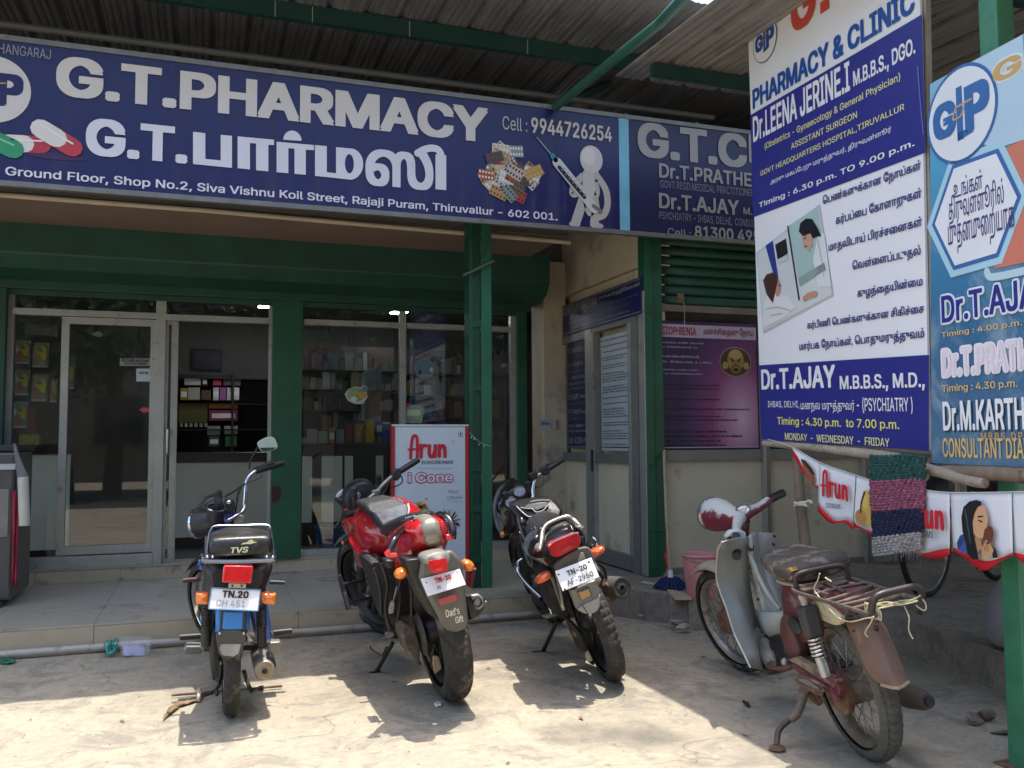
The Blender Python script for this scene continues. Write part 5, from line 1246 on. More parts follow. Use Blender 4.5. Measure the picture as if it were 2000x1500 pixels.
def spring(c0, c1, r, t, turns, name, mat, parent):
    c0, c1 = V(c0), V(c1); d = c1-c0; x, y, z = frame_of(d); pts = []
    N_ = int(turns*12)
    for i in range(N_+1):
        a = 2*math.pi*i/12; pts.append(c0+d*(i/N_)+(x*math.cos(a)+y*math.sin(a))*r)
    return MB().tube(pts, t, 6).build(name, mat, parent)
def rot_axis(P, d, ang):
    P = V(P); Rm = Matrix.Rotation(ang, 3, V(d)); return lambda p: P+Rm @ (V(p)-P)

# ---------------------------------------------------------------- A: the moped on the left
A = Bike('moped', (450, 1395), 0, 0.5, 'black and blue moped with a tall round mirror and long seat, leftmost in the row')
u = A.u; RW = .285
Ta = rot_axis((0, .96, .80), V((0, -.42, 1)).normalized(), RAD(31))
wheel(A, 'rear_wheel', (0, 0, RW), RW, .072, hub_r=.055, rubb=rubber2, groove='rib', rimm=steel)
wheel(A, 'front_wheel', (0, 1.27, RW), RW, .085, hub_r=.05, T=Ta, rubb=rubber2, groove='rib')
for s_ in (-1, 1):
    m = MB(); m.tube([Ta((s_*.065, 1.27, RW)), Ta((s_*.07, 1.04, .80))], .016, 8); m.build('fork_leg', steel, A.e)
bluep = M('blue_paint', (.010, .07, .42), rough=.25, coat=.6, var=.1)
bluem = M('blue_mudguard', (.02, .20, .62), rough=.35, var=.15, scale=5)
arc_guard(A, (0, 1.27, RW), RW+.02, 45, 150, .045, 'front_mudguard', blk, T=Ta)
# rear mudguard: blue upper part, dark flap with a pale tip
arc_guard(A, (0, 0, RW), RW+.055, 60, 152, .070, 'rear_mudguard', bluem, n=12, depth=.025)
A.ext([(431, 1189), (483, 1189), (481, 1234), (428, 1234)], -.335, .02, 'mudguard_panel', blk, bevel=.008, tilt=-.10, w0=.5)
A.ext([(437, 1194), (476, 1194), (474, 1230), (434, 1230)], -.341, .015, 'blue_panel', bluem, bevel=.006, tilt=-.10, w0=.5)
A.ext([(426, 1233), (478, 1233), (476, 1262), (467, 1279), (457, 1286), (432, 1283), (425, 1262)], -.335, .02, 'mud_flap', M('flap_grey', (.05, .048, .045), rough=.5, var=.3, scale=4, spot=(.28, .27, .25), spot_amt=.32, spot_scale=3), bevel=.006, tilt=-.12, w0=.45)
A.ext([(432, 1258), (471, 1258), (466, 1277), (456, 1283), (434, 1280), (428, 1266)], -.340, .006, 'lit_tip', M('flap_lit', (.30, .29, .275), rough=.5, var=.35, scale=8), bevel=.004, tilt=-.12, w0=.45)  # bright light on the flap's lower end, painted as a paler colour
for x_ in (429, 476): MB().ball(u(x_, 1237, -.345), .006, 8, 6).build('bolt', chrome, A.e)
# number plate, lamp, indicators
pq = [(407, 1189), (504, 1193), (509, 1152), (413, 1148)]
A.ext(pq, -.375, .004, 'number_plate', plw, bevel=.002, tilt=.25, w0=.5)
Q = [u(x, y, -.375, .25, .5) for x, y in pq]
for i in range(4): A.tube([Q[i]+V((0, -.002, 0)), Q[(i+1) % 4]+V((0, -.002, 0))], .0028, 'plate_rim', M('plate_blue', (.10, .22, .35), rough=.4), n=6)
quad_text(A.e, 'TN.20', Q, (.23, .77), (.56, .90), '#3a1418', .035, lift=.004); quad_text(A.e, 'CH 451', Q, (.14, .72), (.14, .44), '#8d9099', .004, lift=.004)
A.ext([(437, 1104), (495, 1105), (491, 1140), (433, 1138)], -.36, .05, 'tail_lamp', lensr, bevel=.006, tilt=.1, w0=.65, soft=0)
for x_ in (443, 484): MB().ball(u(x_, 1121, -.362, .1, .65), .0035, 6, 4).build('lamp_screw', blk, A.e)
A.ext([(447, 1139), (481, 1140), (480, 1149), (446, 1148)], -.355, .01, 'plate_bracket', M('bracket_cream', (.45, .38, .26), rough=.6, var=.2), bevel=.002)
for x_ in (454, 472): MB().ball(u(x_, 1144, -.357), .005, 6, 4).build('bolt', blk, A.e)
for (x0, x1) in ((382, 408), (511, 540)):
    o_ = A.ext([(x0, 1161), (x0+5, 1158), (x1-3, 1159), (x1, 1163), (x1-1, 1179), (x1-5, 1182), (x0+4, 1181), (x0, 1176)], -.30, .055, 'indicator', lensa, bevel=.006)
A.tube([u(400, 1168, -.26), u(520, 1168, -.26)], .011, 'indicator_stalk', blk)
# seat, rack and rail
s0 = u(470, 1066, -.30); hw = (u(531, 1066, -.28)-u(409, 1066, -.28)).x/2; zt_, zb_ = u(470, 1045, -.28).z, u(470, 1088, -.30).z
cs = s0.x; hz = (zt_-zb_)/2; zc_ = (zt_+zb_)/2
m = MB(); m.loft([((cs, -.315, zc_-.002), (hw*.90, 0, 0), (0, 0, hz*.72), 5), ((cs, -.30, zc_), (hw*.98, 0, 0), (0, 0, hz*.90), 6), ((cs, -.26, zc_+.002), (hw, 0, 0), (0, 0, hz), 6), ((cs, -.05, zc_+.005), (hw, 0, 0), (0, 0, hz*1.02), 4), ((cs, .10, zc_-.005), (hw*.9, 0, 0), (0, 0, hz*.9), 3.5), ((cs, .34, zc_-.012), (hw*.62, 0, 0), (0, 0, hz*.85), 3), ((cs, .46, zc_-.02), (hw*.35, 0, 0), (0, 0, hz*.6), 3)], 28)
m.build('seat', vinyl, A.e, angle=60)
QS = [V((cs-hw, -.318, zc_-hz)), V((cs+hw, -.318, zc_-hz)), V((cs+hw, -.318, zc_+hz)), V((cs-hw, -.318, zc_+hz))]
quad_text(A.e, 'TVS', QS, (.34, .62), (.22, .50), '#d8d6a8', .03, lift=.004, shear=.2)
hp = [(.50, .60), (.53, .68), (.60, .70), (.63, .78), (.68, .82), (.70, .72), (.76, .68), (.70, .64), (.66, .60), (.60, .62)]
MB().add([QS[0].lerp(QS[1], a).lerp(QS[3].lerp(QS[2], a), b)+V((0, -.0035, 0)) for a, b in hp], [tuple(range(len(hp)))]).build('horse_emblem', M('print_d8d6a8', hx('#d8d6a8'), rough=.45), A.e, smooth=False)
A.tube([u(396, 1092, -.32), u(402, 1096, -.335), u(470, 1097, -.34), u(530, 1094, -.335), u(538, 1090, -.32)], .0105, 'rack_bar', M('dark_chrome', (.20, .20, .20), rough=.2, metal=1), smooth=4)
A.tube([u(396, 1092, -.32), u(394, 1084, .15)], .009, 'rack_side', chrome); A.tube([u(538, 1090, -.32), u(528, 1083, .15)], .009, 'rack_side', chrome)
A.tube([u(404, 1088, -.30), u(408, 1048, -.27), u(412, 1036, -.26), u(422, 1028, -.25), u(470, 1027, -.25), u(519, 1026, -.25), u(528, 1033, -.26), u(531, 1048, -.27), u(535, 1086, -.30)], .006, 'grab_rail', M('dark_chrome', (.2, .2, .2)), smooth=5)
for x_ in (405, 415, 521, 533): MB().ball(u(x_, 1088, -.335), .007, 8, 6).build('bolt', chrome, A.e)
# frame, body sides, engine
A.ext([(404, 1100), (530, 1100), (524, 1150), (512, 1190), (404, 1190), (398, 1140)], -.24, .30, 'under_seat_body', blk, bevel=.02)
A.ext([(486, 1160), (520, 1165), (533, 1240), (530, 1262), (505, 1262), (492, 1210)], .10, .30, 'side_panel', bluep, bevel=.015)
A.ext([(388, 1102), (408, 1100), (410, 1112), (390, 1116)], -.10, .2, 'side_panel', bluep, bevel=.01)
m = MB(); m.loft([((0, .38, .40), (.085, 0, 0), (0, 0, .12), 3), ((0, .46, .38), (.11, 0, 0), (0, 0, .15), 3), ((0, .72, .36), (.09, 0, 0), (0, 0, .12), 3)], 18); m.build('engine', grime, A.e)
m = MB(); m.tube([(0, .5, .42), (0, .85, .42), (0, 1.0, .62), (0, .98, .86)], .045, 12, 5); m.build('frame_spine', bluep, A.e)
m = MB(); m.loft([((0, .40, .66), (.07, 0, 0), (0, 0, .05), 2.5), ((0, .60, .68), (.10, 0, 0), (0, 0, .085), 2.5), ((0, .80, .70), (.09, 0, 0), (0, 0, .08), 2.5), ((0, .93, .72), (.04, 0, 0), (0, 0, .05), 2.5)], 20); m.build('fuel_tank', bluep, A.e)
for s_, x_, xb in ((-1, 406, 402), (1, 510, 511)):
    t0, t1, t2 = u(x_, 1182, -.04), u(xb, 1224, -.04), u(xb, 1262, -.04)
    m = MB(); m.tube([t0, t1], .014, 10); m.tube([t1, t2], .021, 12); m.build('shock_absorber', blk, A.e); spring(t0, t1, .021, .0045, 9, 'spring', blk, A.e)
m = MB(); pts_ = [u(420, 1213, .02), u(413, 1235, .02), u(409, 1280, .02), u(411, 1325, .02), u(420, 1338, .02)]
A.ext([(417, 1212), (429, 1222), (430, 1335), (421, 1339), (411, 1330), (409, 1270), (411, 1228)], -.06, .28, 'chain_case', blk, bevel=.008)
# exhaust with pale end cap
c_ = u(517, 1310, -.12); m = MB(); m.lathe([(.0, 0), (.012, 0), (.014, .004), (.040, .006), (.046, .016), (.047, .34), (.03, .40), (.018, .42)], c_, (0, 1, .03), 24); m.build('silencer', steel, A.e)
m = MB(); m.lathe([(.012, -.003), (.040, .000), (.044, .005), (.0121, .005)], c_, (0, 1, .03), 24, cap=False); m.build('end_cap', M('cap_tan', (.34, .27, .19), rough=.5, metal=.3, var=.4, scale=18), A.e)
MB().lathe([(.009, -.012), (.0125, -.010), (.0125, .0)], c_, (0, 1, .03), 14).build('tail_pipe', blk, A.e)
m = MB(); m.tube([c_+V((0, .4, .01)), c_+V((-.05, .62, .02)), (.05, .78, .30)], .015, 8, 4); m.build('exhaust_pipe', steel, A.e)
A.ext([(520, 1288), (529, 1280), (537, 1288), (540, 1303), (535, 1306), (530, 1297)], -.10, .12, 'heat_guard', blk, bevel=.004)
# foot rests
for a_, b_, u0, mt, r_ in (((357, 1134), (392, 1131), .10, M('maroon_grip', (.06, .02, .025), rough=.6), .010), ((556, 1138), (526, 1137), .10, blk, .009), ((351, 1245), (392, 1242), .30, blk, .014), ((570, 1232), (534, 1236), .30, blk, .014)):
    p, q = u(a_[0], a_[1], u0), u(b_[0], b_[1], u0); o_ = A.tube([p, q], r_, 'foot_peg', mt, n=10)
    m = MB()
    for k in range(9): c2_ = p.lerp(q, .08+k*.1); m.tube([c2_, c2_+(q-p).normalized()*.004], r_*1.22, 10)
    m.build('peg_ribs', mt, o_, kind='stuff')
A.ext([(358, 1273), (364, 1262), (392, 1262), (396, 1270), (392, 1278), (362, 1279)], .26, .10, 'foot_plate', greyp, bevel=.006); A.ext([(512, 1256), (548, 1253), (551, 1266), (546, 1272), (515, 1274)], .22, .10, 'foot_plate', silverp, bevel=.006)
A.tube([u(398, 1268, .15), u(516, 1264, .15)], .012, 'cross_tube', grime)
# centre stand
A.tube([u(434, 1300, .10), u(433, 1325, .05), u(421, 1348, .0), u(392, 1360, -.02)], .009, 'stand_leg', blk, smooth=4)
A.tube([u(421, 1346, .0), u(425, 1357, -.02)], .010, 'stand_foot', blk); A.tube([u(476, 1310, .12), u(486, 1340, .05), u(492, 1352, .03)], .010, 'stand_leg', grime)
# headlamp, handlebar, mirror
hl = u(398, 1021, .98); hr = .075
m = MB(); dd = Ta((0, 1, 0))-Ta((0, 0, 0)); dd = V((-.80, .55, -.05)).normalized(); m.lathe([(.0, -.14), (.035, -.135), (.062, -.10), (.078, -.03), (.082, .0)], hl+dd*.03, dd, 24, cap=False); m.build('headlamp_shell', blk, A.e)
m = MB(); m.lathe([(.080, -.004), (.088, .0), (.088, .012), (.076, .016)], hl+dd*.03, dd, 28, cap=False); m.build('headlamp_rim', chrome, A.e)
m = MB(); m.lathe([(.078, .006), (.05, .02), (.0, .026)], hl+dd*.03, dd, 24, cap=False); m.build('headlamp_glass', M('lamp_glass', (.35, .36, .36), rough=.1, coat=1), A.e)
m = MB(); m.lathe([(.0, -.05), (.040, -.05), (.050, -.01), (.05, .035), (.0, .04)], u(422, 1003, .90), V((.1, -.35, 1)).normalized(), 22); m.build('speedometer', blk, A.e)
m = MB(); m.lathe([(.050, .03), (.053, .034), (.050, .040), (.042, .040)], u(422, 1003, .90), V((.1, -.35, 1)).normalized(), 24, cap=False); m.build('dial_rim', chrome, A.e)
A.ext([(437, 980), (442, 972), (456, 975), (460, 984), (459, 998), (446, 1005), (438, 1000)], .92, .05, 'switch_box', blk, bevel=.008); MB().lathe([(.010, 0), (.012, .004), (.006, .008)], u(447, 981, .915), (0, -1, .4), 14).build('key_switch', chrome, A.e)
bar = [u(444, 1017, .93), u(460, 1008, .95), u(472, 1000, .98), u(478, 988, 1.0), u(480, 965, 1.01), u(481, 947, 1.02), u(486, 931, 1.03), u(500, 919, 1.05)]
A.tube(bar, .0125, 'handlebar', chrome, n=12, smooth=5)
A.tube([u(500, 919, 1.05), u(552, 904, 1.12)], .021, 'right_grip', blk, n=14); A.tube([u(497, 917, 1.045), u(512, 911, 1.06), u(534, 902, 1.08)], .012, 'brake_lever', blk, smooth=3)
lg0, lg1 = u(430, 985, .86), u(424, 977, .70)
A.tube([u(444, 1017, .93), u(437, 1012, .92), u(433, 992, .90), lg0], .0125, 'handlebar', chrome, n=10, smooth=4)
A.tube([lg0, lg1], [.019, .021], 'left_grip', blk, n=14); A.tube([u(432, 962, .86), u(418, 966, .84), u(402, 972, .82), u(397, 980, .80), u(386, 992, .76)], .009, 'clutch_lever', blk, smooth=4); A.ext([(416, 966), (428, 955), (434, 958), (435, 975), (420, 976)], .82, .04, 'lever_clamp', blk, bevel=.006)
A.tube([u(440, 970, .92), u(460, 958, .98), u(484, 940, 1.03)], .006, 'cross_brace', blk)
for q_ in ([(400, 985), (392, 1000), (393, 1015), (397, 1030)], [(512, 927), (505, 935), (480, 945), (468, 960), (462, 990), (460, 1008)], [(468, 955), (463, 968), (462, 985), (458, 1005)], [(405, 983), (402, 992), (404, 1005), (412, 1012)], [(414, 978), (402, 985), (401, 997)]):
    A.tube([u(x, y, .96) for x, y in q_], .0035, 'control_cable', blk, n=6, smooth=5)
A.tube([u(487, 916, 1.04), u(488, 903, 1.03), u(494, 890, 1.02), u(503, 874, 1.0)], .005, 'mirror_stalk', blk, smooth=4)
mirp = [(501, 865), (506, 860), (520, 853), (531, 852), (537, 855), (541, 863), (544, 872), (540, 878), (528, 882), (513, 884), (507, 879), (503, 872)]
A.ext(mirp, 1.0, .02, 'mirror_shell', M('mirror_rim', (.35, .42, .38), rough=.35), bevel=.006, shrink=.8)
cx2, cy2 = 523, 868
A.ext([(cx2+(x-cx2)*.86, cy2+(y-cy2)*.86) for x, y in mirp], .9985, .002, 'mirror_glass', M('mirror_glass', (.80, .85, .82), rough=.02, metal=1, var=.02), bevel=0, tilt=.12, w0=1.2)
A.ext([(455, 1010), (466, 1004), (478, 1007), (480, 1020), (470, 1028), (456, 1026)], .95, .06, 'fork_yoke', steel, bevel=.008)
# stick lying behind the wheel
rod = empty('metal_rod', tuple(onZ(445, 1349, .012)), 0, 'thin metal rod lying on the ground across the moped rear wheel', 'rod'); ro = V(rod.location)
MB().tube([onZ(335, 1358, .014)-ro, onZ(551, 1340, .014)-ro], .006, 8).build('rod_bar', rust, rod); MB().tube([onZ(505, 1344, .014)-ro, onZ(515, 1343, .014)-ro], .011, 8).build('rod_sleeve', grime, rod)
# ---------------------------------------------------------------- B: the red motorcycle
def plate(B, pq, u0, tilt, w0, lines, rim=None, mat=None, dep=.004):
    B.ext(pq, u0, dep, 'number_plate', mat or plw, bevel=.002, tilt=tilt, w0=w0)
    Q = [B.u(x, y, u0, tilt, w0) for x, y in pq]
    for txt, fx, fy, col, off in lines: quad_text(B.e, txt, Q, fx, fy, col, off, lift=.004)
    return Q
B = Bike('motorcycle', (885, 1365), 0, 11, 'red sports commuter motorcycle with silver tail panel, in front of the ice cream standee')
u = B.u; RW = .345
Tb = rot_axis((0, 1.12, .95), V((0, -.45, 1)).normalized(), RAD(25))
wheel(B, 'rear_wheel', (0, 0, RW), RW, .135, 'alloy', hub_r=.06, rubb=rubber2, groove='sweep', rimm=blk, rimt=.03, hubm=blk)
wheel(B, 'front_wheel', (0, 1.52, RW), RW, .115, 'alloy', hub_r=.05, T=Tb, rubb=rubber2, groove='sweep', rimm=blk, rimt=.03)
arc_guard(B, (0, 1.52, RW), RW+.03, 55, 150, .075, 'front_mudguard', greyp, T=Tb, depth=.03)
for s_ in (-1, 1):
    m = MB(); m.tube([Tb((s_*.09, 1.52, RW)), Tb((s_*.095, 1.30, .75))], .026, 10); m.tube([Tb((s_*.095, 1.30, .75)), Tb((s_*.095, 1.16, 1.03))], .019, 10); m.build('fork_leg', blk if s_ > 0 else grime, B.e)
# grey hugger behind the wheel carrying plate, lamp and reflector
B.ext([(826, 1092), (884, 1074), (906, 1100), (908, 1128), (917, 1215), (913, 1228), (893, 1237), (872, 1231), (856, 1202), (836, 1166), (820, 1128)], -.40, .05, 'rear_mudguard', greyp, tilt=-.22, w0=.55, bevel=.016, soft=0)
B.ext([(792, 1094), (826, 1090), (822, 1130), (838, 1166), (858, 1206), (850, 1210), (826, 1172), (806, 1132)], -.36, .16, 'mudguard_side', blk, tilt=-.22, w0=.55, bevel=.008, soft=0)
arc_guard(B, (0, 0, RW), RW+.045, 58, 128, .098, 'wheel_hugger', greyp, depth=.035)
pq = [(835.5, 1165), (910.5, 1142), (898, 1111), (821.6, 1131)]
plate(B, pq, -.475, .38, .6, [('TN-20', (.30, .72), (.54, .84), '#b0222a', .035), ('H', (.30, .37), (.18, .40), '#50507c', .01)])
B.ext([(857, 1170), (893, 1160), (896, 1173), (860, 1184)], -.452, .02, 'reflector', M('reflector_red', (.30, .03, .025), rough=.3, coat=.6), tilt=-.22, w0=.55)
for a_, b_ in ((833, 1138), (893, 1118)): MB().ball(u(a_, b_, -.482, .1, .6), .004, 6, 4).build('bolt', steel, B.e)
QD = [u(*p, -.466, -.22, .55) for p in ((878, 1224), (910, 1216), (896, 1186), (866, 1194))]
def qstroke(parent, quad, pts, w, col, lift=.004, smooth=5):
    bl, br, tr, tl = quad; nrm = (br-bl).cross(tl-bl).normalized()
    q = spline([bl.lerp(br, a).lerp(tl.lerp(tr, a), b) for a, b in pts], smooth); m = MB(); vs = []
    for i, p in enumerate(q):
        d = (q[min(i+1, len(q)-1)]-q[max(i-1, 0)]).normalized(); nn = nrm.cross(d)*w/2; vs += [p+nn+nrm*lift, p-nn+nrm*lift]
    m.add(vs, [(2*i, 2*i+1, 2*i+3, 2*i+2) for i in range(len(q)-1)]); m.build('hand_lettering', M('print_'+col.strip('#'), hx(col), rough=.45), parent, smooth=False)
quad_text(B.e, "Dad's", QD, (.02, .95), (.62, 1.05), '#e4e0cc', .01, lift=.004, shear=.5); quad_text(B.e, 'Gift', QD, (.45, .98), (.12, .52), '#e4e0cc', .01, lift=.004, shear=.5)
B.ext([(839, 1098), (842, 1095), (868, 1090), (872, 1092), (875, 1104), (873, 1115), (858, 1121), (846, 1119), (841, 1112)], -.52, .06, 'tail_lamp', lensr, bevel=.006, tilt=.1, w0=.75, soft=.5)
B.ext([(826, 1094), (834, 1083), (866, 1076), (880, 1082), (884, 1096), (878, 1100), (872, 1089), (842, 1094), (834, 1104)], -.505, .12, 'lamp_surround', silverp, bevel=.008, tilt=.15, w0=.75)
for c0_, c1_ in (((769, 1124), (796, 1114)), ((900, 1096), (924, 1111))):
    a_, b_ = u(*c0_, -.33), u(*c1_, -.33); c_ = (a_+b_)/2; d_ = (b_-a_)/2
    m = MB(); up_ = d_.cross(V((0, 1, 0))).normalized()*.026
    m.loft([(c_+V((0, -.035, 0)), d_*.45, up_*.45, 2), (c_+V((0, -.022, 0)), d_*.9, up_*.9, 2), (c_, d_, up_, 2), (c_+V((0, .03, 0)), d_*.6, up_*.6, 2)], 16); m.build('indicator', lensa, B.e)
B.tube([u(796, 1116, -.30), u(830, 1106, -.25)], .011, 'indicator_stalk', blk); B.tube([u(903, 1100, -.30), u(880, 1098, -.25)], .011, 'indicator_stalk', blk)
# tail cowl, silver centre panel, seat and tank as lofted bodies
def LB(secs, name, mat, n=28, B=B, **k):
    return MB().loft([((c, y, z), (a, 0, 0), (0, b*.12, b), e) for c, y, z, a, b, e in secs], n).build(name, mat, B.e, angle=70, **k)
c0 = -.035
LB([(c0, -.375, .865, .055, .040, 2.4), (c0, -.35, .862, .075, .060, 2.6), (c0, -.27, .846, .100, .083, 2.6), (c0, -.12, .805, .122, .112, 2.4), (c0, .03, .762, .134, .132, 2.3), (c0, .16, .735, .122, .13, 2.3), (c0, .30, .72, .09, .10, 2.2)], 'tail_cowl', redp)
LB([(c0, -.392, .868, .036, .040, 3), (c0, -.37, .868, .043, .060, 3), (c0, -.28, .861, .046, .077, 3), (c0, -.16, .846, .047, .085, 3), (c0, -.10, .838, .045, .085, 3)], 'tail_panel', M('gold_silver', (.30, .27, .205), rough=.3, metal=.45, var=.08))
for s_ in (-1, 1): B.tube([(c0+s_*.047, -.385, .875), (c0+s_*.05, -.28, .925), (c0+s_*.05, -.16, .925)], .0025, 'panel_seam', blk, n=5, smooth=3)
LB([(c0, -.20, .918, .05, .02, 2.4), (c0, -.14, .908, .085, .034, 2.6), (c0, .02, .880, .105, .040, 2.8), (c0, .18, .845, .115, .045, 2.8), (c0, .32, .835, .11, .045, 2.6), (c0, .44, .86, .08, .04, 2.4)], 'seat', vinyl)
B.tube([(c0-.09, .14, .885), (c0-.08, -.02, .908), (c0-.06, -.16, .925), (c0-.02, -.20, .932)], .006, 'seat_trim', chrome, smooth=4)
LB([(c0, .34, .77, .08, .07, 2.4), (c0, .40, .775, .135, .11, 2.5), (c0, .52, .785, .185, .14, 2.5), (c0, .68, .80, .20, .15, 2.4), (c0, .82, .82, .165, .135, 2.4), (c0, .93, .85, .09, .09, 2.2)], 'fuel_tank', redp)
for s_ in (-1, 1):
    P = [(c0+s_*.19, .80, .80), (c0+s_*.215, .66, .78), (c0+s_*.19, .50, .70), (c0+s_*.15, .44, .62), (c0+s_*.16, .56, .60), (c0+s_*.19, .72, .62), (c0+s_*.17, .86, .72)]
    P = spline([V(p) for p in P], 3, True); c = sum(P, V((0, 0, 0)))/len(P); MB().rings([[c+(p-c)*.8+V((s_*.02, 0, 0)) for p in P], P, [p-V((s_*.05, 0, 0)) for p in P]]).build('tank_shroud', redp, B.e, angle=60)
MB().lathe([(.0, -.004), (.018, -.003), (.020, .0), (.02, .01)], u(838, 1040, -.37), (0, 1, -.45), 18).build('lock_cap', steel, B.e)
hot = M('red_reflect', (.75, .03, .03), rough=.2, coat=1)
B.ext([(752, 1081), (760, 1073), (764, 1082), (776, 1080), (777, 1087), (766, 1090), (755, 1088)], -.40, .03, 'side_reflector', hot, bevel=.003); B.ext([(871, 1045), (879, 1044), (884, 1052), (883, 1056), (873, 1055)], -.40, .03, 'side_reflector', hot, bevel=.003)
B.tube([u(852, 1010, -.22), u(858, 1005, -.25), u(870, 1008, -.30), u(881, 1022, -.34), u(885, 1040, -.36), u(884, 1052, -.36)], .016, 'grab_rail', gblk, n=12, smooth=5)
B.tube([u(762, 1076, -.36), u(770, 1055, -.34), u(779, 1042, -.28), u(795, 1030, -.2), u(812, 1022, -.12)], .016, 'grab_rail', gblk, n=12, smooth=5)
# seat
B.tube([u(774, 1040, -.20), u(786, 1031, -.16), u(800, 1024, -.1), u(812, 1021, -.05)], .006, 'seat_piping', chrome, smooth=4)
# fuel tank with black bag and crinkled foil map pocket
B.ext([(700, 1078), (716, 1068), (730, 1075), (742, 1092), (738, 1094), (726, 1086), (718, 1096), (705, 1090)], .50, .20, 'tank_scoop', redp, tilt=.2, w0=.8, bevel=.02)
B.ext([(712, 985), (725, 981), (773, 972), (781, 978), (792, 979), (800, 996), (800, 1014), (780, 1028), (757, 1039), (744, 1034), (730, 1006), (718, 1000)], .42, .34, 'tank_bag', M('bag_black', (.020, .020, .022), rough=.6, bump=.3, bscale=40), tilt=.9, w0=1.0, bevel=.02, soft=0)
foil = M('crinkled_film', (.085, .09, .105), rough=.62, spec=.3, var=.6, scale=12, bump=.8, bscale=22)
B.ext([(732, 1003), (790, 984), (797, 987), (798, 1002), (790, 1013), (758, 1033), (750, 1030)], .365, .03, 'map_pocket', foil, tilt=.9, w0=1.0, bevel=.008, soft=0)
B.tube([u(797, 984, .40, .9, 1.0), u(799, 996, .40, .9, 1.0), u(795, 1006, .40, .9, 1.0)], .005, 'pocket_edge', M('pale_trim', (.6, .58, .5), rough=.3))
# instruments, visor and front shroud
m = MB(); B.ext([(672, 990), (674, 962), (684, 948), (700, 938), (716, 936), (728, 942), (735, 955), (730, 975), (712, 985), (700, 1005), (684, 1012)], 1.28, .16, 'meter_cowl', blk, bevel=.03)
B.ext([(686, 972), (690, 964), (702, 961), (706, 968), (702, 977), (690, 980)], 1.26, .03, 'meter_screen', M('lcd', (.16, .18, .24), rough=.15, coat=1), bevel=.006)
B.ext([(657, 967), (662, 961), (672, 954), (673, 962), (664, 972), (658, 976)], 1.42, .06, 'headlamp', M('headlamp_clear', (.55, .55, .52), rough=.15, coat=1), bevel=.006)
B.ext([(656, 975), (664, 972), (674, 964), (676, 980), (672, 992), (664, 985)], 1.36, .1, 'headlamp_shell', blk, bevel=.01)
B.ext([(675, 1016), (690, 1008), (702, 1007), (710, 1012), (704, 1026), (694, 1040), (684, 1047), (677, 1036)], .98, .22, 'front_shroud', redp, bevel=.03)
B.ext([(670, 996), (678, 992), (690, 1000), (682, 1006), (672, 1002)], 1.2, .06, 'fork_shroud', M('dull_red', (.12, .02, .02), rough=.5), bevel=.01)
B.ext([(668, 1060), (672, 1052), (686, 1046), (694, 1040), (690, 1052), (680, 1062), (671, 1065)], 1.05, .05, 'front_indicator', blk, bevel=.008); B.ext([(667, 1060), (671, 1056), (673, 1062), (669, 1065)], 1.04, .03, 'front_indicator_lens', lensa, bevel=.003)
B.tube([u(737, 960, 1.08), u(745, 950, 1.08), u(757, 938, 1.10), u(768, 929, 1.12)], .013, 'handlebar', steel, n=10, smooth=4)
B.tube([u(700, 985, 1.02), u(718, 975, 1.05), u(737, 960, 1.08)], .013, 'handlebar', steel, n=10, smooth=4)
B.ext([(727, 958), (742, 955), (746, 963), (736, 970), (728, 968)], 1.06, .05, 'top_yoke', steel, bevel=.008)
B.tube([u(779, 922, 1.14), u(817, 898, 1.18)], .019, 'right_grip', blk, n=14)
B.ext([(768, 920), (776, 914), (783, 917), (785, 930), (776, 940), (768, 937), (764, 928)], 1.10, .06, 'switch_gear', blk, bevel=.008)
B.tube([u(784, 930, 1.16), u(786, 940, 1.15), u(778, 948, 1.14), (u(764, 952, 1.13))], .004, 'control_cable', blk, smooth=5)
B.tube([u(700, 1000, .96), u(684, 1004, .93), u(672, 1008, .9)], .019, 'left_grip', blk, n=12)
B.tube([u(676, 1006, .95), u(668, 1014, .92), u(656, 1027, .88), u(653, 1032, .87)], .006, 'clutch_lever', blk, smooth=3)
for q_ in ([(727, 975), (715, 985), (706, 1000), (700, 1014)], [(742, 962), (736, 980), (728, 985)], [(764, 935), (752, 958), (742, 972), (735, 985)], [(738, 972), (748, 970), (752, 975)], [(700, 1000), (692, 1010), (688, 1024), (692, 1036)]):
    B.tube([u(x, y, .98) for x, y in q_], .004, 'control_cable', blk, n=6, smooth=5)
# middle: frame, engine, dark side covers
B.ext([(718, 1094), (740, 1092), (752, 1110), (790, 1110), (815, 1135), (820, 1180), (800, 1210), (760, 1215), (748, 1190), (736, 1150)], .22, .30, 'frame_cover', M('dark_grime', (.022, .02, .018), rough=.7, var=.4, scale=16, spot=(.09, .07, .05), spot_amt=.36, spot_scale=12), bevel=.03, soft=.55)
for q_ in ([(744, 1100), (756, 1140), (752, 1190), (762, 1230)], [(772, 1115), (782, 1160), (776, 1215)], [(730, 1110), (742, 1150), (744, 1200)]): B.tube([u(x, y, .12) for x, y in q_], .011, 'frame_tube', blk, smooth=4)
B.ext([(733, 1085), (752, 1092), (762, 1114), (760, 1170), (752, 1190), (742, 1160), (735, 1120)], .30, .10, 'side_cover', blk, bevel=.02)
B.ext([(752, 1093), (770, 1094), (772, 1110), (758, 1112)], -.2, .1, 'frame_plate', blk, bevel=.01)
B.tube([u(756, 1106, .20), u(764, 1100, .20), u(773, 1106, .20)], .004, 'cover_trim', silverp, smooth=4)
m = MB(); m.loft([((0, .42, .44), (.12, 0, 0), (0, 0, .10), 3), ((0, .55, .42), (.16, 0, 0), (0, 0, .17), 3), ((0, .85, .42), (.13, 0, 0), (0, 0, .17), 3), ((0, 1.0, .50), (.09, 0, 0), (0, 0, .12), 3)], 20); m.build('engine', grime, B.e)
m = MB()
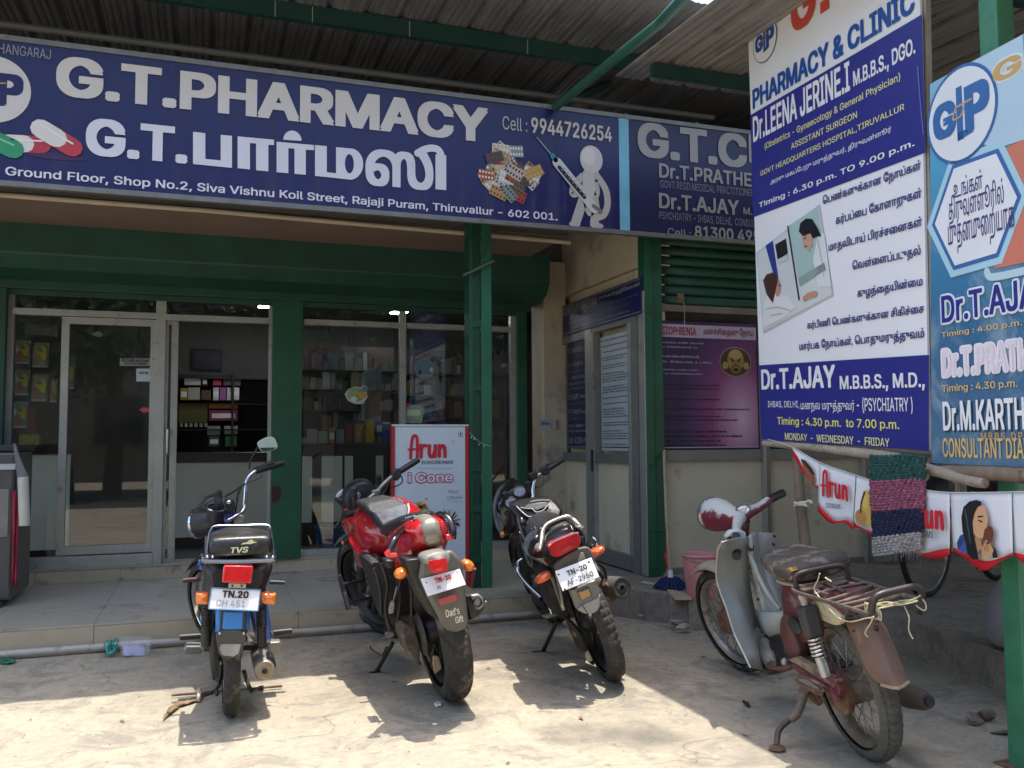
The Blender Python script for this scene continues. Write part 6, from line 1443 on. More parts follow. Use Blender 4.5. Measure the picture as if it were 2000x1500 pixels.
for k in range(6): m.bb((-.10, .80, .50+k*.028), (.10, 1.0, .508+k*.028))
m.build('cylinder_fins', steel, B.e, smooth=False, kind='stuff')
B.tube([u(707, 1092, 1.2), u(712, 1104, 1.16), u(726, 1140, 1.1), u(738, 1160, 1.06)], .016, 'fork_guard', M('satin_silver', (.45, .44, .42), rough=.25, metal=.8), n=10, smooth=4)
B.ext([(703, 1094), (708, 1088), (716, 1092), (728, 1120), (738, 1158), (730, 1156), (718, 1130)], 1.16, .03, 'fork_cover', silverp, bevel=.008)
# ladder-like foot guard on the left
g0, g1 = u(664, 1128, .62), u(681, 1190, .55)
B.tube([g0, g1], .014, 'foot_guard', blk, n=10); 
for a_, b_ in (((668, 1142), (708, 1134)), ((676, 1180), (730, 1166))): B.tube([u(*a_, .60), u(*b_, .66)], .010, 'guard_rung', blk, n=8)
B.ext([(662, 1124), (666, 1122), (684, 1186), (680, 1192), (676, 1190)], .575, .03, 'guard_rail', blk, bevel=.005)
# footrest, stand, lever
B.tube([u(786, 1110, .05), u(778, 1150, .08), u(765, 1185, .10), u(760, 1200, .10)], .009, 'rear_frame_tube', blk, smooth=4); B.tube([u(803, 1150, .0), u(804, 1215, .0)], .008, 'frame_tube', blk)
B.ext([(763, 1178), (767, 1172), (772, 1178), (769, 1198), (761, 1200), (759, 1192)], .04, .02, 'foot_hanger', silverp, bevel=.004); B.tube([u(775, 1145, .05), u(768, 1176, .05)], .004, 'brake_rod', steel)
B.tube([u(760, 1240, .35), u(728, 1252, .30)], .006, 'gear_lever', steel); B.tube([u(757, 1243, .35), u(786, 1246, .30)], .008, 'foot_peg', blk)
B.ext([(754, 1235), (768, 1233), (772, 1242), (760, 1248), (754, 1245)], .30, .04, 'foot_peg_bracket', steel, bevel=.004)
B.tube([u(723, 1262, .4), u(726, 1268, .4), u(740, 1278, .38), u(750, 1282, .36)], .004, 'stand_spring', blk, smooth=3)
st = onZ(737, 1309, .01); stl = B.Ri @ (st-B.o)
B.tube([u(767, 1256, .42), stl], .011, 'side_stand', blk, n=8); m = MB(); p_ = stl; m.box(p_+V((-.03, 0, -.004)), (.09, .035, .006)); m.build('stand_foot', blk, B.e, smooth=False)
B.tube([u(756, 1262, .42), u(747, 1282, .42)], .006, 'stand_brace', blk)
# swing arm, chain, sprocket, chain guard
B.ext([(786, 1216), (808, 1225), (822, 1262), (820, 1290), (826, 1300), (812, 1296), (795, 1272), (784, 1240)], .02, .16, 'swing_arm', M('dusty_plate', (.10, .08, .055), rough=.8, var=.5, scale=20, spot=(.26, .19, .12), spot_amt=.5, spot_scale=15), bevel=.012, soft=0)
B.ext([(808, 1130), (836, 1168), (850, 1210), (850, 1262), (846, 1278), (836, 1276), (828, 1232), (812, 1180), (804, 1150)], .06, .10, 'chain_guard', M('maroon_grime', (.05, .028, .022), rough=.7, var=.4, scale=14), bevel=.01)
B.ext([(846, 1283), (851, 1280), (857, 1283), (862, 1300), (862, 1307), (850, 1317), (846, 1300)], -.06, .015, 'guard_tip', M('tan_tip', (.44, .30, .17), rough=.6, var=.3, scale=30), bevel=.003)
ch = MB(); cp = [u(824, 1242, .03), u(828, 1255, .0), u(832, 1272, -.02), u(838, 1290, -.03)]
cpp = spline(cp, 7)
for i, p in enumerate(cpp): ch.box(p, (.010, .008, .009 if i % 2 else .014))
ch.build('drive_chain', steel, B.e, kind='stuff', smooth=False)
m = MB(); m.lathe([(.03, -.004), (.10, -.004), (.105, 0), (.10, .004), (.03, .004)], (-.095, 0, RW), (1, 0, 0), 30); m.build('rear_sprocket', grime, B.e)
B.tube([u(795, 1140, .3), u(799, 1165, .28)], .030, 'shock_absorber', M('yellow_spring', (.24, .19, .03), rough=.5, var=.4, scale=30), n=12)
B.ext([(806, 1205), (822, 1208), (832, 1222), (828, 1230), (812, 1226)], .1, .1, 'engine_bracket', M('pinkish_metal', (.18, .12, .11), rough=.5, metal=.3), bevel=.01)
# exhaust: chunky box silencer
ep = [(906, 1162), (912, 1158), (937, 1160), (944, 1166), (948, 1185), (939, 1193), (928, 1192), (916, 1172)]
eo = [(906, 1160), (912, 1157), (938, 1159), (948, 1166), (952, 1176), (951, 1192), (938, 1208), (924, 1219), (915, 1212), (908, 1180)]
B.ext(eo, -.30, .55, 'silencer', blk, bevel=.012, shrink=.55)
B.ext([(919, 1163), (936, 1160), (943, 1167), (946, 1184), (938, 1191), (930, 1190)], -.325, .03, 'silencer_cap', M('cap_grey', (.30, .29, .28), rough=.4, metal=.4), bevel=.006)
c_ = u(932.5, 1177, -.33); MB().lathe([(.0, .006), (.016, .006), (.018, -.006), (.022, -.004), (.022, .01)], c_, (0, 1, 0), 18).build('tail_pipe', gblk, B.e)
for p_ in ((949, 1176), (936, 1204)): MB().ball(u(*p_, -.305), .006, 8, 6).build('bolt', steel, B.e)
B.tube([u(925, 1110, -.05), u(918, 1145, -.02), u(913, 1160, .0)], .014, 'exhaust_stay', M('rust_red', (.16, .03, .025), rough=.6), n=8)
B.ext([(902, 1236), (914, 1232), (916, 1250), (912, 1262), (905, 1254)], -.02, .06, 'brake_caliper', rust, bevel=.006); 
for a_, b_ in (((905, 1262), (914, 1272)), ((906, 1276), (916, 1284))): B.ext([(a_[0], a_[1]), (b_[0], a_[1]), (b_[0]+1, b_[1]), (a_[0], b_[1])], -.04, .03, 'caliper_fin', rust, bevel=.004)

# ---------------------------------------------------------------- C: the black motorcycle
K = Bike('motorcycle', (1198, 1326), 10, 18.5, 'black commuter motorcycle leaning on its stand, with two round dials and plate TN-20')
u = K.u; RW = .325
Tk = rot_axis((0, 1.08, .92), V((0, -.45, 1)).normalized(), RAD(10))
wheel(K, 'rear_wheel', (0, 0, RW), RW, .095, 'alloy', hub_r=.055, rubb=M('worn_tyre', (.045, .042, .037), rough=.9, var=.3, scale=18, spot=(.15, .13, .10), spot_amt=.42, spot_scale=12, bump=.3, bscale=80), groove='block', rimm=blk, hubm=blk)
wheel(K, 'front_wheel', (0, 1.42, RW), RW, .09, 'alloy', hub_r=.05, T=Tk, groove='rib', rimm=blk)
arc_guard(K, (0, 1.42, RW), RW+.03, 15, 175, .062, 'front_mudguard', gblk, T=Tk, depth=.03)
for s_ in (-1, 1):
    m = MB(); m.tube([Tk((s_*.08, 1.42, RW)), Tk((s_*.085, 1.22, .75))], .022, 10); m.tube([Tk((s_*.085, 1.22, .75)), Tk((s_*.085, 1.1, 1.0))], .016, 10); m.build('fork_leg', grime, K.e)
K.ext([(1113, 1152), (1121, 1150), (1160, 1132), (1167, 1138), (1173, 1158), (1173, 1182), (1169, 1192), (1161, 1198), (1147, 1200), (1137, 1197), (1127, 1190), (1119, 1170)], -.375, .05, 'rear_mudguard', M('mudguard_silver', (.20, .20, .20), rough=.35, metal=.4, var=.15, scale=6, spot=(.11, .10, .09), spot_amt=.3), tilt=-.2, w0=.5, bevel=.014)
K.ext([(1128, 1191), (1137, 1182), (1143, 1179), (1168, 1168), (1173, 1160), (1173, 1182), (1169, 1192), (1161, 1198), (1147, 1200), (1137, 1197)], -.386, .03, 'mudguard_tip', M('mudguard_pale', (.33, .33, .33), rough=.35, metal=.4, var=.15, scale=6), tilt=-.2, w0=.5, bevel=.008)
K.tube([u(1137, 1181, -.395, -.2, .5), u(1143, 1191, -.395, -.2, .5), u(1148, 1199, -.395, -.2, .5)], .002, 'seam', blk)
K.ext([(1131, 1158), (1150, 1151), (1155, 1161), (1154, 1164), (1138, 1172), (1135, 1170)], -.40, .02, 'reflector', M('reflector_amber', (.42, .23, .06), rough=.35, coat=.5), tilt=-.2, w0=.5, bevel=.003)
K.ext([(1128, 1156), (1152, 1147), (1158, 1164), (1136, 1175)], -.388, .02, 'reflector_holder', greyp, tilt=-.2, w0=.5)
arc_guard(K, (0, 0, RW), RW+.045, 50, 128, .078, 'wheel_hugger', greyp, depth=.03)
K.ext([(1085, 1104), (1100, 1088), (1130, 1072), (1152, 1070), (1164, 1096), (1156, 1102), (1100, 1120), (1088, 1118)], -.34, .06, 'mudguard_upper', greyp, tilt=-.1, w0=.6, bevel=.012)
K.ext([(1127, 1101), (1135, 1079), (1140, 1080), (1146, 1096)], -.36, .01, 'pale_patch', M('pale_patch', (.30, .27, .22), rough=.5), tilt=-.1, w0=.6, bevel=.002)
pq = [(1099, 1155), (1171, 1127), (1155, 1089), (1084, 1116)]
plate(K, pq, -.43, .38, .62, [('TN-20', (.26, .80), (.56, .82), '#3c3a40', .03), ('AF-2950', (.17, .88), (.14, .40), '#56565e', .022)])
for p_ in ((1091, 1122), (1150, 1098), (1103, 1151)): MB().ball(u(*p_, -.436, .12, .62), .0055, 8, 6).build('rust_bolt', rust, K.e)
K.ext([(1073, 1069), (1077, 1063), (1084, 1058), (1121, 1043), (1128, 1042), (1134, 1047), (1136, 1058), (1133, 1066), (1128, 1070), (1096, 1087), (1086, 1089), (1079, 1086), (1074, 1077)], -.40, .08, 'tail_lamp', M('dull_red_lens', (.42, .015, .018), rough=.2, coat=.8, var=.25, scale=14), tilt=.1, w0=.8, bevel=.010)
K.tube([u(1076, 1063, -.405, .1, .8), u(1086, 1056, -.405, .1, .8), u(1120, 1042, -.405, .1, .8), u(1130, 1041, -.405, .1, .8)], .0035, 'lamp_trim', silverp, smooth=3)
MB().ball(u(1080, 1081, -.41), .0045, 6, 4).build('lamp_screw', blk, K.e)
for q_ in ([(1049, 1134), (1054, 1126), (1068, 1117), (1076, 1118), (1079, 1125), (1076, 1131), (1060, 1140), (1051, 1141)], [(1155, 1083), (1156, 1076), (1175, 1067), (1182, 1069), (1184, 1075), (1181, 1080), (1165, 1091), (1158, 1091)]):
    K.ext(q_, -.32, .06, 'indicator', lensa if False else M('orange_lens', (.70, .10, .015), rough=.15, coat=1, var=.15, scale=40), bevel=.008)
K.tube([u(1077, 1122, -.30), u(1092, 1112, -.25)], .010, 'indicator_stalk', blk); K.tube([u(1158, 1084, -.30), u(1148, 1086, -.25)], .010, 'indicator_stalk', blk)
# tail, seat, rail
K.ext([(1044, 1070), (1050, 1056), (1068, 1036), (1110, 1018), (1134, 1030), (1150, 1044), (1155, 1062), (1152, 1082), (1138, 1084), (1100, 1092), (1086, 1104), (1076, 1112), (1058, 1102), (1042, 1092)], -.30, .36, 'tail_cowl', gblk, tilt=.25, w0=.85, bevel=.03)
K.ext([(1061, 1058), (1064, 1040), (1074, 1026), (1100, 1014), (1112, 1013), (1124, 1024), (1132, 1036), (1115, 1040), (1085, 1050), (1068, 1062)], -.24, .55, 'seat', vinyl, tilt=.5, w0=.92, bevel=.03)
K.tube([u(1054, 1074, -.32), u(1057, 1060, -.30), u(1059, 1040, -.26), u(1067, 1026, -.24), u(1083, 1017, -.23), u(1099, 1011, -.23), u(1111, 1009.5, -.23), u(1121, 1016, -.24), u(1132, 1027, -.28), u(1140, 1034, -.32)], .011, 'grab_rail', M('aged_chrome', (.52, .48, .38), rough=.28, metal=.9, var=.15, scale=20), n=12, smooth=5)
K.ext([(1046, 1074), (1052, 1064), (1058, 1060), (1060, 1070), (1052, 1080)], -.32, .06, 'rail_mount', silverp, bevel=.008); K.ext([(1126, 1030), (1134, 1026), (1142, 1033), (1140, 1038)], -.32, .06, 'rail_mount', silverp, bevel=.006)
K.ext([(1014, 1010), (1030, 1016), (1046, 1056), (1044, 1080), (1036, 1074), (1024, 1050)], .30, .12, 'side_panel', gblk, bevel=.02)
K.ext([(1024, 1062), (1044, 1080), (1048, 1104), (1040, 1110), (1030, 1090)], .22, .12, 'side_panel', M('green_black', (.015, .03, .025), rough=.3, coat=.4), bevel=.015)
# tank with zipped black cover and white piping
K.ext([(1008, 989), (1018, 984), (1036, 979), (1083, 975), (1089, 976), (1100, 988), (1106, 998), (1104, 1006), (1099, 1013), (1078, 1020), (1051, 1022), (1027, 1017), (1016, 1006)], .44, .34, 'tank_cover', vinyl, tilt=.85, w0=1.0, bevel=.03)
K.ext([(1020, 990), (1036, 982), (1074, 979), (1068, 990), (1048, 998), (1040, 994)], .405, .02, 'cover_flap', vinyl, tilt=.85, w0=1.0, bevel=.006)
pip = M('white_piping', (.45, .45, .45), rough=.4)
for q_ in ([(1017, 991), (1030, 993), (1040, 994), (1047, 1000), (1060, 997), (1070, 987), (1077, 979)], [(1009, 989), (1020, 1000), (1030, 1008), (1037, 1009), (1048, 1004)], [(1036, 980), (1052, 977), (1074, 977)]):
    K.tube([u(x, y, .40, .85, 1.0) for x, y in q_], .0032, 'piping', pip, n=6, smooth=5)
# fairing, dials, bars
K.ext([(968, 992), (971, 976), (978, 958), (988, 946), (1000, 938), (1013, 936), (1015, 948), (1024, 954), (1030, 970), (1022, 984), (1010, 990), (1014, 1010), (1012, 1034), (1002, 1046), (986, 1049), (976, 1036), (970, 1014)], 1.14, .22, 'fairing', gblk, bevel=.04)
K.ext([(976, 968), (979, 957), (988, 946), (1000, 938), (1013, 936), (1015, 948), (1000, 952), (988, 962), (982, 972)], 1.12, .02, 'windscreen', gblk, bevel=.006)
K.ext([(984, 968), (998, 954), (1016, 948), (1030, 958), (1030, 972), (1016, 986), (1000, 994), (988, 988)], 1.11, .05, 'dash', blk, bevel=.012)
K.ext([(972, 1000), (980, 1008), (985, 1030), (980, 1040), (974, 1030)], 1.13, .02, 'fairing_decal', M('grey_decal', (.12, .12, .125), rough=.3, var=.4, scale=20), bevel=.004)
K.ext([(978, 1042), (984, 1038), (986, 1048), (980, 1051)], 1.10, .05, 'front_indicator', lensa, bevel=.005)
for (x, y) in ((1015, 961), (999, 982)):
    c_ = u(x, y, 1.09); d_ = V((0, -1, .55)).normalized()
    MB().lathe([(.0, 0), (.030, 0), (.030, .008), (.0, .009)], c_, d_, 24).build('dial_face', M('dial_face', (.10, .11, .12), rough=.15, coat=1), K.e)
    m = MB(); m.lathe([(.029, .004), (.036, .006), (.038, .012), (.034, .014), (.029, .010)], c_, d_, 26, cap=False, close=True); m.build('dial_ring', M('dial_ring', (.30, .31, .32), rough=.3, metal=.5), K.e)
    fx, fy, fz = frame_of(d_); m = MB()
    for k in range(18):
        a = k*math.pi/9; m.bar(c_+(fx*math.cos(a)+fy*math.sin(a))*.020+fz*.011, c_+(fx*math.cos(a)+fy*math.sin(a))*.026+fz*.011, .002, .001, up=fz)
    m.bar(c_+fz*.012, c_+fx*.018+fy*.006+fz*.012, .002, .001, up=fz); m.build('dial_marks', M('dial_white', (.6, .6, .6), rough=.5), K.e, smooth=False, kind='stuff')
K.tube([u(1032, 981, .98), u(1037, 976, .99), u(1041, 968, 1.0), u(1041, 954, 1.01), u(1044, 938, 1.02), u(1049, 929, 1.03), u(1056, 925, 1.04)], .012, 'handlebar', chrome, n=12, smooth=5)
K.tube([u(1058, 924, 1.05), u(1072, 915, 1.07)], .016, 'throttle_housing', blk, n=12); K.tube([u(1070, 916, 1.07), u(1100, 897, 1.10)], .019, 'right_grip', blk, n=14)
K.ext([(1034, 926), (1044, 920), (1052, 923), (1050, 934), (1042, 940), (1036, 934)], 1.0, .05, 'brake_reservoir', blk, bevel=.008); K.ext([(1056, 914), (1066, 910), (1074, 914), (1074, 926), (1064, 930), (1056, 924)], 1.03, .05, 'switch_gear', blk, bevel=.008)
K.tube([u(1054, 916, 1.08), u(1068, 908, 1.1), u(1086, 904, 1.12)], .005, 'brake_lever', blk, smooth=3)
for q_ in ([(1062, 930), (1062, 940), (1054, 948), (1046, 952)], [(1072, 928), (1072, 936), (1064, 944), (1056, 951), (1046, 952)], [(1040, 938), (1034, 946), (1030, 960)], [(1068, 930), (1066, 938), (1058, 942)], [(1030, 990), (1024, 998), (1018, 990)]):
    K.tube([u(x, y, 1.03) for x, y in q_], .0035, 'control_cable', blk, n=6, smooth=5)
K.tube([u(1010, 988, .93), u(1002, 992, .85), u(990, 1003, .76)], .018, 'left_grip', blk, n=12)
K.ext([(1034, 976), (1044, 972), (1050, 978), (1046, 986), (1036, 986)], .97, .04, 'top_yoke', steel, bevel=.006)
# engine, frame, guard
m = MB(); m.loft([((0, .38, .42), (.10, 0, 0), (0, 0, .10), 3), ((0, .5, .40), (.13, 0, 0), (0, 0, .16), 3), ((0, .8, .40), (.11, 0, 0), (0, 0, .15), 3), ((0, .95, .48), (.08, 0, 0), (0, 0, .10), 3)], 20); m.build('engine', grime, K.e)
K.ext([(1060, 1104), (1084, 1112), (1098, 1150), (1112, 1190), (1120, 1215), (1096, 1210), (1080, 1190), (1066, 1150)], .10, .30, 'frame_cover', M('dark_grime', (.022, .02, .018)), bevel=.02)
K.tube([u(1020, 1092, .72), u(1012, 1098, .72), u(1011, 1108, .72), u(1013, 1120, .70), u(1030, 1142, .66), u(1056, 1166, .60)], .012, 'crash_guard', chrome, n=10, smooth=5)
K.tube([u(1078, 1126, -.05), u(1086, 1150, .0), u(1096, 1178, .05), u(1101, 1192, .05)], .009, 'frame_tube', M('aged_chrome', (.5, .5, .5)), n=8, smooth=4); K.tube([u(1086, 1118, -.1), u(1092, 1145, -.05), u(1103, 1190, .0)], .007, 'frame_tube', chrome, smooth=4)
K.tube([u(1066, 1130, .15), u(1072, 1160, .18), u(1080, 1185, .2)], .014, 'shock_absorber', blk, smooth=4); spring(u(1068, 1132, .15), u(1080, 1184, .2), .019, .004, 8, 'spring', blk, K.e)
K.tube([u(1158, 1108, .05), u(1176, 1125, .10), u(1184, 1148, .12)], .012, 'frame_tube', grime, smooth=4); K.tube([u(1166, 1100, .0), u(1180, 1112, .05), u(1186, 1140, .08)], .008, 'brake_hose', blk, smooth=4)
K.ext([(1152, 1066), (1160, 1062), (1166, 1078), (1164, 1094), (1156, 1092)], -.1, .1, 'side_tube_cover', gblk, bevel=.01); K.tube([u(1158, 1050, -.1), u(1164, 1056, -.12), u(1166, 1070, -.12), u(1165, 1082, -.12)], .006, 'side_rail', chrome, smooth=4)
K.tube([u(1066, 1206, .30), u(1112, 1192, .28)], .010, 'foot_peg', silverp, n=8); K.tube([u(1072, 1182, .3), u(1078, 1200, .3)], .008, 'peg_bracket', chrome)
K.ext([(1060, 1206), (1066, 1202), (1098, 1196), (1100, 1200), (1070, 1209)], .29, .05, 'foot_plate', silverp, bevel=.004)
st = onZ(1062, 1269, .01); stl = K.Ri @ (st-K.o)
K.tube([u(1089, 1212, .36), stl+V((.0, 0, 0))], .012, 'side_stand', blk, n=8); m = MB(); m.box(stl+V((-.035, 0, -.0)), (.09, .035, .006), Matrix.Rotation(RAD(16), 3, 'Y')); m.build('stand_foot', blk, K.e, smooth=False)
K.ext([(1118, 1218), (1132, 1226), (1144, 1244), (1156, 1282), (1166, 1302), (1160, 1304), (1146, 1286), (1132, 1256)], -.02, .20, 'chain_case', blk, bevel=.012)
K.ext([(1144, 1275), (1150, 1272), (1155, 1282), (1158, 1290), (1151, 1294), (1145, 1288)], -.05, .02, 'case_window', M('pale_reflector', (.5, .42, .30), rough=.4), bevel=.004)
K.ext([(1120, 1232), (1128, 1236), (1128, 1246), (1121, 1244)], .0, .04, 'chain_adjuster', M('brass', (.25, .19, .06), rough=.5, metal=.6), bevel=.004)
# exhaust with hollow end
c_ = u(1215, 1148, -.02); d_ = V((-.28, 1, -.02)).normalized()
m = MB(); m.lathe([(.054, .0), (.056, .01), (.057, .10), (.052, .22), (.038, .36), (.026, .50)], c_, d_, 26, cap=False); m.build('silencer', M('sooty_silencer', (.12, .11, .10), rough=.55, metal=.4, var=.25, scale=10, spot=(.2, .16, .11), spot_amt=.4, spot_scale=9), K.e)
m = MB(); m.lathe([(.014, .010), (.014, -.002), (.018, -.002), (.030, .004), (.050, -.001), (.056, .004)], c_, d_, 26, cap=False); m.build('silencer_end', grime, K.e)
MB().lathe([(.0, .009), (.0138, .009)], c_, d_, 14, cap=False).build('outlet', gblk, K.e)
for q_ in ([(1180, 1140), (1196, 1152), (1200, 1166), (1190, 1176)], [(1176, 1178), (1186, 1190), (1184, 1206), (1190, 1218)], [(1186, 1216), (1194, 1230), (1198, 1246), (1200, 1262)]):
    K.tube([u(x, y, .02) for x, y in q_], .012, 'brake_linkage', rust, smooth=4)
K.ext([(1184, 1200), (1198, 1194), (1204, 1204), (1196, 1214), (1186, 1214)], .0, .06, 'brake_plate', rust, bevel=.008)
# ---------------------------------------------------------------- D: the old maroon and grey scooter moped
D = Bike('scooter', (1700, 1480), 12, 12, 'old worn grey and maroon step-through scooter with an iron rack, nearest on the right')
u = D.u; vv = D.v; RW = .288
greyw = M('worn_grey_paint', (.30, .315, .305), rough=.42, metal=.1, var=.14, scale=4, spot=(.13, .11, .09), spot_amt=.27, spot_scale=7, bump=.06, bscale=20)
maroon = M('faded_maroon', (.105, .020, .024), rough=.6, var=.3, scale=6, spot=(.24, .20, .165), spot_amt=.38, spot_scale=7, bump=.08, bscale=40)
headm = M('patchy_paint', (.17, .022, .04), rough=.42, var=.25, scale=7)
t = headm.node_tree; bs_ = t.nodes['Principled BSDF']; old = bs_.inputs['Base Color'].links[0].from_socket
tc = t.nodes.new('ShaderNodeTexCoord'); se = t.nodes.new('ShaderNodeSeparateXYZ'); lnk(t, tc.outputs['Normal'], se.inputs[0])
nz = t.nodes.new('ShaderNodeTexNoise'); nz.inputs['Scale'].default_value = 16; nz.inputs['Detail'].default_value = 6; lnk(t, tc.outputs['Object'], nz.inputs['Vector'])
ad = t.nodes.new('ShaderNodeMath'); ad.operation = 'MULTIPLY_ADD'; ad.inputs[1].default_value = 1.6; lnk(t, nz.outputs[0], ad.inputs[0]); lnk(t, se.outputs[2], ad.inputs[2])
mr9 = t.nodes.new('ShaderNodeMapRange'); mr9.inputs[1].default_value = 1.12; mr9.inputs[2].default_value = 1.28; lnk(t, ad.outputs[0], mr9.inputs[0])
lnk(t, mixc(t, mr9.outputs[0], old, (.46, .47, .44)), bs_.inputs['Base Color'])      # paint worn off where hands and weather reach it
rrust = M('rusty_rim', (.22, .18, .13), rough=.55, metal=.5, var=.3, scale=20, spot=(.12, .08, .05), spot_amt=.45, spot_scale=15)
HP = V((0, 1.02, .93)); HA = V((0, -.40, 1)).normalized(); Td = rot_axis(HP, HA, RAD(14))
wheel(D, 'rear_wheel', (0, 0, RW), RW, .082, hub_r=.045, rubb=M('grey_tyre', (.085, .08, .068), rough=.9, var=.25, scale=14, spot=(.045, .043, .04), spot_amt=.4, spot_scale=7, bump=.3, bscale=90), groove='block', rimm=rrust, rimt=.024)
wheel(D, 'front_wheel', (0, 1.29, RW), RW, .075, hub_r=.04, T=Td, rubb=rubber2, groove='rib', rimm=M('dull_rim', (.34, .31, .27), rough=.45, metal=.6, var=.25, scale=14, spot=(.15, .10, .07), spot_amt=.38, spot_scale=12), rimt=.022)
# hub drum and sprocket side
for (r_, a_, b_, mt, nm) in ((.095, -.085, -.045, rust, 'chain_drum'), (.070, -.045, .05, rrust, 'hub_shell')):
    m = MB(); m.lathe([(.012, a_), (r_*.8, a_), (r_, a_+.008), (r_, b_-.006), (r_*.9, b_), (.012, b_)], (0, 0, RW), (1, 0, 0), 28); m.build(nm, mt, D.e)
m = MB(); m.lathe([(.012, -.06), (.055, -.055), (.065, -.04), (.065, .04), (.055, .055), (.012, .06)], (0, 1.29, RW), (1, 0, 0), 24); m.v = [Td(p) for p in m.v]; m.build('front_drum', rust, D.e)
# leading link front fork and front mudguard
m = MB()
for s_ in (-1, 1):
    m.tube([vv(1446, 1080, .0)+V((s_*.03, .10, 0)), (s_*.055, 1.12, .60), (s_*.06, 1.17, .42), (s_*.06, 1.16, .26)], .018, 8, 4); m.tube([Td(p) for p in ((s_*.062, 1.15, .27), (s_*.062, 1.29, RW))], .015, 8)
m.build('front_fork', rust, D.e)
arc_guard(D, (0, 1.29, RW), RW+.04, 48, 170, .055, 'front_mudguard', M('dusty_cream', (.36, .31, .22), rough=.7, var=.2, scale=9, spot=(.20, .14, .08), spot_amt=.45, spot_scale=9), T=Td, depth=.03)
# leg shield: a near wing, a raised centre channel and a far wing, as one bent sheet
def sec(zz, pts): return [V((x, y, zz)) for x, y in pts]
LS = []
prof_ls = []
nearf = [(1411, 1058), (1402, 1075), (1400, 1100), (1400, 1132), (1408, 1160), (1418, 1186), (1434, 1236), (1452, 1275), (1466, 1304)]
mid1 = [(1432, 1052), (1428, 1074), (1428, 1100), (1430, 1132), (1438, 1162), (1448, 1190), (1464, 1236), (1480, 1275), (1490, 1308)]
near2 = [(1461, 1048), (1461, 1074), (1462, 1100), (1464, 1132), (1468, 1160), (1474, 1190), (1480, 1222), (1484, 1262), (1492, 1308)]
rows = []
for a, b, c in zip(nearf, mid1, near2):
    p0 = vv(a[0], a[1], -.235); p1_ = vv(b[0], b[1], -.16); p2_ = vv(c[0], c[1], -.075)
    rows.append([p0+V((-.0, .012, 0)), p0, p0.lerp(p1_, .5), p1_, p1_.lerp(p2_, .5)+V((0, .004, 0)), p2_])
MB().grid(rows).build('leg_shield', greyw, D.e, solid=.004, angle=60)
chan = [((1461, 1048), (1482, 1039)), ((1463, 1075), (1484, 1078)), ((1466, 1100), (1490, 1105)), ((1474, 1132), (1498, 1136)), ((1480, 1160), (1508, 1160)), ((1490, 1190), (1524, 1184)), ((1482, 1222), (1531, 1197)), ((1502, 1243), (1526, 1222))]
rows = []
chan = [((1462, 1046), (1480, 1040)), ((1463, 1075), (1482, 1072)), ((1466, 1100), (1486, 1098)), ((1472, 1130), (1494, 1126)), ((1480, 1160), (1506, 1154)), ((1488, 1190), (1520, 1180)), ((1494, 1215), (1531, 1194)), ((1502, 1240), (1536, 1204))]
for a, c in chan:
    p0 = vv(a[0], a[1], -.075); p2_ = vv(c[0], c[1], .03); md = (p0+p2_)/2
    rows.append([p0, p0+V((.012, -.012, .004)), md+V((0, -.03, .012)), p2_+V((-.012, -.012, .004)), p2_])
MB().grid(rows).build('centre_channel', greyw, D.e, solid=.004, angle=60)
rows = []
for a, c in (((1480, 1040), (1512, 1041)), ((1482, 1072), (1521, 1054)), ((1486, 1098), (1525, 1082)), ((1494, 1126), (1527, 1110)), ((1506, 1154), (1529, 1145)), ((1520, 1180), (1530, 1175)), ((1531, 1194), (1532, 1192))):
    p0 = vv(a[0], a[1], .03); p2_ = vv(c[0], c[1], .20); rows.append([p0, p0.lerp(p2_, .5)+V((0, .01, 0)), p2_, p2_+V((0, .015, 0))])
MB().grid(rows).build('leg_shield', greyw, D.e, solid=.004, angle=60)
rows = []
for a, b, c in (((1474, 1190), (1490, 1196), (1530, 1196)), ((1478, 1215), (1496, 1225), (1531, 1215)), ((1482, 1226), (1503, 1243), (1524, 1236))):
    rows.append([vv(*a, -.08), vv(*b, -.09), vv(*c, -.07)])
MB().grid(rows).build('foot_tray', greyw, D.e, solid=.006, angle=60)
for p0, p1_ in (((1401, 1104), (1434, 1236)), ): pass
D.tube([vv(x, y, -.236) for x, y in nearf], .005, 'shield_edge', M('pale_edge', (.45, .44, .40), rough=.4, metal=.3), smooth=3)
D.tube([vv(x, y, -.072) for x, y in ((1463, 1078), (1472, 1100), (1484, 1130), (1500, 1160), (1524, 1190))], .010, 'channel_rib', greyw, smooth=4)
MB().lathe([(.0, .004), (.014, .004), (.019, .002), (.019, -.004)], vv(1465, 1069, -.07), (-.2, -1, .2), 16).build('keyhole', blk, D.e)
rs_ = random.Random(4)
for k, (x, y, w_, h_) in enumerate(((1448, 1094, 5, 9), (1464, 1112, 3, 8), (1467, 1122, 3, 6), (1480, 1172, 5, 7), (1510, 1064, 7, 3), (1512, 1048, 8, 3), (1515, 1222, 4, 8), (1468, 1178, 3, 4))):
    pos = -.085 if x < 1490 else .10
    p = vv(x, y, -.105 if x < 1500 else .12); D.tube([p, p+V((.003, -.004, h_*.0012))], .0012*w_, 'paint_scuff', blk, n=6)
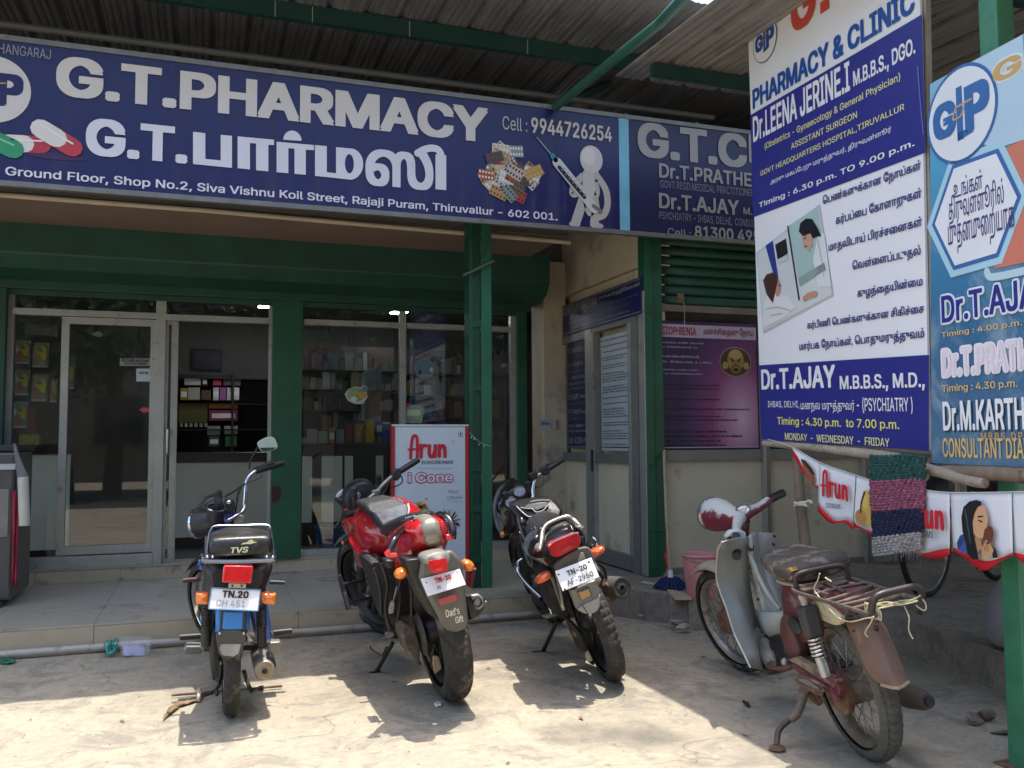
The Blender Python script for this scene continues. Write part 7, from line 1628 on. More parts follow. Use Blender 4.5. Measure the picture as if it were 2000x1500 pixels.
# handlebar with headlamp nacelle
hb_ = MB(); c0_ = vv(1392, 1004, -.02); c1_ = vv(1424, 1008, -.01)
c0_ = u(1393, 1004, 1.24); c1_ = u(1440, 1012, 1.02); d_ = (c0_-c1_).normalized(); ax = V((1, 0, 0)); az = d_.cross(ax).normalized(); ax = az.cross(d_).normalized()
hb_.loft([(c0_, ax*.078, az*.082, 2), (c0_-d_*.03, ax*.086, az*.090, 2), (c0_-d_*.09, ax*.080, az*.082, 2.1), (c0_-d_*.15, ax*.062, az*.062, 2.2), (c0_-d_*.21, ax*.048, az*.046, 2.3), (c0_-d_*.26, ax*.040, az*.036, 2.3)], 26)
hb_.build('headlamp_nacelle', headm, D.e)
m = MB(); m.lathe([(.080, -.006), (.090, .0), (.090, .016), (.078, .022)], c0_, d_, 30, cap=False); m.build('headlamp_rim', M('scuffed_chrome', (.40, .40, .42), rough=.25, metal=.9, spot=(.25, .2, .15), spot_amt=.4, spot_scale=20), D.e)
MB().lathe([(.079, .012), (.05, .026), (.0, .032)], c0_, d_, 26, cap=False).build('headlamp_glass', M('lamp_glass', (.35, .36, .36)), D.e)
hub_p = u(1446, 1010, 1.0)
rp0, rp1, rp2 = u(1462, 1000, 1.02), u(1480, 992, 1.05), u(1502, 976, 1.10)
D.tube([hub_p, rp0, rp1, rp2], [.040, .032, .024, .021], 'handlebar_arm', headm, n=14, smooth=4)
D.tube([u(1499, 977, 1.095), u(1529, 963, 1.15)], [.021, .022], 'right_grip', blk, n=14)
lp1, lp2 = u(1438, 1035, .84), u(1438, 1047, .74)
D.tube([hub_p, u(1441, 1022, .92), lp1, lp2], [.036, .026, .021, .020], 'handlebar_arm', M('scraped_white', (.45, .46, .44), rough=.4, var=.15), n=14, smooth=4)
D.tube([u(1438, 1046, .74), u(1439, 1087, .58)], [.020, .021], 'left_grip', blk, n=14)
D.ext([(1428, 1036), (1446, 1034), (1458, 1040), (1458, 1054), (1444, 1056), (1432, 1050), (1424, 1054), (1418, 1050)], .74, .05, 'lever_housing', M('scraped_white', (.45, .46, .44)), bevel=.008)
D.tube([u(1426, 1050, .74), u(1418, 1058, .72), u(1408, 1070, .70), u(1400, 1080, .68)], [.010, .013, .009, .005], 'clutch_lever', blk, n=8, smooth=3)
c_ = u(1452, 997, 1.0); dn = V((-.25, -.55, .8)).normalized()
m = MB(); m.lathe([(.030, -.005), (.038, .0), (.039, .010), (.033, .014), (.030, .008)], c_, dn, 26, cap=False, close=True); m.build('dial_ring', steel, D.e); MB().lathe([(.0, .006), (.031, .006), (.031, .0), (.0, -.002)], c_, dn, 24).build('dial_face', M('dial_old', (.30, .29, .27), rough=.2, coat=1, var=.5, scale=60), D.e)
D.tube([u(1454, 984, 1.0), u(1452, 980, 1.0), u(1464, 978, 1.0), u(1470, 981, 1.0)], .003, 'wire_loop', steel)
D.tube([u(1488, 1000, 1.05), u(1494, 1001, 1.05), u(1493, 1005, 1.05)], .003, 'brake_lever', steel)
D.tube([hub_p+V((0, 0, -.02)), u(1449, 1040, 1.02), u(1452, 1062, 1.04)], [.045, .036, .03], 'steering_column', maroon, n=16, smooth=3)
# body, engine
m = MB(); rows = []
def body(pts, v0, v1, name, mat, bevel=.02, soft=True):
    P = [vv(x, y, v0) for x, y in pts]; 
    if soft: P = spline(P, 3, True)
    n = len(P); c = sum(P, V((0, 0, 0)))/n; rs = []
    for f, sc_ in ((0, .90), (.06, .97), (.2, 1), (.8, 1), (.94, .97), (1, .9)): rs.append([c+(p-c)*sc_+V(((v1-v0)*f, 0, 0)) for p in P])
    return MB().rings(rs).build(name, mat, D.e, angle=50)
body([(1523, 1144), (1560, 1146), (1606, 1150), (1650, 1170), (1652, 1200), (1600, 1200), (1592, 1235), (1580, 1255), (1548, 1262), (1530, 1250), (1526, 1200)], -.075, .075, 'body_shell', maroon)
body([(1522, 1214), (1530, 1200), (1540, 1210), (1548, 1240), (1560, 1270), (1556, 1290), (1536, 1276), (1524, 1244)], -.10, -.05, 'engine_cover', M('brown_maroon', (.10, .035, .03), rough=.6, var=.4, scale=12), soft=True)
body([(1536, 1212), (1548, 1208), (1560, 1226), (1562, 1238), (1548, 1236)], -.108, -.09, 'air_inlet', blk)
body([(1585, 1175), (1610, 1180), (1640, 1205), (1634, 1222), (1606, 1212), (1588, 1200)], -.09, -.06, 'cream_patch', M('dirty_cream', (.40, .35, .22), rough=.75, var=.25, scale=10, spot=(.2, .14, .08), spot_amt=.4, spot_scale=16))
m = MB(); ec = vv(1506, 1272, -.02); m.loft([(ec+V((0, .10, -.0)), (.05, 0, 0), (0, 0, .05), 2.5), (ec+V((0, .06, 0)), (.085, 0, 0), (0, 0, .075), 2.5), (ec+V((0, -.05, -.01)), (.10, 0, 0), (0, 0, .085), 3), (ec+V((0, -.14, -.0)), (.08, 0, 0), (0, 0, .06), 3)], 20); m.build('engine', grime, D.e)
D.tube([vv(1492, 1256, -.06), vv(1498, 1280, -.09), vv(1506, 1298, -.10)], [.030, .036, .025], 'crankcase', M('pale_case', (.34, .31, .26), rough=.6, var=.3, scale=12), n=12, smooth=4)
D.tube([vv(1496, 1240, -.05), vv(1512, 1252, -.05), vv(1530, 1252, -.05)], .008, 'rubber_hose', blk, smooth=4); D.tube([vv(1500, 1300, -.12), vv(1520, 1306, -.1), vv(1545, 1302, -.08)], .010, 'foot_lever', rust, smooth=3)
body([(1530, 1262), (1560, 1270), (1620, 1300), (1618, 1312), (1560, 1292), (1530, 1280)], -.05, .05, 'swing_frame', grime)
# seat
def Lf(secs, name, mat, n=24): 
    m = MB(); m.loft(secs, n); return m.build(name, mat, D.e, angle=60)
s1 = vv(1512, 1112, 0); s2 = vv(1662, 1108, 0); zt1 = vv(1535, 1087, 0).z
sy0, sy1 = s1.y, s2.y
zb = vv(1560, 1142, -.10).z; zt2 = vv(1590, 1085, 0).z; zc = (zb+zt2)/2; hzz = (zt2-zb)/2
seatm = M('torn_seat', (.050, .042, .036), rough=.7, var=.35, scale=6, spot=(.26, .22, .17), spot_amt=.47, spot_scale=5, bump=.35, bscale=25)
front = vv(1512, 1112, -.02).y; rear = vv(1655, 1110, .10).y
L = front-rear
Lf([((0, front, zc-.015), (.045, 0, 0), (0, 0, hzz*.55), 2.5), ((0, front-L*.06, zc-.01), (.085, 0, 0), (0, 0, hzz*.85), 2.6), ((0, front-L*.25, zc+.002), (.115, 0, 0), (0, 0, hzz*.98), 2.8), ((0, front-L*.55, zc-.004), (.140, 0, 0), (0, 0, hzz*.92), 2.8), ((0, front-L*.85, zc+.002), (.148, 0, 0), (0, 0, hzz*.98), 2.8), ((0, rear+.02, zc), (.13, 0, 0), (0, 0, hzz*.8), 2.6), ((0, rear, zc-.004), (.10, 0, 0), (0, 0, hzz*.5), 2.5)], 'seat', seatm)
foam = M('torn_foam', (.28, .16, .045), rough=.95, var=.4, scale=30, bump=.6, bscale=60)
for pts_ in ([(1530, 1112), (1540, 1109), (1546, 1116), (1542, 1120), (1532, 1118)], [(1524, 1124), (1534, 1121), (1548, 1126), (1546, 1132), (1530, 1133), (1522, 1130)]):
    P = [vv(x, y, -.131) for x, y in pts_]; n = len(P); MB().add(P+[p+V((.03, 0, 0)) for p in P], [tuple(range(n)), tuple(range(2*n-1, n-1, -1))]+[(i, (i+1) % n, n+(i+1) % n, n+i) for i in range(n)]).build('torn_foam', foam, D.e, smooth=False)
D.tube([vv(1519, 1134, -.10), vv(1530, 1139, -.115), vv(1552, 1143, -.12), vv(1572, 1146, -.12)], .007, 'seat_pan_edge', M('pan_edge', (.30, .24, .17), rough=.7, var=.3), smooth=3)
# iron rack
NL, NR = vv(1552, 1152, -.15), vv(1692, 1198, -.15); zr_ = (NL.z+NR.z)/2
def rk(x, y): return D.w(x, y, zr_)
iron = M('old_iron', (.10, .075, .062), rough=.6, metal=.4, var=.3, scale=20, spot=(.22, .17, .13), spot_amt=.4, spot_scale=12)
rk_m = [('rack_side', [(1549, 1151), (1556, 1157), (1600, 1170), (1650, 1185), (1700, 1201)], .008), ('rack_side', [(1657, 1128), (1700, 1141), (1750, 1158), (1790, 1170)], .008), ('rack_bar', [(1549, 1151), (1562, 1146), (1610, 1138), (1657, 1128)], .008), ('rack_bar', [(1612, 1174), (1660, 1160), (1706, 1143)], .007), ('rack_bar', [(1640, 1183), (1690, 1172), (1744, 1156)], .0065), ('rack_bar', [(1660, 1190), (1710, 1177), (1762, 1161)], .0065), ('rack_bar', [(1590, 1161), (1640, 1148), (1690, 1138)], .006), ('rack_bar', [(1580, 1144), (1600, 1156), (1620, 1162)], .007), ('rack_bar', [(1612, 1138), (1632, 1148), (1650, 1156)], .007), ('rack_bar', [(1626, 1180), (1676, 1166), (1724, 1149)], .006)]
for nm, pl, r_ in rk_m:
    D.tube([rk(x, y) for x, y in pl], r_, nm, iron, n=8, smooth=2)
for q_ in ([(1560, 1150), (1600, 1141), (1610, 1146), (1570, 1156)], [(1622, 1139), (1650, 1132), (1658, 1137), (1632, 1145)]):
    P = [rk(*p)+V((0, 0, .004)) for p in q_]; MB().add(P+[p-V((0, 0, .006)) for p in P], [(0, 1, 2, 3), (7, 6, 5, 4), (0, 1, 5, 4), (1, 2, 6, 5), (2, 3, 7, 6), (3, 0, 4, 7)]).build('rack_plate', iron, D.e, smooth=False)
a_, b_ = rk(1557, 1150), rk(1658, 1130); up = V((0, 0, .055))
D.tube([a_, a_+up*.6, a_.lerp(b_, .10)+up, a_.lerp(b_, .5)+up*1.08, a_.lerp(b_, .90)+up, b_+up*.6, b_], .0105, 'rack_hoop', M('dark_iron', (.05, .04, .038), rough=.45, metal=.4), n=10, smooth=4)
a_, b_ = rk(1704, 1200), rk(1800, 1172); up = V((0, -.02, .06))
D.tube([a_, a_+up*.5, a_.lerp(b_, .12)+up, a_.lerp(b_, .5)+up, a_.lerp(b_, .88)+up*.9, b_+up*.5, b_], .0125, 'rack_hoop', M('dark_iron', (.05, .04, .038)), n=10, smooth=4)
D.tube([rk(1655, 1190)+V((0, 0, -.01)), vv(1653, 1212, -.10), vv(1672, 1206, -.08)], .008, 'rack_strut', blk); D.tube([rk(1710, 1202)+V((0, 0, -.0)), vv(1711, 1216, -.02)], .007, 'rack_strut', iron)
# rear mudguard: maroon inner side and long rusty flap
cw = V((0, 0, RW)); RG = RW+.075
mg_ = M('rust_flap', (.15, .085, .058), rough=.65, var=.3, scale=5, spot=(.30, .20, .13), spot_amt=.42, spot_scale=6, bump=.1, bscale=40)
arc_guard(D, cw, RG-.015, 35, 100, .060, 'mudguard_inner', maroon, depth=.07)
rows = []
rowpx = [((1655, 1199), (1700, 1210), (1719, 1204)), ((1664, 1222), (1712, 1226), (1734, 1226)), ((1678, 1254), (1722, 1258), (1747, 1256)), ((1694, 1290), (1736, 1296), (1762, 1290)), ((1707, 1320), (1746, 1330), (1775, 1322)), ((1722, 1338), (1752, 1343), (1774, 1332))]
for i, (a, b, c) in enumerate(rowpx):
    f = i/5; p0 = u(*a, -.16-.20*f); p1_ = u(*b, -.22-.22*f); p2_ = u(*c, -.16-.20*f)
    rows.append([p0+V((0, .05, -.0)), p0, p0.lerp(p1_, .5)+V((0, -.012, 0)), p1_+V((0, -.004, 0)), p1_.lerp(p2_, .5)+V((0, -.012, 0)), p2_, p2_+V((0, .05, 0))])
MB().grid(rows).build('rear_mudguard', mg_, D.e, solid=.004, subd=1, angle=70)
for p_ in ((1712, 1227, .006), (1667, 1232, .004), (1719, 1238, .003), (1716, 1214, .003)): MB().ball(u(p_[0], p_[1], -.265), p_[2]*1.5, 8, 6).build('bolt_hole', blk, D.e)
D.tube([rows[-1][1], rows[-1][3]+V((0, -.004, 0)), rows[-1][5]], .006, 'flap_edge', M('flap_edge', (.34, .24, .15), rough=.7, var=.3), smooth=3)
# shock absorber with its worn black sleeve and bright spring
T0, T1, T2, T3 = vv(1568, 1166, -.13), vv(1573, 1182, -.13), vv(1590, 1243, -.13), vv(1601, 1283, -.13)
T4 = vv(1614, 1322, -.13)
D.tube([T0, T1], .013, 'shock_eye', M('dirty_white', (.42, .37, .30), rough=.7, var=.3, scale=20), n=10); MB().ball(T0, .018, 10, 7).build('shock_bush', M('dirty_white', (.42, .37, .30)), D.e)
dsh = (T2-T1); m = MB(); m.bar(T1, T2, .066, .066, up=(1, 0, 0)); m.build('shock_sleeve', M('sleeve_black', (.035, .034, .036), rough=.6, var=.2), D.e, bevel=.012)
spring(T2, T3, .026, .0048, 5.5, 'spring', M('bright_spring', (.6, .58, .54), rough=.25, metal=.8, spot=(.15, .10, .07), spot_amt=.3, spot_scale=20), D.e); D.tube([T2, T3], .012, 'damper_rod', rust, n=10)
D.tube([T3, T4], .020, 'lower_tube', M('grey_alloy', (.42, .42, .40), rough=.35, metal=.6, var=.2, scale=20), n=14)
# swing arm, rusty foot bracket, stand
def strip(p0, p1, p2, p3, v0, th, name, mat):
    P = [vv(*p, v0) for p in (p0, p1, p2, p3)]; MB().add(P+[p+V((th, 0, 0)) for p in P], [(0, 1, 2, 3), (7, 6, 5, 4), (0, 1, 5, 4), (1, 2, 6, 5), (2, 3, 7, 6), (3, 0, 4, 7)]).build(name, mat, D.e, bevel=.004)
strip((1537, 1288), (1552, 1284), (1634, 1330), (1626, 1344), -.13, .03, 'swing_arm', M('arm_beige', (.26, .20, .13), rough=.7, var=.3, scale=8, spot=(.12, .03, .03), spot_amt=.5, spot_scale=5))
strip((1540, 1300), (1548, 1296), (1620, 1344), (1636, 1372), -.14, .02, 'swing_arm', maroon)
strip((1612, 1322), (1628, 1318), (1640, 1350), (1636, 1372), -.125, .03, 'axle_plate', maroon)
MB().ball(vv(1533, 1293, -.14), .018, 10, 7).build('pivot_bolt', steel, D.e)
for q_ in ([(1556, 1330), (1556, 1324), (1572, 1322), (1610, 1342), (1600, 1350), (1572, 1340), (1556, 1330)], [(1558, 1334), (1600, 1356), (1606, 1350)]): D.tube([vv(x, y, -.17) for x, y in q_], .006, 'foot_rail', rust, smooth=2)
sf = D.Ri @ (onZ(1518, 1460, .012)-D.o); fx_ = lambda f: -.14+(sf.x+.14)*f
D.tube([vv(1570, 1348, -.14), vv(1566, 1372, -.15), vv(1556, 1394, fx_(.3)), vv(1545, 1406, fx_(.45))], [.022, .016, .018, .014], 'stand_arm', M('stand_rust', (.15, .11, .085), rough=.7, var=.3, scale=20, spot=(.3, .22, .16), spot_amt=.4, spot_scale=12), n=10, smooth=3)
D.tube([vv(1547, 1402, fx_(.4)), vv(1530, 1416, fx_(.65)), vv(1520, 1430, fx_(.85)), sf+V((0, 0, .01))], .012, 'stand_leg', iron, n=10, smooth=4)
m = MB(); m.lathe([(.0, .012), (.012, .012), (.030, .004), (.034, -.004), (.0, -.006)], sf, D.Ri @ V((0, 0, 1)), 20); m.build('stand_foot', rust, D.e)
D.tube([vv(1580, 1352, -.12), vv(1592, 1368, -.1), vv(1602, 1372, -.08), vv(1590, 1350, -.1)], .012, 'stand_bracket', rust, smooth=3)
# exhaust on the far side
e0, e1 = D.v(1748, 1352, .16), D.v(1812, 1370, .16)
m = MB(); dd_ = (e1-e0); m.tube([e0-dd_*1.6, e0, e0+dd_*.45, e0+dd_*.85, e1], [.030, .044, .045, .038, .028], 16); m.build('silencer', M('sooty_brown', (.075, .06, .05), rough=.6, metal=.3, var=.3, scale=10, spot=(.2, .17, .13), spot_amt=.35, spot_scale=5), D.e); D.tube([e1, e1+dd_.normalized()*.02], .018, 'tail_pipe', blk)
# rope tied round the rack
ropem = M('plastic_rope', (.46, .42, .26), rough=.6, var=.15, scale=40)
rope = empty('nylon_rope', tuple(D.o+D.R @ rk(1740, 1190)), 0, 'pale yellow rope wound round the rear hoop of the old scooter rack', 'rope')
ro = V(rope.location)
def wl(p): return D.o+D.R @ p-ro
rr = random.Random(8)
for k in range(5):
    a = rk(1690+rr.uniform(-3, 3), 1193+rr.uniform(-4, 6)); b = rk(1796+rr.uniform(-3, 6), 1176+rr.uniform(-6, 10))
    pts_ = [a+V((0, 0, rr.uniform(0, .02))), a.lerp(b, .3)+V((rr.uniform(-.01, .01), rr.uniform(-.01, .01), rr.uniform(.0, .03))), a.lerp(b, .7)+V((0, 0, rr.uniform(.0, .035))), b+V((0, 0, rr.uniform(0, .03)))]
    MB().tube([wl(p) for p in pts_], .0025, 6, 5).build('rope_turn', ropem, rope)
for k in range(5):
    c_ = rk(1694+k*4.5, 1195+k*1.2)+V((0, 0, .0)); pts_ = [c_+V((0, .0, .032)), c_+V((.004, -.022, .01)), c_+V((.006, -.006, -.020)), c_+V((.004, .020, .0)), c_+V((0, .0, .032))]
    MB().tube([wl(p) for p in pts_], .0025, 6, 4).build('rope_turn', ropem, rope)
for pl in ([(1601, 1120), (1597, 1134), (1590, 1150), (1600, 1166), (1614, 1184), (1640, 1208), (1662, 1214), (1690, 1208), (1706, 1206)], [(1706, 1204), (1700, 1218), (1692, 1230), (1690, 1238), (1695, 1244)], [(1612, 1128), (1618, 1132), (1624, 1136)]):
    MB().tube([wl(D.v(x, y, -.155)) for x, y in pl], .0025, 6, 5).build('rope_end', ropem, rope)
MB().tube([wl(rk(1766, 1184)), wl(rk(1768, 1187)+V((0, -.01, -.03))), wl(rk(1762, 1188)+V((0, -.01, -.07))), wl(rk(1766, 1188)+V((0, -.01, -.10)))], .0022, 6, 4).build('rope_end', ropem, rope)
MB().tube([wl(rk(1798, 1174)+V(q)) for q in ((0, 0, .02), (.01, -.01, -.01), (.0, -.01, -.03), (-.02, 0, -.01))], .0025, 6, 5).build('rope_end', ropem, rope)
# ================================================================ things standing, hanging and lying about
# ---- ice cream standee leaning by the post
YT = 6.28
st_ = empty('standee', tuple(onY(838, 1150, YT)), 0, 'white ice cream standee with red edges behind the red motorcycle', 'standee'); st_.location.z = .16; TO = V(st_.location)
FTd = Fr((0, YT, 0), (1, 0, 0), (0, -1, 0))
a0, b1 = FTd.px(765, 829); a1, _ = FTd.px(915, 831); F2 = Fr(FTd.o-TO, FTd.x, FTd.n)
wht = M('standee_white', hx('#c3ccd2'), rough=.35, var=.02); redm = M('standee_red', hx('#a32a30'), rough=.35, var=.05)
def pr(x0, x1, z0, z1, d0, d1, name, mat): m = MB(); m.prism([(x0, z0), (x1, z0), (x1, z1), (x0, z1)], F2, d0, d1); return m.build(name, mat, st_, smooth=False)
pr(a0+.024, a1-.026, .165, b1-.012, -.02, 0, 'panel', wht); pr(a0, a0+.0235, .16, b1-.004, -.03, .006, 'side_edge', redm); pr(a1-.0255, a1, .16, b1-.012, -.03, .006, 'side_edge', redm); pr(a0, a1, b1-.0115, b1, -.03, .008, 'top_edge', M('standee_cap', (.60, .58, .58), rough=.3))
ps = PO_(FTd, st_, TO, base=.001, step=.0012)
RD = '#c0202c'
def arun(P, x0, y0, s, sh=0):
    """the script word: (x0, y0) lower left in panel metres, s letter height"""
    f = lambda pts: [(x0+a*s, y0+b*s) for a, b in pts]; w = s*.135
    P.stroke(f([(.10, .02), (.13, .55), (.18, .90), (.28, 1.0), (.37, .92), (.40, .60), (.39, .02)]), w, RD, 3, px=False); P.stroke(f([(0, .40), (.22, .42), (.47, .40)]), w*.6, RD, 4, px=False)
    P.stroke(f([(.55, .58), (.57, .35), (.56, .08)]), w*1.15, RD, 3, px=False); P.stroke(f([(.57, .42), (.66, .56), (.80, .56)]), w, RD, 4, px=False)
    P.stroke(f([(.94, .56), (.93, .22), (1.0, .09), (1.12, .14), (1.17, .30)]), w*1.15, RD, 3, px=False); P.stroke(f([(1.20, .56), (1.19, .10)]), w*1.15, RD, 4, px=False)
    P.stroke(f([(1.38, .10), (1.38, .56)]), w*1.15, RD, 3, px=False); P.stroke(f([(1.38, .36), (1.48, .54), (1.60, .52), (1.63, .30), (1.64, .09)]), w*1.15, RD, 4, px=False)
q0, q1 = FTd.px(800, 896); s_ = FTd.px(800, 850)[1]-q1
arun(ps, q0-.01, q1, s_*.98)
ps.text('ICECREAMS', (823, 906), (885, 899), '#4a4048', .012); ps.ell((884, 862), .010, .010, '#8a8088', 2); ps.ell((884, 862), .007, .007, '#c3ccd2', 3)
ps.stroke([(812, 914), (884, 915)], .003, '#a8acb2', 2, smooth=0)
def outl2(P, txt, bl, tr, col, edge, w=.006, off=.04):
    a, b = P.F.px(*bl); c, d = P.F.px(*tr); P.ti = getattr(P, 'ti', 0)+1; k0 = P.ti
    for k in range(8):
        an = k*math.pi/4; P.ti = k0; P.text(txt, (a+w*math.cos(an), b+w*math.sin(an)), (c+w*math.cos(an), d+w*math.sin(an)), edge, off, 2+round(k*.1, 2), px=False)
    P.text(txt, (a, b), (c, d), col, off, 4, px=False)
outl2(ps, 'i Cone', (797, 943), (884, 922), '#dcc8d2', '#a8304c', off=.022)
ps.rect((904, 849), .034, .034, '#2c5a48', 2, px=True) if False else ps.rect(FTd.px(899, 848), .032, .034, '#2c5a48', 2); ps.rect(FTd.px(899, 848), .025, .027, '#c9d2d6', 3); ps.ell((899, 848), .008, .008, '#1d3c38', 4)
ps.text('MILK', (876, 963), (896, 956), '#8e9296', .0, 2); ps.text('CREAM', (873, 975), (902, 968), '#8e9296', .0, 2); ps.stroke([(871, 978), (905, 979)], .0025, '#a0a6aa', 2, smooth=0)
rr = random.Random(3)
ps.ell((824, 1005), .05, .10, '#c9c27c', 1); ps.ell((822, 1012), .03, .07, '#b8a050', 2)
for k in range(16):
    an = k*.40; ps.stroke([(820, 990), (820+rr.uniform(9, 18)*math.cos(an), 990+rr.uniform(6, 11)*math.sin(an))], .006, rr.choice(['#8a3a24', '#a8582c', '#6b2a1c']), 3, smooth=0)
ps.ell((829, 1007), .018, .030, '#7c3a20', 4); ps.ell((832, 974), .010, .008, '#c0a060', 3)
for k in range(46):
    an = rr.uniform(0, 6.28); r0, r1_ = rr.uniform(4, 10), rr.uniform(15, 24); ps.stroke([(876+r0*math.cos(an), 1020+r0*math.sin(an)), (876+r1_*math.cos(an), 1020+r1_*math.sin(an)*1.15)], .006, rr.choice(['#4a2c26', '#5e3a30', '#7c5a4c', '#a08870', '#382020']), 2+(k % 4), smooth=0)
ps.build()

# ---- fridge and hanging plastic at the left edge
fr_ = empty('ice_cream_freezer', tuple(onY(5, 1150, 6.9)), 0, 'dark grey chest freezer cut off by the left edge of the porch', 'freezer'); fr_.location.z = .16; FO = V(fr_.location)
fx1 = onY(27, 1000, 6.75).x; ft = onY(10, 868, 6.75).z
MB().bb(V((fx1-.9, 6.75, .20))-FO, V((fx1, 7.4, ft-.05))-FO).build('cabinet', M('freezer_grey', (.085, .085, .085), rough=.35, metal=.3, var=.1), fr_, smooth=False, bevel=.02)
MB().bb(V((fx1-.91, 6.74, ft-.048))-FO, V((fx1+.012, 7.41, ft))-FO).build('lid', blk, fr_, smooth=False, bevel=.012)
MB().bb(V((fx1-.9, 6.742, .62))-FO, V((fx1-.03, 6.749, ft-.30))-FO).build('front_plate', M('freezer_plate', (.20, .20, .20), rough=.4, metal=.4, var=.2), fr_, smooth=False, bevel=.004)
MB().bb(V((fx1-.2, 6.735, ft-.17))-FO, V((fx1+.004, 6.748, ft-.13))-FO).build('hinge_strip', M('strip_pale', (.42, .42, .40), rough=.4), fr_, smooth=False, bevel=.003)
MB().bb(V((fx1-.16, 6.7, .161))-FO, V((fx1-.05, 6.8, .20))-FO).build('foot', blk, fr_, smooth=False)
rc = empty('red_cloth', tuple(onY(30, 950, 6.72)), 0, 'long red cloth hanging down the side of the freezer', 'cloth'); ro2 = V(rc.location)
rows = []
for i in range(12):
    y = 958+i*17; x0, x1 = 24-(i > 8)*1, 37-i*.35; rows.append([onY(x0+(x1-x0)*j/5, y, 6.72+.012*math.sin(j*1.9+i*.4))-ro2 for j in range(6)])
MB().grid(rows).build('cloth_sheet', M('cloth_red', (.30, .025, .045), rough=.9, var=.2), rc, solid=.006)
pr_ = empty('plastic_roll', tuple(onY(46, 985, 6.66)), 0, 'cream plastic roll hanging in a clear bag beside the freezer', 'roll'); ro3 = V(pr_.location)
MB().tube([onY(45, 931, 6.66)-ro3, onY(48, 1027, 6.66)-ro3], .034, 16).build('roll_body', M('roll_cream', (.50, .48, .41), rough=.35, var=.08), pr_, bevel=.004)
clear = bpy.data.materials.new('clear_plastic'); clear.use_nodes = True; t = clear.node_tree; t.nodes.clear(); o_ = t.nodes.new('ShaderNodeOutputMaterial'); ms = t.nodes.new('ShaderNodeMixShader'); ms.inputs[0].default_value = .16
a_ = t.nodes.new('ShaderNodeBsdfTransparent'); b_ = t.nodes.new('ShaderNodeBsdfPrincipled'); b_.inputs['Base Color'].default_value = (.55, .58, .58, 1); b_.inputs['Roughness'].default_value = .15
lnk(t, a_.outputs[0], ms.inputs[1]); lnk(t, b_.outputs[0], ms.inputs[2]); lnk(t, ms.outputs[0], o_.inputs[0])
MB().tube([onY(28, 866, 6.66)-ro3, onY(34, 895, 6.66)-ro3, onY(44, 931, 6.66)-ro3], [.006, .016, .034], 10, 3).build('clear_bag', clear, pr_)

# ---- rough poles, bunting and rug by the banners
wood = M('bark_pole', (.20, .145, .10), rough=.85, var=.35, scale=12, spot=(.10, .075, .055), spot_amt=.42, spot_scale=14, bump=.5, bscale=30, stretch=(1, 1, .25))
wood2 = M('bare_pole', (.33, .27, .21), rough=.8, var=.25, scale=10, spot=(.16, .12, .09), spot_amt=.4, spot_scale=12, bump=.4, bscale=30)
def wpole(name, lab, pxs, off, r, mat, n=9):
    P = [onP(x, y, WO+BN*off, BN) for x, y in pxs]; e = empty(name, tuple(P[0]), 0, lab, 'pole'); L = len(P); rr2 = random.Random(len(lab))
    Q = spline(P, 5); R = [(r[0]+(r[1]-r[0])*i/(len(Q)-1))*(1+rr2.uniform(-.06, .06)) for i in range(len(Q))]
    MB().tube([p-P[0] for p in Q], R, n+3).build('pole_shaft', mat, e, angle=60); return e, P
wpole('wooden_pole', 'crooked upright wooden pole with a white tie, left of the bunting', [(1556, 868), (1562, 960), (1568, 1020), (1577, 1095), (1584, 1160), (1590, 1230)], -.03, (.026, .032), wood)
tie = empty('cloth_tie', tuple(onP(1563, 984, WO+BN*.01, BN)), 0, 'white cloth strip knotted round the crooked upright pole', 'tie'); to = V(tie.location); tw = M('tie_white', (.60, .57, .50), rough=.9)
for pl in ([(1552, 981), (1560, 986), (1574, 984)], [(1552, 988), (1562, 983), (1576, 988)], [(1570, 984), (1580, 978), (1586, 983)], [(1554, 984), (1566, 981), (1575, 981)]):
    MB().tube([onP(x, y, WO+BN*.012, BN)-to for x, y in pl], .007, 6, 3).build('tie_strip', tw, tie)
wpole('wooden_pole', 'level wooden pole just under the foot of the white banner', [(1492, 866), (1560, 872), (1640, 880), (1706, 888), (1760, 897)], .02, (.016, .026), wood2)
wpole('wooden_pole', 'pale split wooden pole end sticking out under the blue banner', [(1806, 915), (1850, 926), (1890, 938), (1924, 944)], .05, (.024, .020), wood2)
wpole('wooden_pole', 'darker level wooden pole behind the split end under the blue banner', [(1838, 922), (1900, 924), (1960, 926), (2040, 934)], .03, (.026, .030), wood)
# green pipe post on the right
gp = empty('green_post', tuple(onZ(2000, 1506)), 0, 'green painted square steel post at the right edge, tied to the blue banner', 'post'); gp.location = (2.965, 2.60, 0); GO = V(gp.location)
gl_ = M('post_green', (.045, .19, .10), rough=.4, var=.2, scale=8, spot=(.03, .08, .05), spot_amt=.35, spot_scale=8)
MB().bb((-.045, -.045, 0), (.045, .045, 3.42)).build('post_tube', gl_, gp, smooth=False, bevel=.008); MB().bb((-.08, -.08, 0), (.08, .08, .008)).build('base_plate', rust, gp, smooth=False)

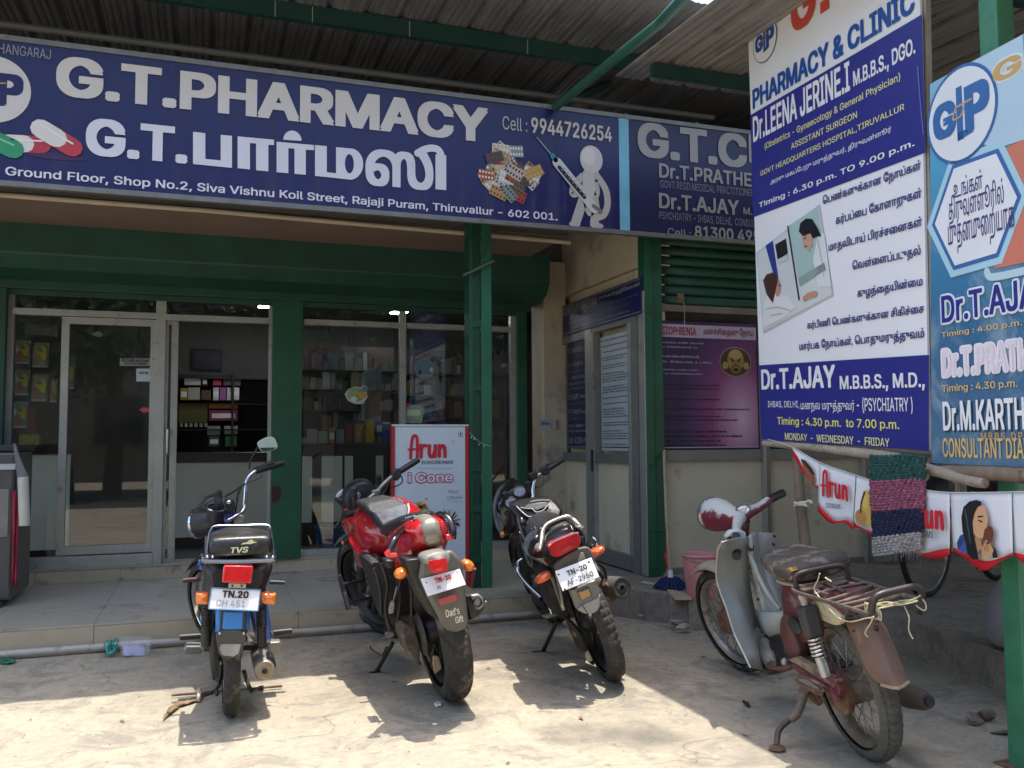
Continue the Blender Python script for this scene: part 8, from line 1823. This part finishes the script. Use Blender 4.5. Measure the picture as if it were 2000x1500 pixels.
# bunting: printed flags on a string
OF = .10
bt = empty('flag_bunting', tuple(onP(1800, 958, WO+BN*OF, BN)), 0, 'string of white ice cream advert flags with red wavy hems', 'bunting'); bo = V(bt.location)
FBn = Fr(WO+BN*OF, -BD, BN)
flagm = M('flag_white', hx('#dcdce0'), rough=.45, var=.02); flagr = M('flag_red', hx('#c8202a'), rough=.45)
string = [(1500, 858), (1545, 872), (1600, 903), (1671, 928), (1708, 940), (1760, 950), (1806, 957), (1856, 962), (1976, 961), (2040, 958)]
MB().tube([onP(x, y, WO+BN*(OF+.003), BN)-bo for x, y in string], .0025, 6, 3).build('string', M('string', (.5, .5, .48), rough=.8), bt)
flags = [([(1546, 874), (1600, 905)], [(1600, 950), (1588, 945), (1572, 920), (1560, 895), (1547, 876)]),
         ([(1600, 905), (1671, 930)], [(1666, 1022), (1652, 1016), (1636, 1018), (1622, 1010), (1598, 986)]),
         ([(1673, 931), (1712, 942)], [(1716, 1050), (1704, 1040), (1690, 1034), (1672, 1024), (1668, 1018)]),
         ([(1760, 952), (1855, 962)], [(1855, 1072), (1838, 1074), (1820, 1078), (1802, 1082), (1780, 1076), (1764, 1060)]),
         ([(1856, 963), (1976, 962)], [(1978, 1080), (1960, 1088), (1936, 1096), (1915, 1094), (1890, 1080), (1862, 1070)]),
         ([(1978, 962), (2060, 958)], [(2062, 1082), (2030, 1092), (2000, 1084), (1980, 1080)])]
for i, (top, bot) in enumerate(flags):
    n = 14; rows = []; 
    T_ = [V((x, y, 0)) for x, y in top]; Bt = spline([V((x, y, 0)) for x, y in reversed(bot)], 6)
    for j in range(9):
        row = []
        for k in range(n+1):
            f = k/n; tp = T_[0].lerp(T_[1], f); ix = f*(len(Bt)-1); b0_ = Bt[int(ix)]; b1_ = Bt[min(len(Bt)-1, int(ix)+1)]; bp_ = b0_.lerp(b1_, ix-int(ix)); p = tp.lerp(bp_, j/8)
            row.append(onP(p.x, p.y, WO+BN*(OF+.012*math.sin(f*3.1+i)*(j/8)), BN)-bo)
        rows.append(row)
    MB().grid(rows[:9]).build('flag', flagm, bt, solid=.0008, angle=80)
    hem = []
    for k in range(n+1):
        f = k/n; p = rows[8][k]; h_ = (.020+.014*math.sin(f*6.28+i)) if i != 4 else (.022+.016*math.sin(f*6.28-.8)); hem.append(h_)
    MB().grid([[p+V((0, 0, .001))+BN*.0012 for p in rows[8]], [p-V((0, 0, hem[k]))+BN*.0012 for k, p in enumerate(rows[8])]]).build('flag_hem', flagr, bt, solid=.0008, angle=80)
pf = PO_(FBn, bt, bo, base=.016, step=.001)
def arun2(c, s, slope=0.):
    x0, y0 = FBn.px(*c); P = Print(pf.F, bt, base=.016, step=.001)
    P.stroke_ = P.stroke
    def st2(pts, w, col, lay=1, px=False, smooth=6, close=False): Print.stroke(P, [(a, b+(a-x0)*slope) for a, b in pts], w, col, lay, px=False, smooth=smooth)
    P.stroke = st2; arun(P, x0, y0, s); P.build()
arun2((1611, 967), .120, -.10); arun2((1777, 1028), .128, .0)
pf.text('ICECREAMS', (1619, 991), (1648, 985), '#3c3c44', .01, 2); pf.text('ICECREAMS', (1784, 1045), (1829, 1038), '#3c3c44', .01, 2)
# partly seen portrait and cone flags
pf.poly([(1570, 897), (1578, 900), (1588, 916), (1598, 934), (1597, 948), (1588, 942), (1578, 924)], '#8a5a3c', 2); pf.poly([(1570, 896), (1579, 899), (1592, 915), (1598, 926), (1594, 928), (1582, 912)], '#3a241c', 3); pf.ell((1591, 937), .012, .02, '#a8503c', 4)
pf.poly([(1692, 960), (1700, 956), (1706, 970), (1708, 1030), (1696, 1024), (1682, 1012), (1684, 1000), (1690, 990)], '#cfa84c', 2); pf.ell((1688, 1010), .04, .035, '#b98450', 3); pf.ell((1697, 978), .02, .035, '#d8b860', 3); pf.stroke([(1696, 962), (1690, 980), (1688, 1000)], .010, '#3c2418', 4)
# girl eating a bar on the last flag but one
pf.poly([(1886, 1000), (1892, 1046), (1886, 1066), (1878, 1072), (1876, 1060), (1882, 1046), (1890, 1042)], '#3d5c94', 2)
pf.poly([(1878, 1074), (1880, 1052), (1892, 1044), (1904, 1050), (1916, 1080), (1912, 1090), (1894, 1082)], '#3d5c94', 2)
pf.poly([(1904, 1010), (1908, 992), (1920, 984), (1932, 990), (1936, 1006), (1938, 1014), (1936, 1026), (1934, 1040), (1926, 1052), (1914, 1048), (1904, 1030)], '#d0a078', 3)
pf.poly([(1912, 1048), (1924, 1052), (1926, 1070), (1916, 1080)], '#b98660', 3)
pf.poly([(1886, 1010), (1890, 990), (1902, 979), (1916, 976), (1925, 980), (1926, 986), (1918, 990), (1912, 1002), (1908, 1020), (1910, 1044), (1916, 1070), (1920, 1092), (1908, 1092), (1898, 1082), (1894, 1060), (1888, 1036)], '#15161c', 4)
pf.stroke([(1894, 996), (1898, 1020), (1904, 1060)], .008, '#3c4c58', 5); pf.stroke([(1920, 1016), (1927, 1019)], .005, '#2c1c18', 5, smooth=0); pf.stroke([(1919, 1009), (1928, 1008)], .005, '#2c1c18', 5, smooth=0); pf.stroke([(1936, 1032), (1932, 1036)], .006, '#8c4038', 5, smooth=0)
pf.ell((1940, 1045), .022, .036, '#6c3a2a', 6, rot=-.4); pf.stroke([(1936, 1056), (1932, 1064)], .008, '#d0b078', 6, smooth=0)
pf.poly([(1926, 1068), (1934, 1060), (1942, 1060), (1950, 1074), (1946, 1084), (1936, 1090), (1928, 1092)], '#c8966c', 5); pf.poly([(1944, 1064), (1954, 1074), (1958, 1088), (1948, 1090), (1946, 1080)], '#1a1a20', 4)
for k in range(3): pf.stroke([(1930+k*4, 1064), (1933+k*4, 1076)], .003, '#94603c', 6, smooth=0)
pf.build()

# knitted rug hung over the pole
rug = empty('woven_rug', tuple(onP(1752, 884, WO+BN*.14, BN)), 0, 'woven rag rug in green, pink, navy and grey bands hung over the pole', 'rug'); ro = V(rug.location)
def rugpt(f, g):
    xl = 1704+(-4 if g < .5 else 0)+10*max(0, g-.65); xr = 1808-6*g-(14*(g-.7) if g > .7 else 0); yt = 884+10*f; yb_ = 1088-14*f
    x = xl+(xr-xl)*f; y = yt+(yb_-yt)*g+5*math.sin(f*5+1)*(1-g)*.8; return x, y
bands = [(0, .26, (.014, .062, .055), 'green'), (.26, .56, (.23, .065, .11), 'pink'), (.56, .82, (.012, .014, .045), 'navy'), (.82, 1.0, (.30, .27, .25), 'grey')]
for g0, g1, col, nm in bands:
    m = MB(); k0, k1 = int(g0*36), int(g1*36)
    for k in range(k0, k1):
        pl = []
        for j in range(25):
            f = j/24; x, y = rugpt(f, (k+.5)/36); bump = .006*math.sin(j*2.6+k*1.3); pl.append(onP(x, y, WO+BN*(.135+.02*math.sin(f*4+.6)+.5*bump), BN)-ro+V((0, 0, .003*math.sin(j*3.1+k))))
        m.tube(pl, [.0075+.0022*math.sin(j*2.9+k*2.1) for j in range(25)], 6)
    m.build('%s_band' % nm, M('rug_'+nm, col, rough=.95, var=.55, scale=90, bump=.5, bscale=120, spot=tuple(min(1, c*2.4+.03) for c in col), spot_amt=.40, spot_scale=70), rug, angle=80)
m = MB(); rr = random.Random(12)
for k in range(26):
    x, y = rugpt(k/25, 1.0); p = onP(x, y, WO+BN*.14, BN)-ro; m.tube([p, p+V((rr.uniform(-.006, .006), 0, -rr.uniform(.012, .035)))], .0016, 4)
m.build('fringe', M('fringe', (.20, .17, .15), rough=.95), rug, kind='stuff')

# ---- bicycle behind, on the raised floor
bc0 = onZ(1812, 1166, .20)
bic = empty('bicycle', tuple(bc0), 0, 'dark old bicycle standing on the raised floor behind the bunting', 'bicycle'); bic.rotation_euler = (0, 0, RAD(20))
bd = M('bicycle_black', (.015, .014, .014), rough=.6, var=.2)
for sy, nm in ((0, 'front_wheel'), (1.08, 'rear_wheel')):
    w_ = MB(); w_.lathe([(.012, -.03), (.02, -.02), (.02, .02), (.012, .03)], (sy, 0, .34), (0, 1, 0), 14); root = w_.build(nm, steel, bic)
    w_ = MB(); w_.tube([(sy+.325*math.cos(a), 0, .34+.325*math.sin(a)) for a in [k*math.pi/24 for k in range(48)]], .019, 8, close=True); w_.build('tyre', bd, root)
    w_ = MB(); w_.tube([(sy+.303*math.cos(a), 0, .34+.303*math.sin(a)) for a in [k*math.pi/24 for k in range(48)]], .010, 6, close=True); w_.build('rim', steel, root)
    s = MB()
    for k in range(28): a = k*math.pi/14; s.tube([(sy+.018*math.cos(a), .01*(-1)**k, .34+.018*math.sin(a)), (sy+.30*math.cos(a+.15), 0, .34+.30*math.sin(a+.15))], .0012, 4)
    s.build('spokes', steel, root, kind='stuff')
m = MB()
for a, b in (((0, 0, .34), (.12, 0, .80)), ((.12, 0, .80), (.16, 0, .95)), ((.14, 0, .84), (.72, 0, .86)), ((.13, 0, .78), (.60, 0, .30)), ((.60, 0, .30), (.72, 0, .95)), ((.60, 0, .30), (1.08, 0, .34)), ((.72, 0, .85), (1.08, 0, .34))): m.tube([a, b], .016, 8)
m.build('frame', bd, bic); MB().tube([(.10, -.26, 1.02), (.20, -.22, 1.02), (.16, 0, .98), (.20, .22, 1.02), (.10, .26, 1.02)], .012, 8, 4).build('handlebar', steel, bic)
MB().ball((.74, 0, 1.0), (.12, .08, .04)).build('saddle', blk, bic); m = MB(); m.lathe([(.0, -.02), (.09, -.01), (.09, .01), (.0, .02)], (.60, 0, .30), (0, 1, 0), 24); m.tube([(.60, -.05, .30), (.66, -.06, .14)], .009, 6); m.bb((.61, -.12, .13), (.71, -.05, .15)); m.build('crank_and_pedal', bd, bic)
MB().tube([(1.0, -.03, .36), (1.12, -.14, .02)], .008, 6).build('kick_stand', bd, bic)
arc = MB(); rows = [[V((1.08+.37*math.cos(RAD(a)), j*.03, .34+.37*math.sin(RAD(a)))) for j in (-1, 0, 1)] for a in range(20, 180, 10)]; arc.grid(rows).build('mudguard', bd, bic, solid=.003)
# dark clothes bundle hung under the blue banner
cb = empty('dark_cloth', tuple(onP(1842, 948, WO-BN*.35, BN)), 0, 'dark crumpled cloth hanging behind the pole ends', 'cloth'); co_ = V(cb.location)
for q_, mt in (([(1818, 930), (1850, 935), (1852, 965), (1846, 988), (1830, 980), (1818, 970)], blk), ([(1900, 940), (1990, 940), (1985, 962), (1930, 970), (1902, 962)], M('plum_cloth', (.05, .012, .03), rough=.9))):
    P = spline([onP(x, y, WO-BN*.35, BN)-co_ for x, y in q_], 3, True); c = sum(P, V((0, 0, 0)))/len(P)
    MB().rings([[c+(p-c)*.6+BN*.05 for p in P], P, [c+(p-c)*.7-BN*.05 for p in P]]).build('cloth_fold', mt, cb)
# ---- sack and leaning slab on the raised floor
sk_ = empty('sack', tuple(onZ(1985, 1285, .20)), 0, 'bulging grey woven sack on the raised floor behind the green post', 'sack'); sk_.location = V(onZ(1996, 1268, .20)); 
m = MB(); sg = M('sack_grey', (.27, .26, .28), rough=.7, var=.15, scale=6, bump=.7, bscale=12)
m.loft([((0, 0, 0), (.13, 0, 0), (0, .12, 0), 2.3), ((0, 0, .05), (.17, 0, 0), (0, .15, 0), 2.3), ((0, 0, .17), (.175, 0, 0), (0, .16, 0), 2.2), ((.01, 0, .30), (.13, 0, 0), (0, .12, 0), 2.1), ((.02, 0, .40), (.05, 0, 0), (0, .05, 0), 2), ((.02, .0, .46), (.07, 0, 0), (0, .04, 0), 2)], 20)
rr = random.Random(2); m.v = [p*(1+rr.uniform(-.04, .04)) for p in m.v]; m.build('sack_body', sg, sk_, subd=1)
ls = empty('stone_slab', tuple(onZ(1783, 1290)), 0, 'dark broken stone slab leaning on the corner of the raised floor', 'slab'); lo = V(ls.location)
P = [onY(1767, 1262, 4.35)-lo, onY(1784, 1288, 4.25)-lo, onY(1812, 1232, 4.12)-lo, onY(1800, 1198, 4.22)-lo, onY(1786, 1202, 4.30)-lo]
MB().add(P+[p+V((.05, .06, .01)) for p in P], [tuple(range(5)), tuple(range(9, 4, -1))]+[(i, (i+1) % 5, 5+(i+1) % 5, 5+i) for i in range(5)]).build('slab_body', M('slab_stone', (.10, .09, .08), rough=.9, var=.3, scale=9, bump=.4), ls, bevel=.004)
# ---- stones, rag, sticks on the ground lower right
for i, (x, y, s_, lab) in enumerate(((1925, 1398, (.075, .035, .022), 'long flat reddish stone in the small heap, topmost'), (1904, 1405, (.045, .035, .022), 'rounded reddish stone in the small heap, lowest left'), (1960, 1430, (.05, .03, .008), 'flat pale chip beside the green post foot'))):
    p = onZ(x, y, .02 if i < 2 else .01); rock('stone', tuple(p), s_, 30+i, M('red_stone', (.22, .155, .13), rough=.9, var=.35, scale=20, spot=(.36, .28, .23), spot_amt=.4, spot_scale=14), label=lab, category='stone', ) if False else tag(rock('stone', tuple(p), s_, 30+i, M('red_stone', (.22, .155, .13), rough=.9, var=.35, scale=20, spot=(.36, .28, .23), spot_amt=.4, spot_scale=14)), lab, 'stone')
def litter(name, lab, cat, pts, mat, z=.004, crumple=.006, seed=1, sub=2):
    r = random.Random(seed); P = [onZ(x, y, z) for x, y in pts]; o = sum(P, V((0, 0, 0)))/len(P); Pq = spline([p-o for p in P], 3, True); n = len(Pq)
    rs = [[q*f+V((0, 0, r.uniform(0, crumple)+(.004 if f < 1 else 0))) for q in Pq] for f in (1, .7, .4, .12)]
    e = MB().rings(rs, cap=False).build(name, mat, None, solid=.001); e.location = o; return tag(e, lab, cat)
litter('paper_scrap', 'crumpled teal wrapper beside the drain pipe', 'litter', [(203, 1262), (215, 1259), (228, 1262), (229, 1276), (216, 1280), (205, 1278)], M('teal_paper', (.03, .28, .22), rough=.5, var=.3, scale=30), .02, .05, 4)
pbg = empty('plastic_bag', tuple(onZ(262, 1270, .02)), 0, 'small clear bag with lilac paper lying against the drain pipe', 'litter'); go_ = V(pbg.location)
yq = onZ(262, 1280, .01).y
FZ_ = lambda x, y, d=0: onY(x, y, yq+d)-go_
MB().grid([[FZ_(240+ j*10.5, 1256+(1-i)*0+i*8+ (j % 2)*.8, .10-.035*i+.01*math.sin(j*2+i)) for j in range(5)] for i in range(4)]).build('lilac_paper', M('lilac_paper', (.36, .36, .60), rough=.5, var=.15, scale=20), pbg, solid=.002)
MB().grid([[FZ_(236+ j*9.5+(3-i)*1.5*(j-3)*.3, 1243+i*10, .07-.02*i+.012*math.sin(j*2.3+i*1.7)) for j in range(7)] for i in range(5)]).build('clear_film', clear, pbg, solid=.0008)
litter('green_scrap', 'small green and cream scrap under the pipe at the left edge', 'litter', [(0, 1290), (12, 1287), (28, 1290), (30, 1295), (14, 1298), (0, 1297)], M('green_scrap', (.02, .14, .08), rough=.5, var=.8, scale=40), .004, .012, 6)
litter('dry_leaf', 'dry brown leaf on the concrete beside the moped stand', 'leaf', [(318, 1408), (330, 1385), (350, 1372), (388, 1364), (386, 1371), (352, 1381), (334, 1396)], M('dry_leaf', (.20, .13, .07), rough=.9, var=.6, scale=20), .003, .012, 8)
litter('plastic_strip', 'pale plastic strip stuck under the moped stand foot', 'litter', [(384, 1350), (392, 1346), (394, 1366), (386, 1372)], M('pale_strip', (.5, .44, .36), rough=.6), .004, .01, 9)
litter('paper_chip', 'tiny white chip on the sunlit concrete below the red motorcycle', 'litter', [(848, 1374), (858, 1371), (864, 1377), (852, 1381)], M('white_chip', (.7, .7, .66), rough=.6), .003, .004, 10)
litter('dry_twig', 'small dark twig on the shaded concrete left of the scooter stand', 'twig', [(1449, 1370), (1458, 1372), (1466, 1380), (1460, 1382)], bd, .004, .008, 11)
# ---- pink bucket, mop, broom, ragged sack by the green column
bk_ = empty('bucket', tuple(onZ(1371, 1166, .20)), 0, 'worn pink plastic bucket on the raised floor behind the scooter wheel', 'bucket')
pink = M('pink_plastic', (.68, .27, .28), rough=.5, var=.12, scale=6, spot=(.36, .12, .11), spot_amt=.36, spot_scale=9)
bp0 = V(bk_.location); rb = (onY(1400, 1080, bp0.y)-onY(1333, 1080, bp0.y)).x/2; hb2 = onY(1366, 1082, bp0.y).z-.20
m = MB(); m.lathe([(rb*.72, 0), (rb*.76, .006), (rb*.96, hb2-.02), (rb*1.0, hb2-.016), (rb*1.03, hb2-.004), (rb*1.0, hb2+.002), (rb*.95, hb2-.004), (rb*.72, .012), (.0, .010)], n=32, cap=False); m.build('bucket_body', pink, bk_)
m = MB()
for k in range(14): a = -1.35+k*.06; m.bar((rb*.88*math.sin(a), -rb*.88*math.cos(a), hb2*.68), (rb*.93*math.sin(a+.04), -rb*.93*math.cos(a+.04), hb2*.80), .003, .002)
m.build('moulded_ribs', pink, bk_, smooth=False, kind='stuff'); MB().tube([(-rb, 0, hb2-.01), (-rb*.9, -rb*.55, hb2-.03), (0, -rb*1.04, hb2-.035), (rb*.9, -rb*.55, hb2-.03), (rb, 0, hb2-.01)], .004, 6, 4).build('handle', steel, bk_)
mp_ = empty('mop', tuple(onZ(1310, 1150, .20)), 0, 'blue string mop with a wooden handle leaning on the green column', 'mop'); mo = V(mp_.location)
mtop = onY(1297, 880, YC-.02)-mo; m = MB(); m.tube([V((.0, 0, .10)), V((.004, .05, .5)), mtop], .0125, 8); m.build('mop_handle', M('mop_wood', (.36, .27, .18), rough=.7, var=.2, scale=12), mp_)
MB().tube([(0, 0, .06), (0, 0, .13)], [.022, .016], 10).build('mop_socket', white, mp_)
m = MB(); rr = random.Random(5)
for k in range(120): a = rr.uniform(0, 6.28); R_ = rr.uniform(.08, .13); m.tube([(0, 0, .075), (R_*.5*math.cos(a), R_*.4*math.sin(a), .065+rr.uniform(-.01, .012)), (R_*math.cos(a), R_*.8*math.sin(a), .008)], .006, 5, 3)
m.build('mop_strings', M('mop_blue', (.012, .025, .10), rough=.95, var=.4, scale=60), mp_, kind='stuff')
br_ = empty('broom', tuple(onZ(1303, 1136, .20)), 0, 'orange topped broom standing behind the mop handle', 'broom'); bo_ = V(br_.location)
m = MB(); t0 = onY(1296, 1025, YC-.01)-bo_
P = [onY(1295, 1020, YC-.01)-bo_, onY(1299, 1024, YC-.01)-bo_, onY(1312, 1108, YC-.05)-bo_, onY(1304, 1110, YC-.05)-bo_, onY(1297, 1085, YC-.03)-bo_]
m.add(P+[p+V((.0, .02, 0)) for p in P], [tuple(range(5)), tuple(range(9, 4, -1))]+[(i, (i+1) % 5, 5+(i+1) % 5, 5+i) for i in range(5)]); m.build('orange_sleeve', M('orange_plastic', (.55, .07, .02), rough=.5), br_)
m = MB()
for k in range(40): a = rr.uniform(-1, 1); m.tube([onY(1306, 1108, YC-.05)-bo_, V((a*.05, rr.uniform(-.02, .02), .012))], .003, 4)
m.build('bristles', M('bristle', (.28, .19, .10), rough=.9, var=.3), br_, kind='stuff')
sl = empty('tile_slab', tuple(onZ(1340, 1162, .20)), 0, 'loose cream tile slab under the mop head', 'slab'); q0 = V(sl.location)
P = [onZ(x, y, .20)-q0 for x, y in ((1300, 1152), (1352, 1163), (1352, 1172), (1318, 1172))]; MB().add(P+[p+V((0, 0, .012)) for p in P], [(3, 2, 1, 0), (4, 5, 6, 7), (0, 1, 5, 4), (1, 2, 6, 5), (2, 3, 7, 6), (3, 0, 4, 7)]).build('slab_body', M('slab_cream', (.40, .33, .22), rough=.7, var=.15), sl, smooth=False)
# loose wires of small lights between standee and post
wr = empty('light_string', tuple(onY(916, 845, 6.30)), 0, 'thin pale string of tiny bulbs sagging from the standee top to the post', 'string of lights'); wo = V(wr.location)
MB().tube([onY(x, y, 6.28)-wo for x, y in ((916, 843), (925, 853), (938, 864), (950, 869), (960, 872))], .002, 5, 4).build('wire', M('pale_wire2', (.45, .48, .44), rough=.5), wr)
for x, y in ((921, 852), (926, 855), (936, 866), (946, 869)): MB().ball(onY(x, y+2, 6.275)-wo, (.004, .004, .008), 6, 5).build('bulb', M('bulb', (.6, .62, .6), rough=.2), wr)
# conduit down the top of the steel post
cd = empty('conduit', tuple(onY(952, 455, YP-.08)), 0, 'thin curved green conduit at the head of the steel post', 'conduit'); co2 = V(cd.location)
MB().tube([onY(x, y, YP-.08)-co2 for x, y in ((953, 452), (955, 464), (952, 478), (947, 492), (941, 503))], .006, 8, 4).build('conduit_pipe', frame_l, cd)
# maroon chair behind the post glass, right window
chr_ = empty('plastic_chair', tuple(onY(985, 1060, YS+.5)), 0, 'maroon plastic chair just inside the right window, behind the black motorcycle', 'chair'); chr_.location.z = zs; q0 = V(chr_.location); mch = M('maroon_plastic', (.10, .012, .022), rough=.4)
cx = 0
for sx in (-.2, .2):
    MB().tube([(sx, -.2, 0), (sx*.95, -.2, .42), (sx, -.19, .64)], .018, 8).build('leg', mch, chr_); MB().tube([(sx, .2, 0), (sx*.95, .2, .42), (sx*.9, .26, .85)], .018, 8).build('leg', mch, chr_); MB().tube([(sx, -.19, .64), (sx, .0, .66), (sx*.95, .22, .62)], .018, 8, 3).build('arm_rest', mch, chr_)
MB().bb((-.21, -.21, .40), (.21, .2, .42)).build('seat', mch, chr_, smooth=False, bevel=.008); MB().bb((-.18, .22, .46), (.18, .25, .86)).build('backrest', mch, chr_, smooth=False, bevel=.01)
# ---- loose grit, chips and dust bits on the concrete
gr = MB(); rr = random.Random(99)
for k in range(1500):
    if k < 520: x, y = rr.uniform(-2, 2.6), YB-.07-abs(rr.gauss(0, .12))
    elif k < 800: x, y = rr.uniform(2.4, 3.9), rr.uniform(2.8, 5.6)
    else: x, y = rr.uniform(-1.6, 3.2), rr.uniform(2.4, 5.8)
    s_ = rr.choice((.0015, .002, .003, .004, .007)); a = rr.uniform(0, 6.28); c = V((x, y, s_*.35))
    gr.add([c+V((math.cos(a+q)*s_*rr.uniform(.6, 1.4), math.sin(a+q)*s_, -s_*.3)) for q in (0, 2.1, 4.2)]+[c+V((0, 0, s_*.5))], [(0, 1, 3), (1, 2, 3), (2, 0, 3), (2, 1, 0)])
tag(gr.build('grit', rub, smooth=False), 'loose grit and small chips scattered over the concrete', kind='stuff')
lf_ = MB()
for k in range(16):
    x, y = rr.uniform(-1.4, 3), rr.uniform(3.2, 5.7); a = rr.uniform(0, 6.28); L_ = rr.uniform(.012, .03)
    p = V((x, y, .004)); d = V((math.cos(a), math.sin(a), 0)); n = V((-d.y, d.x, 0)); lf_.add([p-d*L_, p+n*L_*.35+V((0, 0, .006)), p+d*L_+V((0, 0, .004)), p-n*L_*.35], [(0, 1, 2, 3)])
tag(lf_.build('leaf_litter', M('dry_leaf', (.2, .13, .07)), smooth=False), 'tiny dry leaf bits blown over the concrete', kind='stuff')
# ---- dim packed stock along the back and sides of the pharmacy
stk = bpy.data.materials.new('mixed_cartons'); stk.use_nodes = True; t = stk.node_tree; b_ = t.nodes['Principled BSDF']; b_.inputs['Roughness'].default_value = .45
ge = t.nodes.new('ShaderNodeNewGeometry'); cr_ = t.nodes.new('ShaderNodeValToRGB'); cr_.color_ramp.interpolation = 'CONSTANT'; e_ = cr_.color_ramp
pal = ['#565a5c', '#402822', '#30382a', '#5c5136', '#787a76', '#2c3a48', '#4a3844', '#644628', '#2c2a28', '#5a605a', '#402024', '#3e4650']
e_.elements[0].color = hx(pal[0])+(1,); e_.elements[1].position = 1/12; e_.elements[1].color = hx(pal[1])+(1,)
for k in range(2, 12): q_ = e_.elements.new(k/12); q_.color = hx(pal[k])+(1,)
lnk(t, ge.outputs['Random Per Island'], cr_.inputs[0]); lnk(t, cr_.outputs[0], b_.inputs['Base Color'])
def stock(x0p, x1p, Y, rows, lab, name='medicine_shelf', d=.22, seed=1, yr=780):
    xa, xb = onY(x0p, yr, Y).x, onY(x1p, yr, Y).x; o = V((xa, Y, zs)); e = empty(name, tuple(o), 0, lab, 'shelf'); r = random.Random(seed); m = MB(); w_ = MB()
    zz = [onY((x0p+x1p)/2, q, Y).z-zs for q in rows]
    for i, z in enumerate(zz):
        w_.bb((0, 0, z-.014), (xb-xa, d+.05, z)); x = .01; top = (zz[i-1]-.03) if i else z+.24
        while x < xb-xa-.05:
            w = r.uniform(.04, .12); h = min(top-z, r.uniform(.07, .22))
            if r.random() < .9: m.bb((x, .01+r.uniform(0, .04), z+.001), (x+w, d, z+h))
            x += w+.006
    w_.bb((0, d+.052, 0), (xb-xa, d+.07, zz[0]+.3)); w_.build('shelf_boards', ctm, e, smooth=False); m.build('packed_cartons', stk, e, smooth=False, kind='stuff')
stock(590, 778, 10.3, (722, 760, 800, 840, 880), 'long shelf of mixed cartons at the back behind the right window', seed=4)
stock(800, 1000, 10.0, (730, 772, 815, 858), 'dim shelf of mixed cartons behind the standee and post', seed=6)
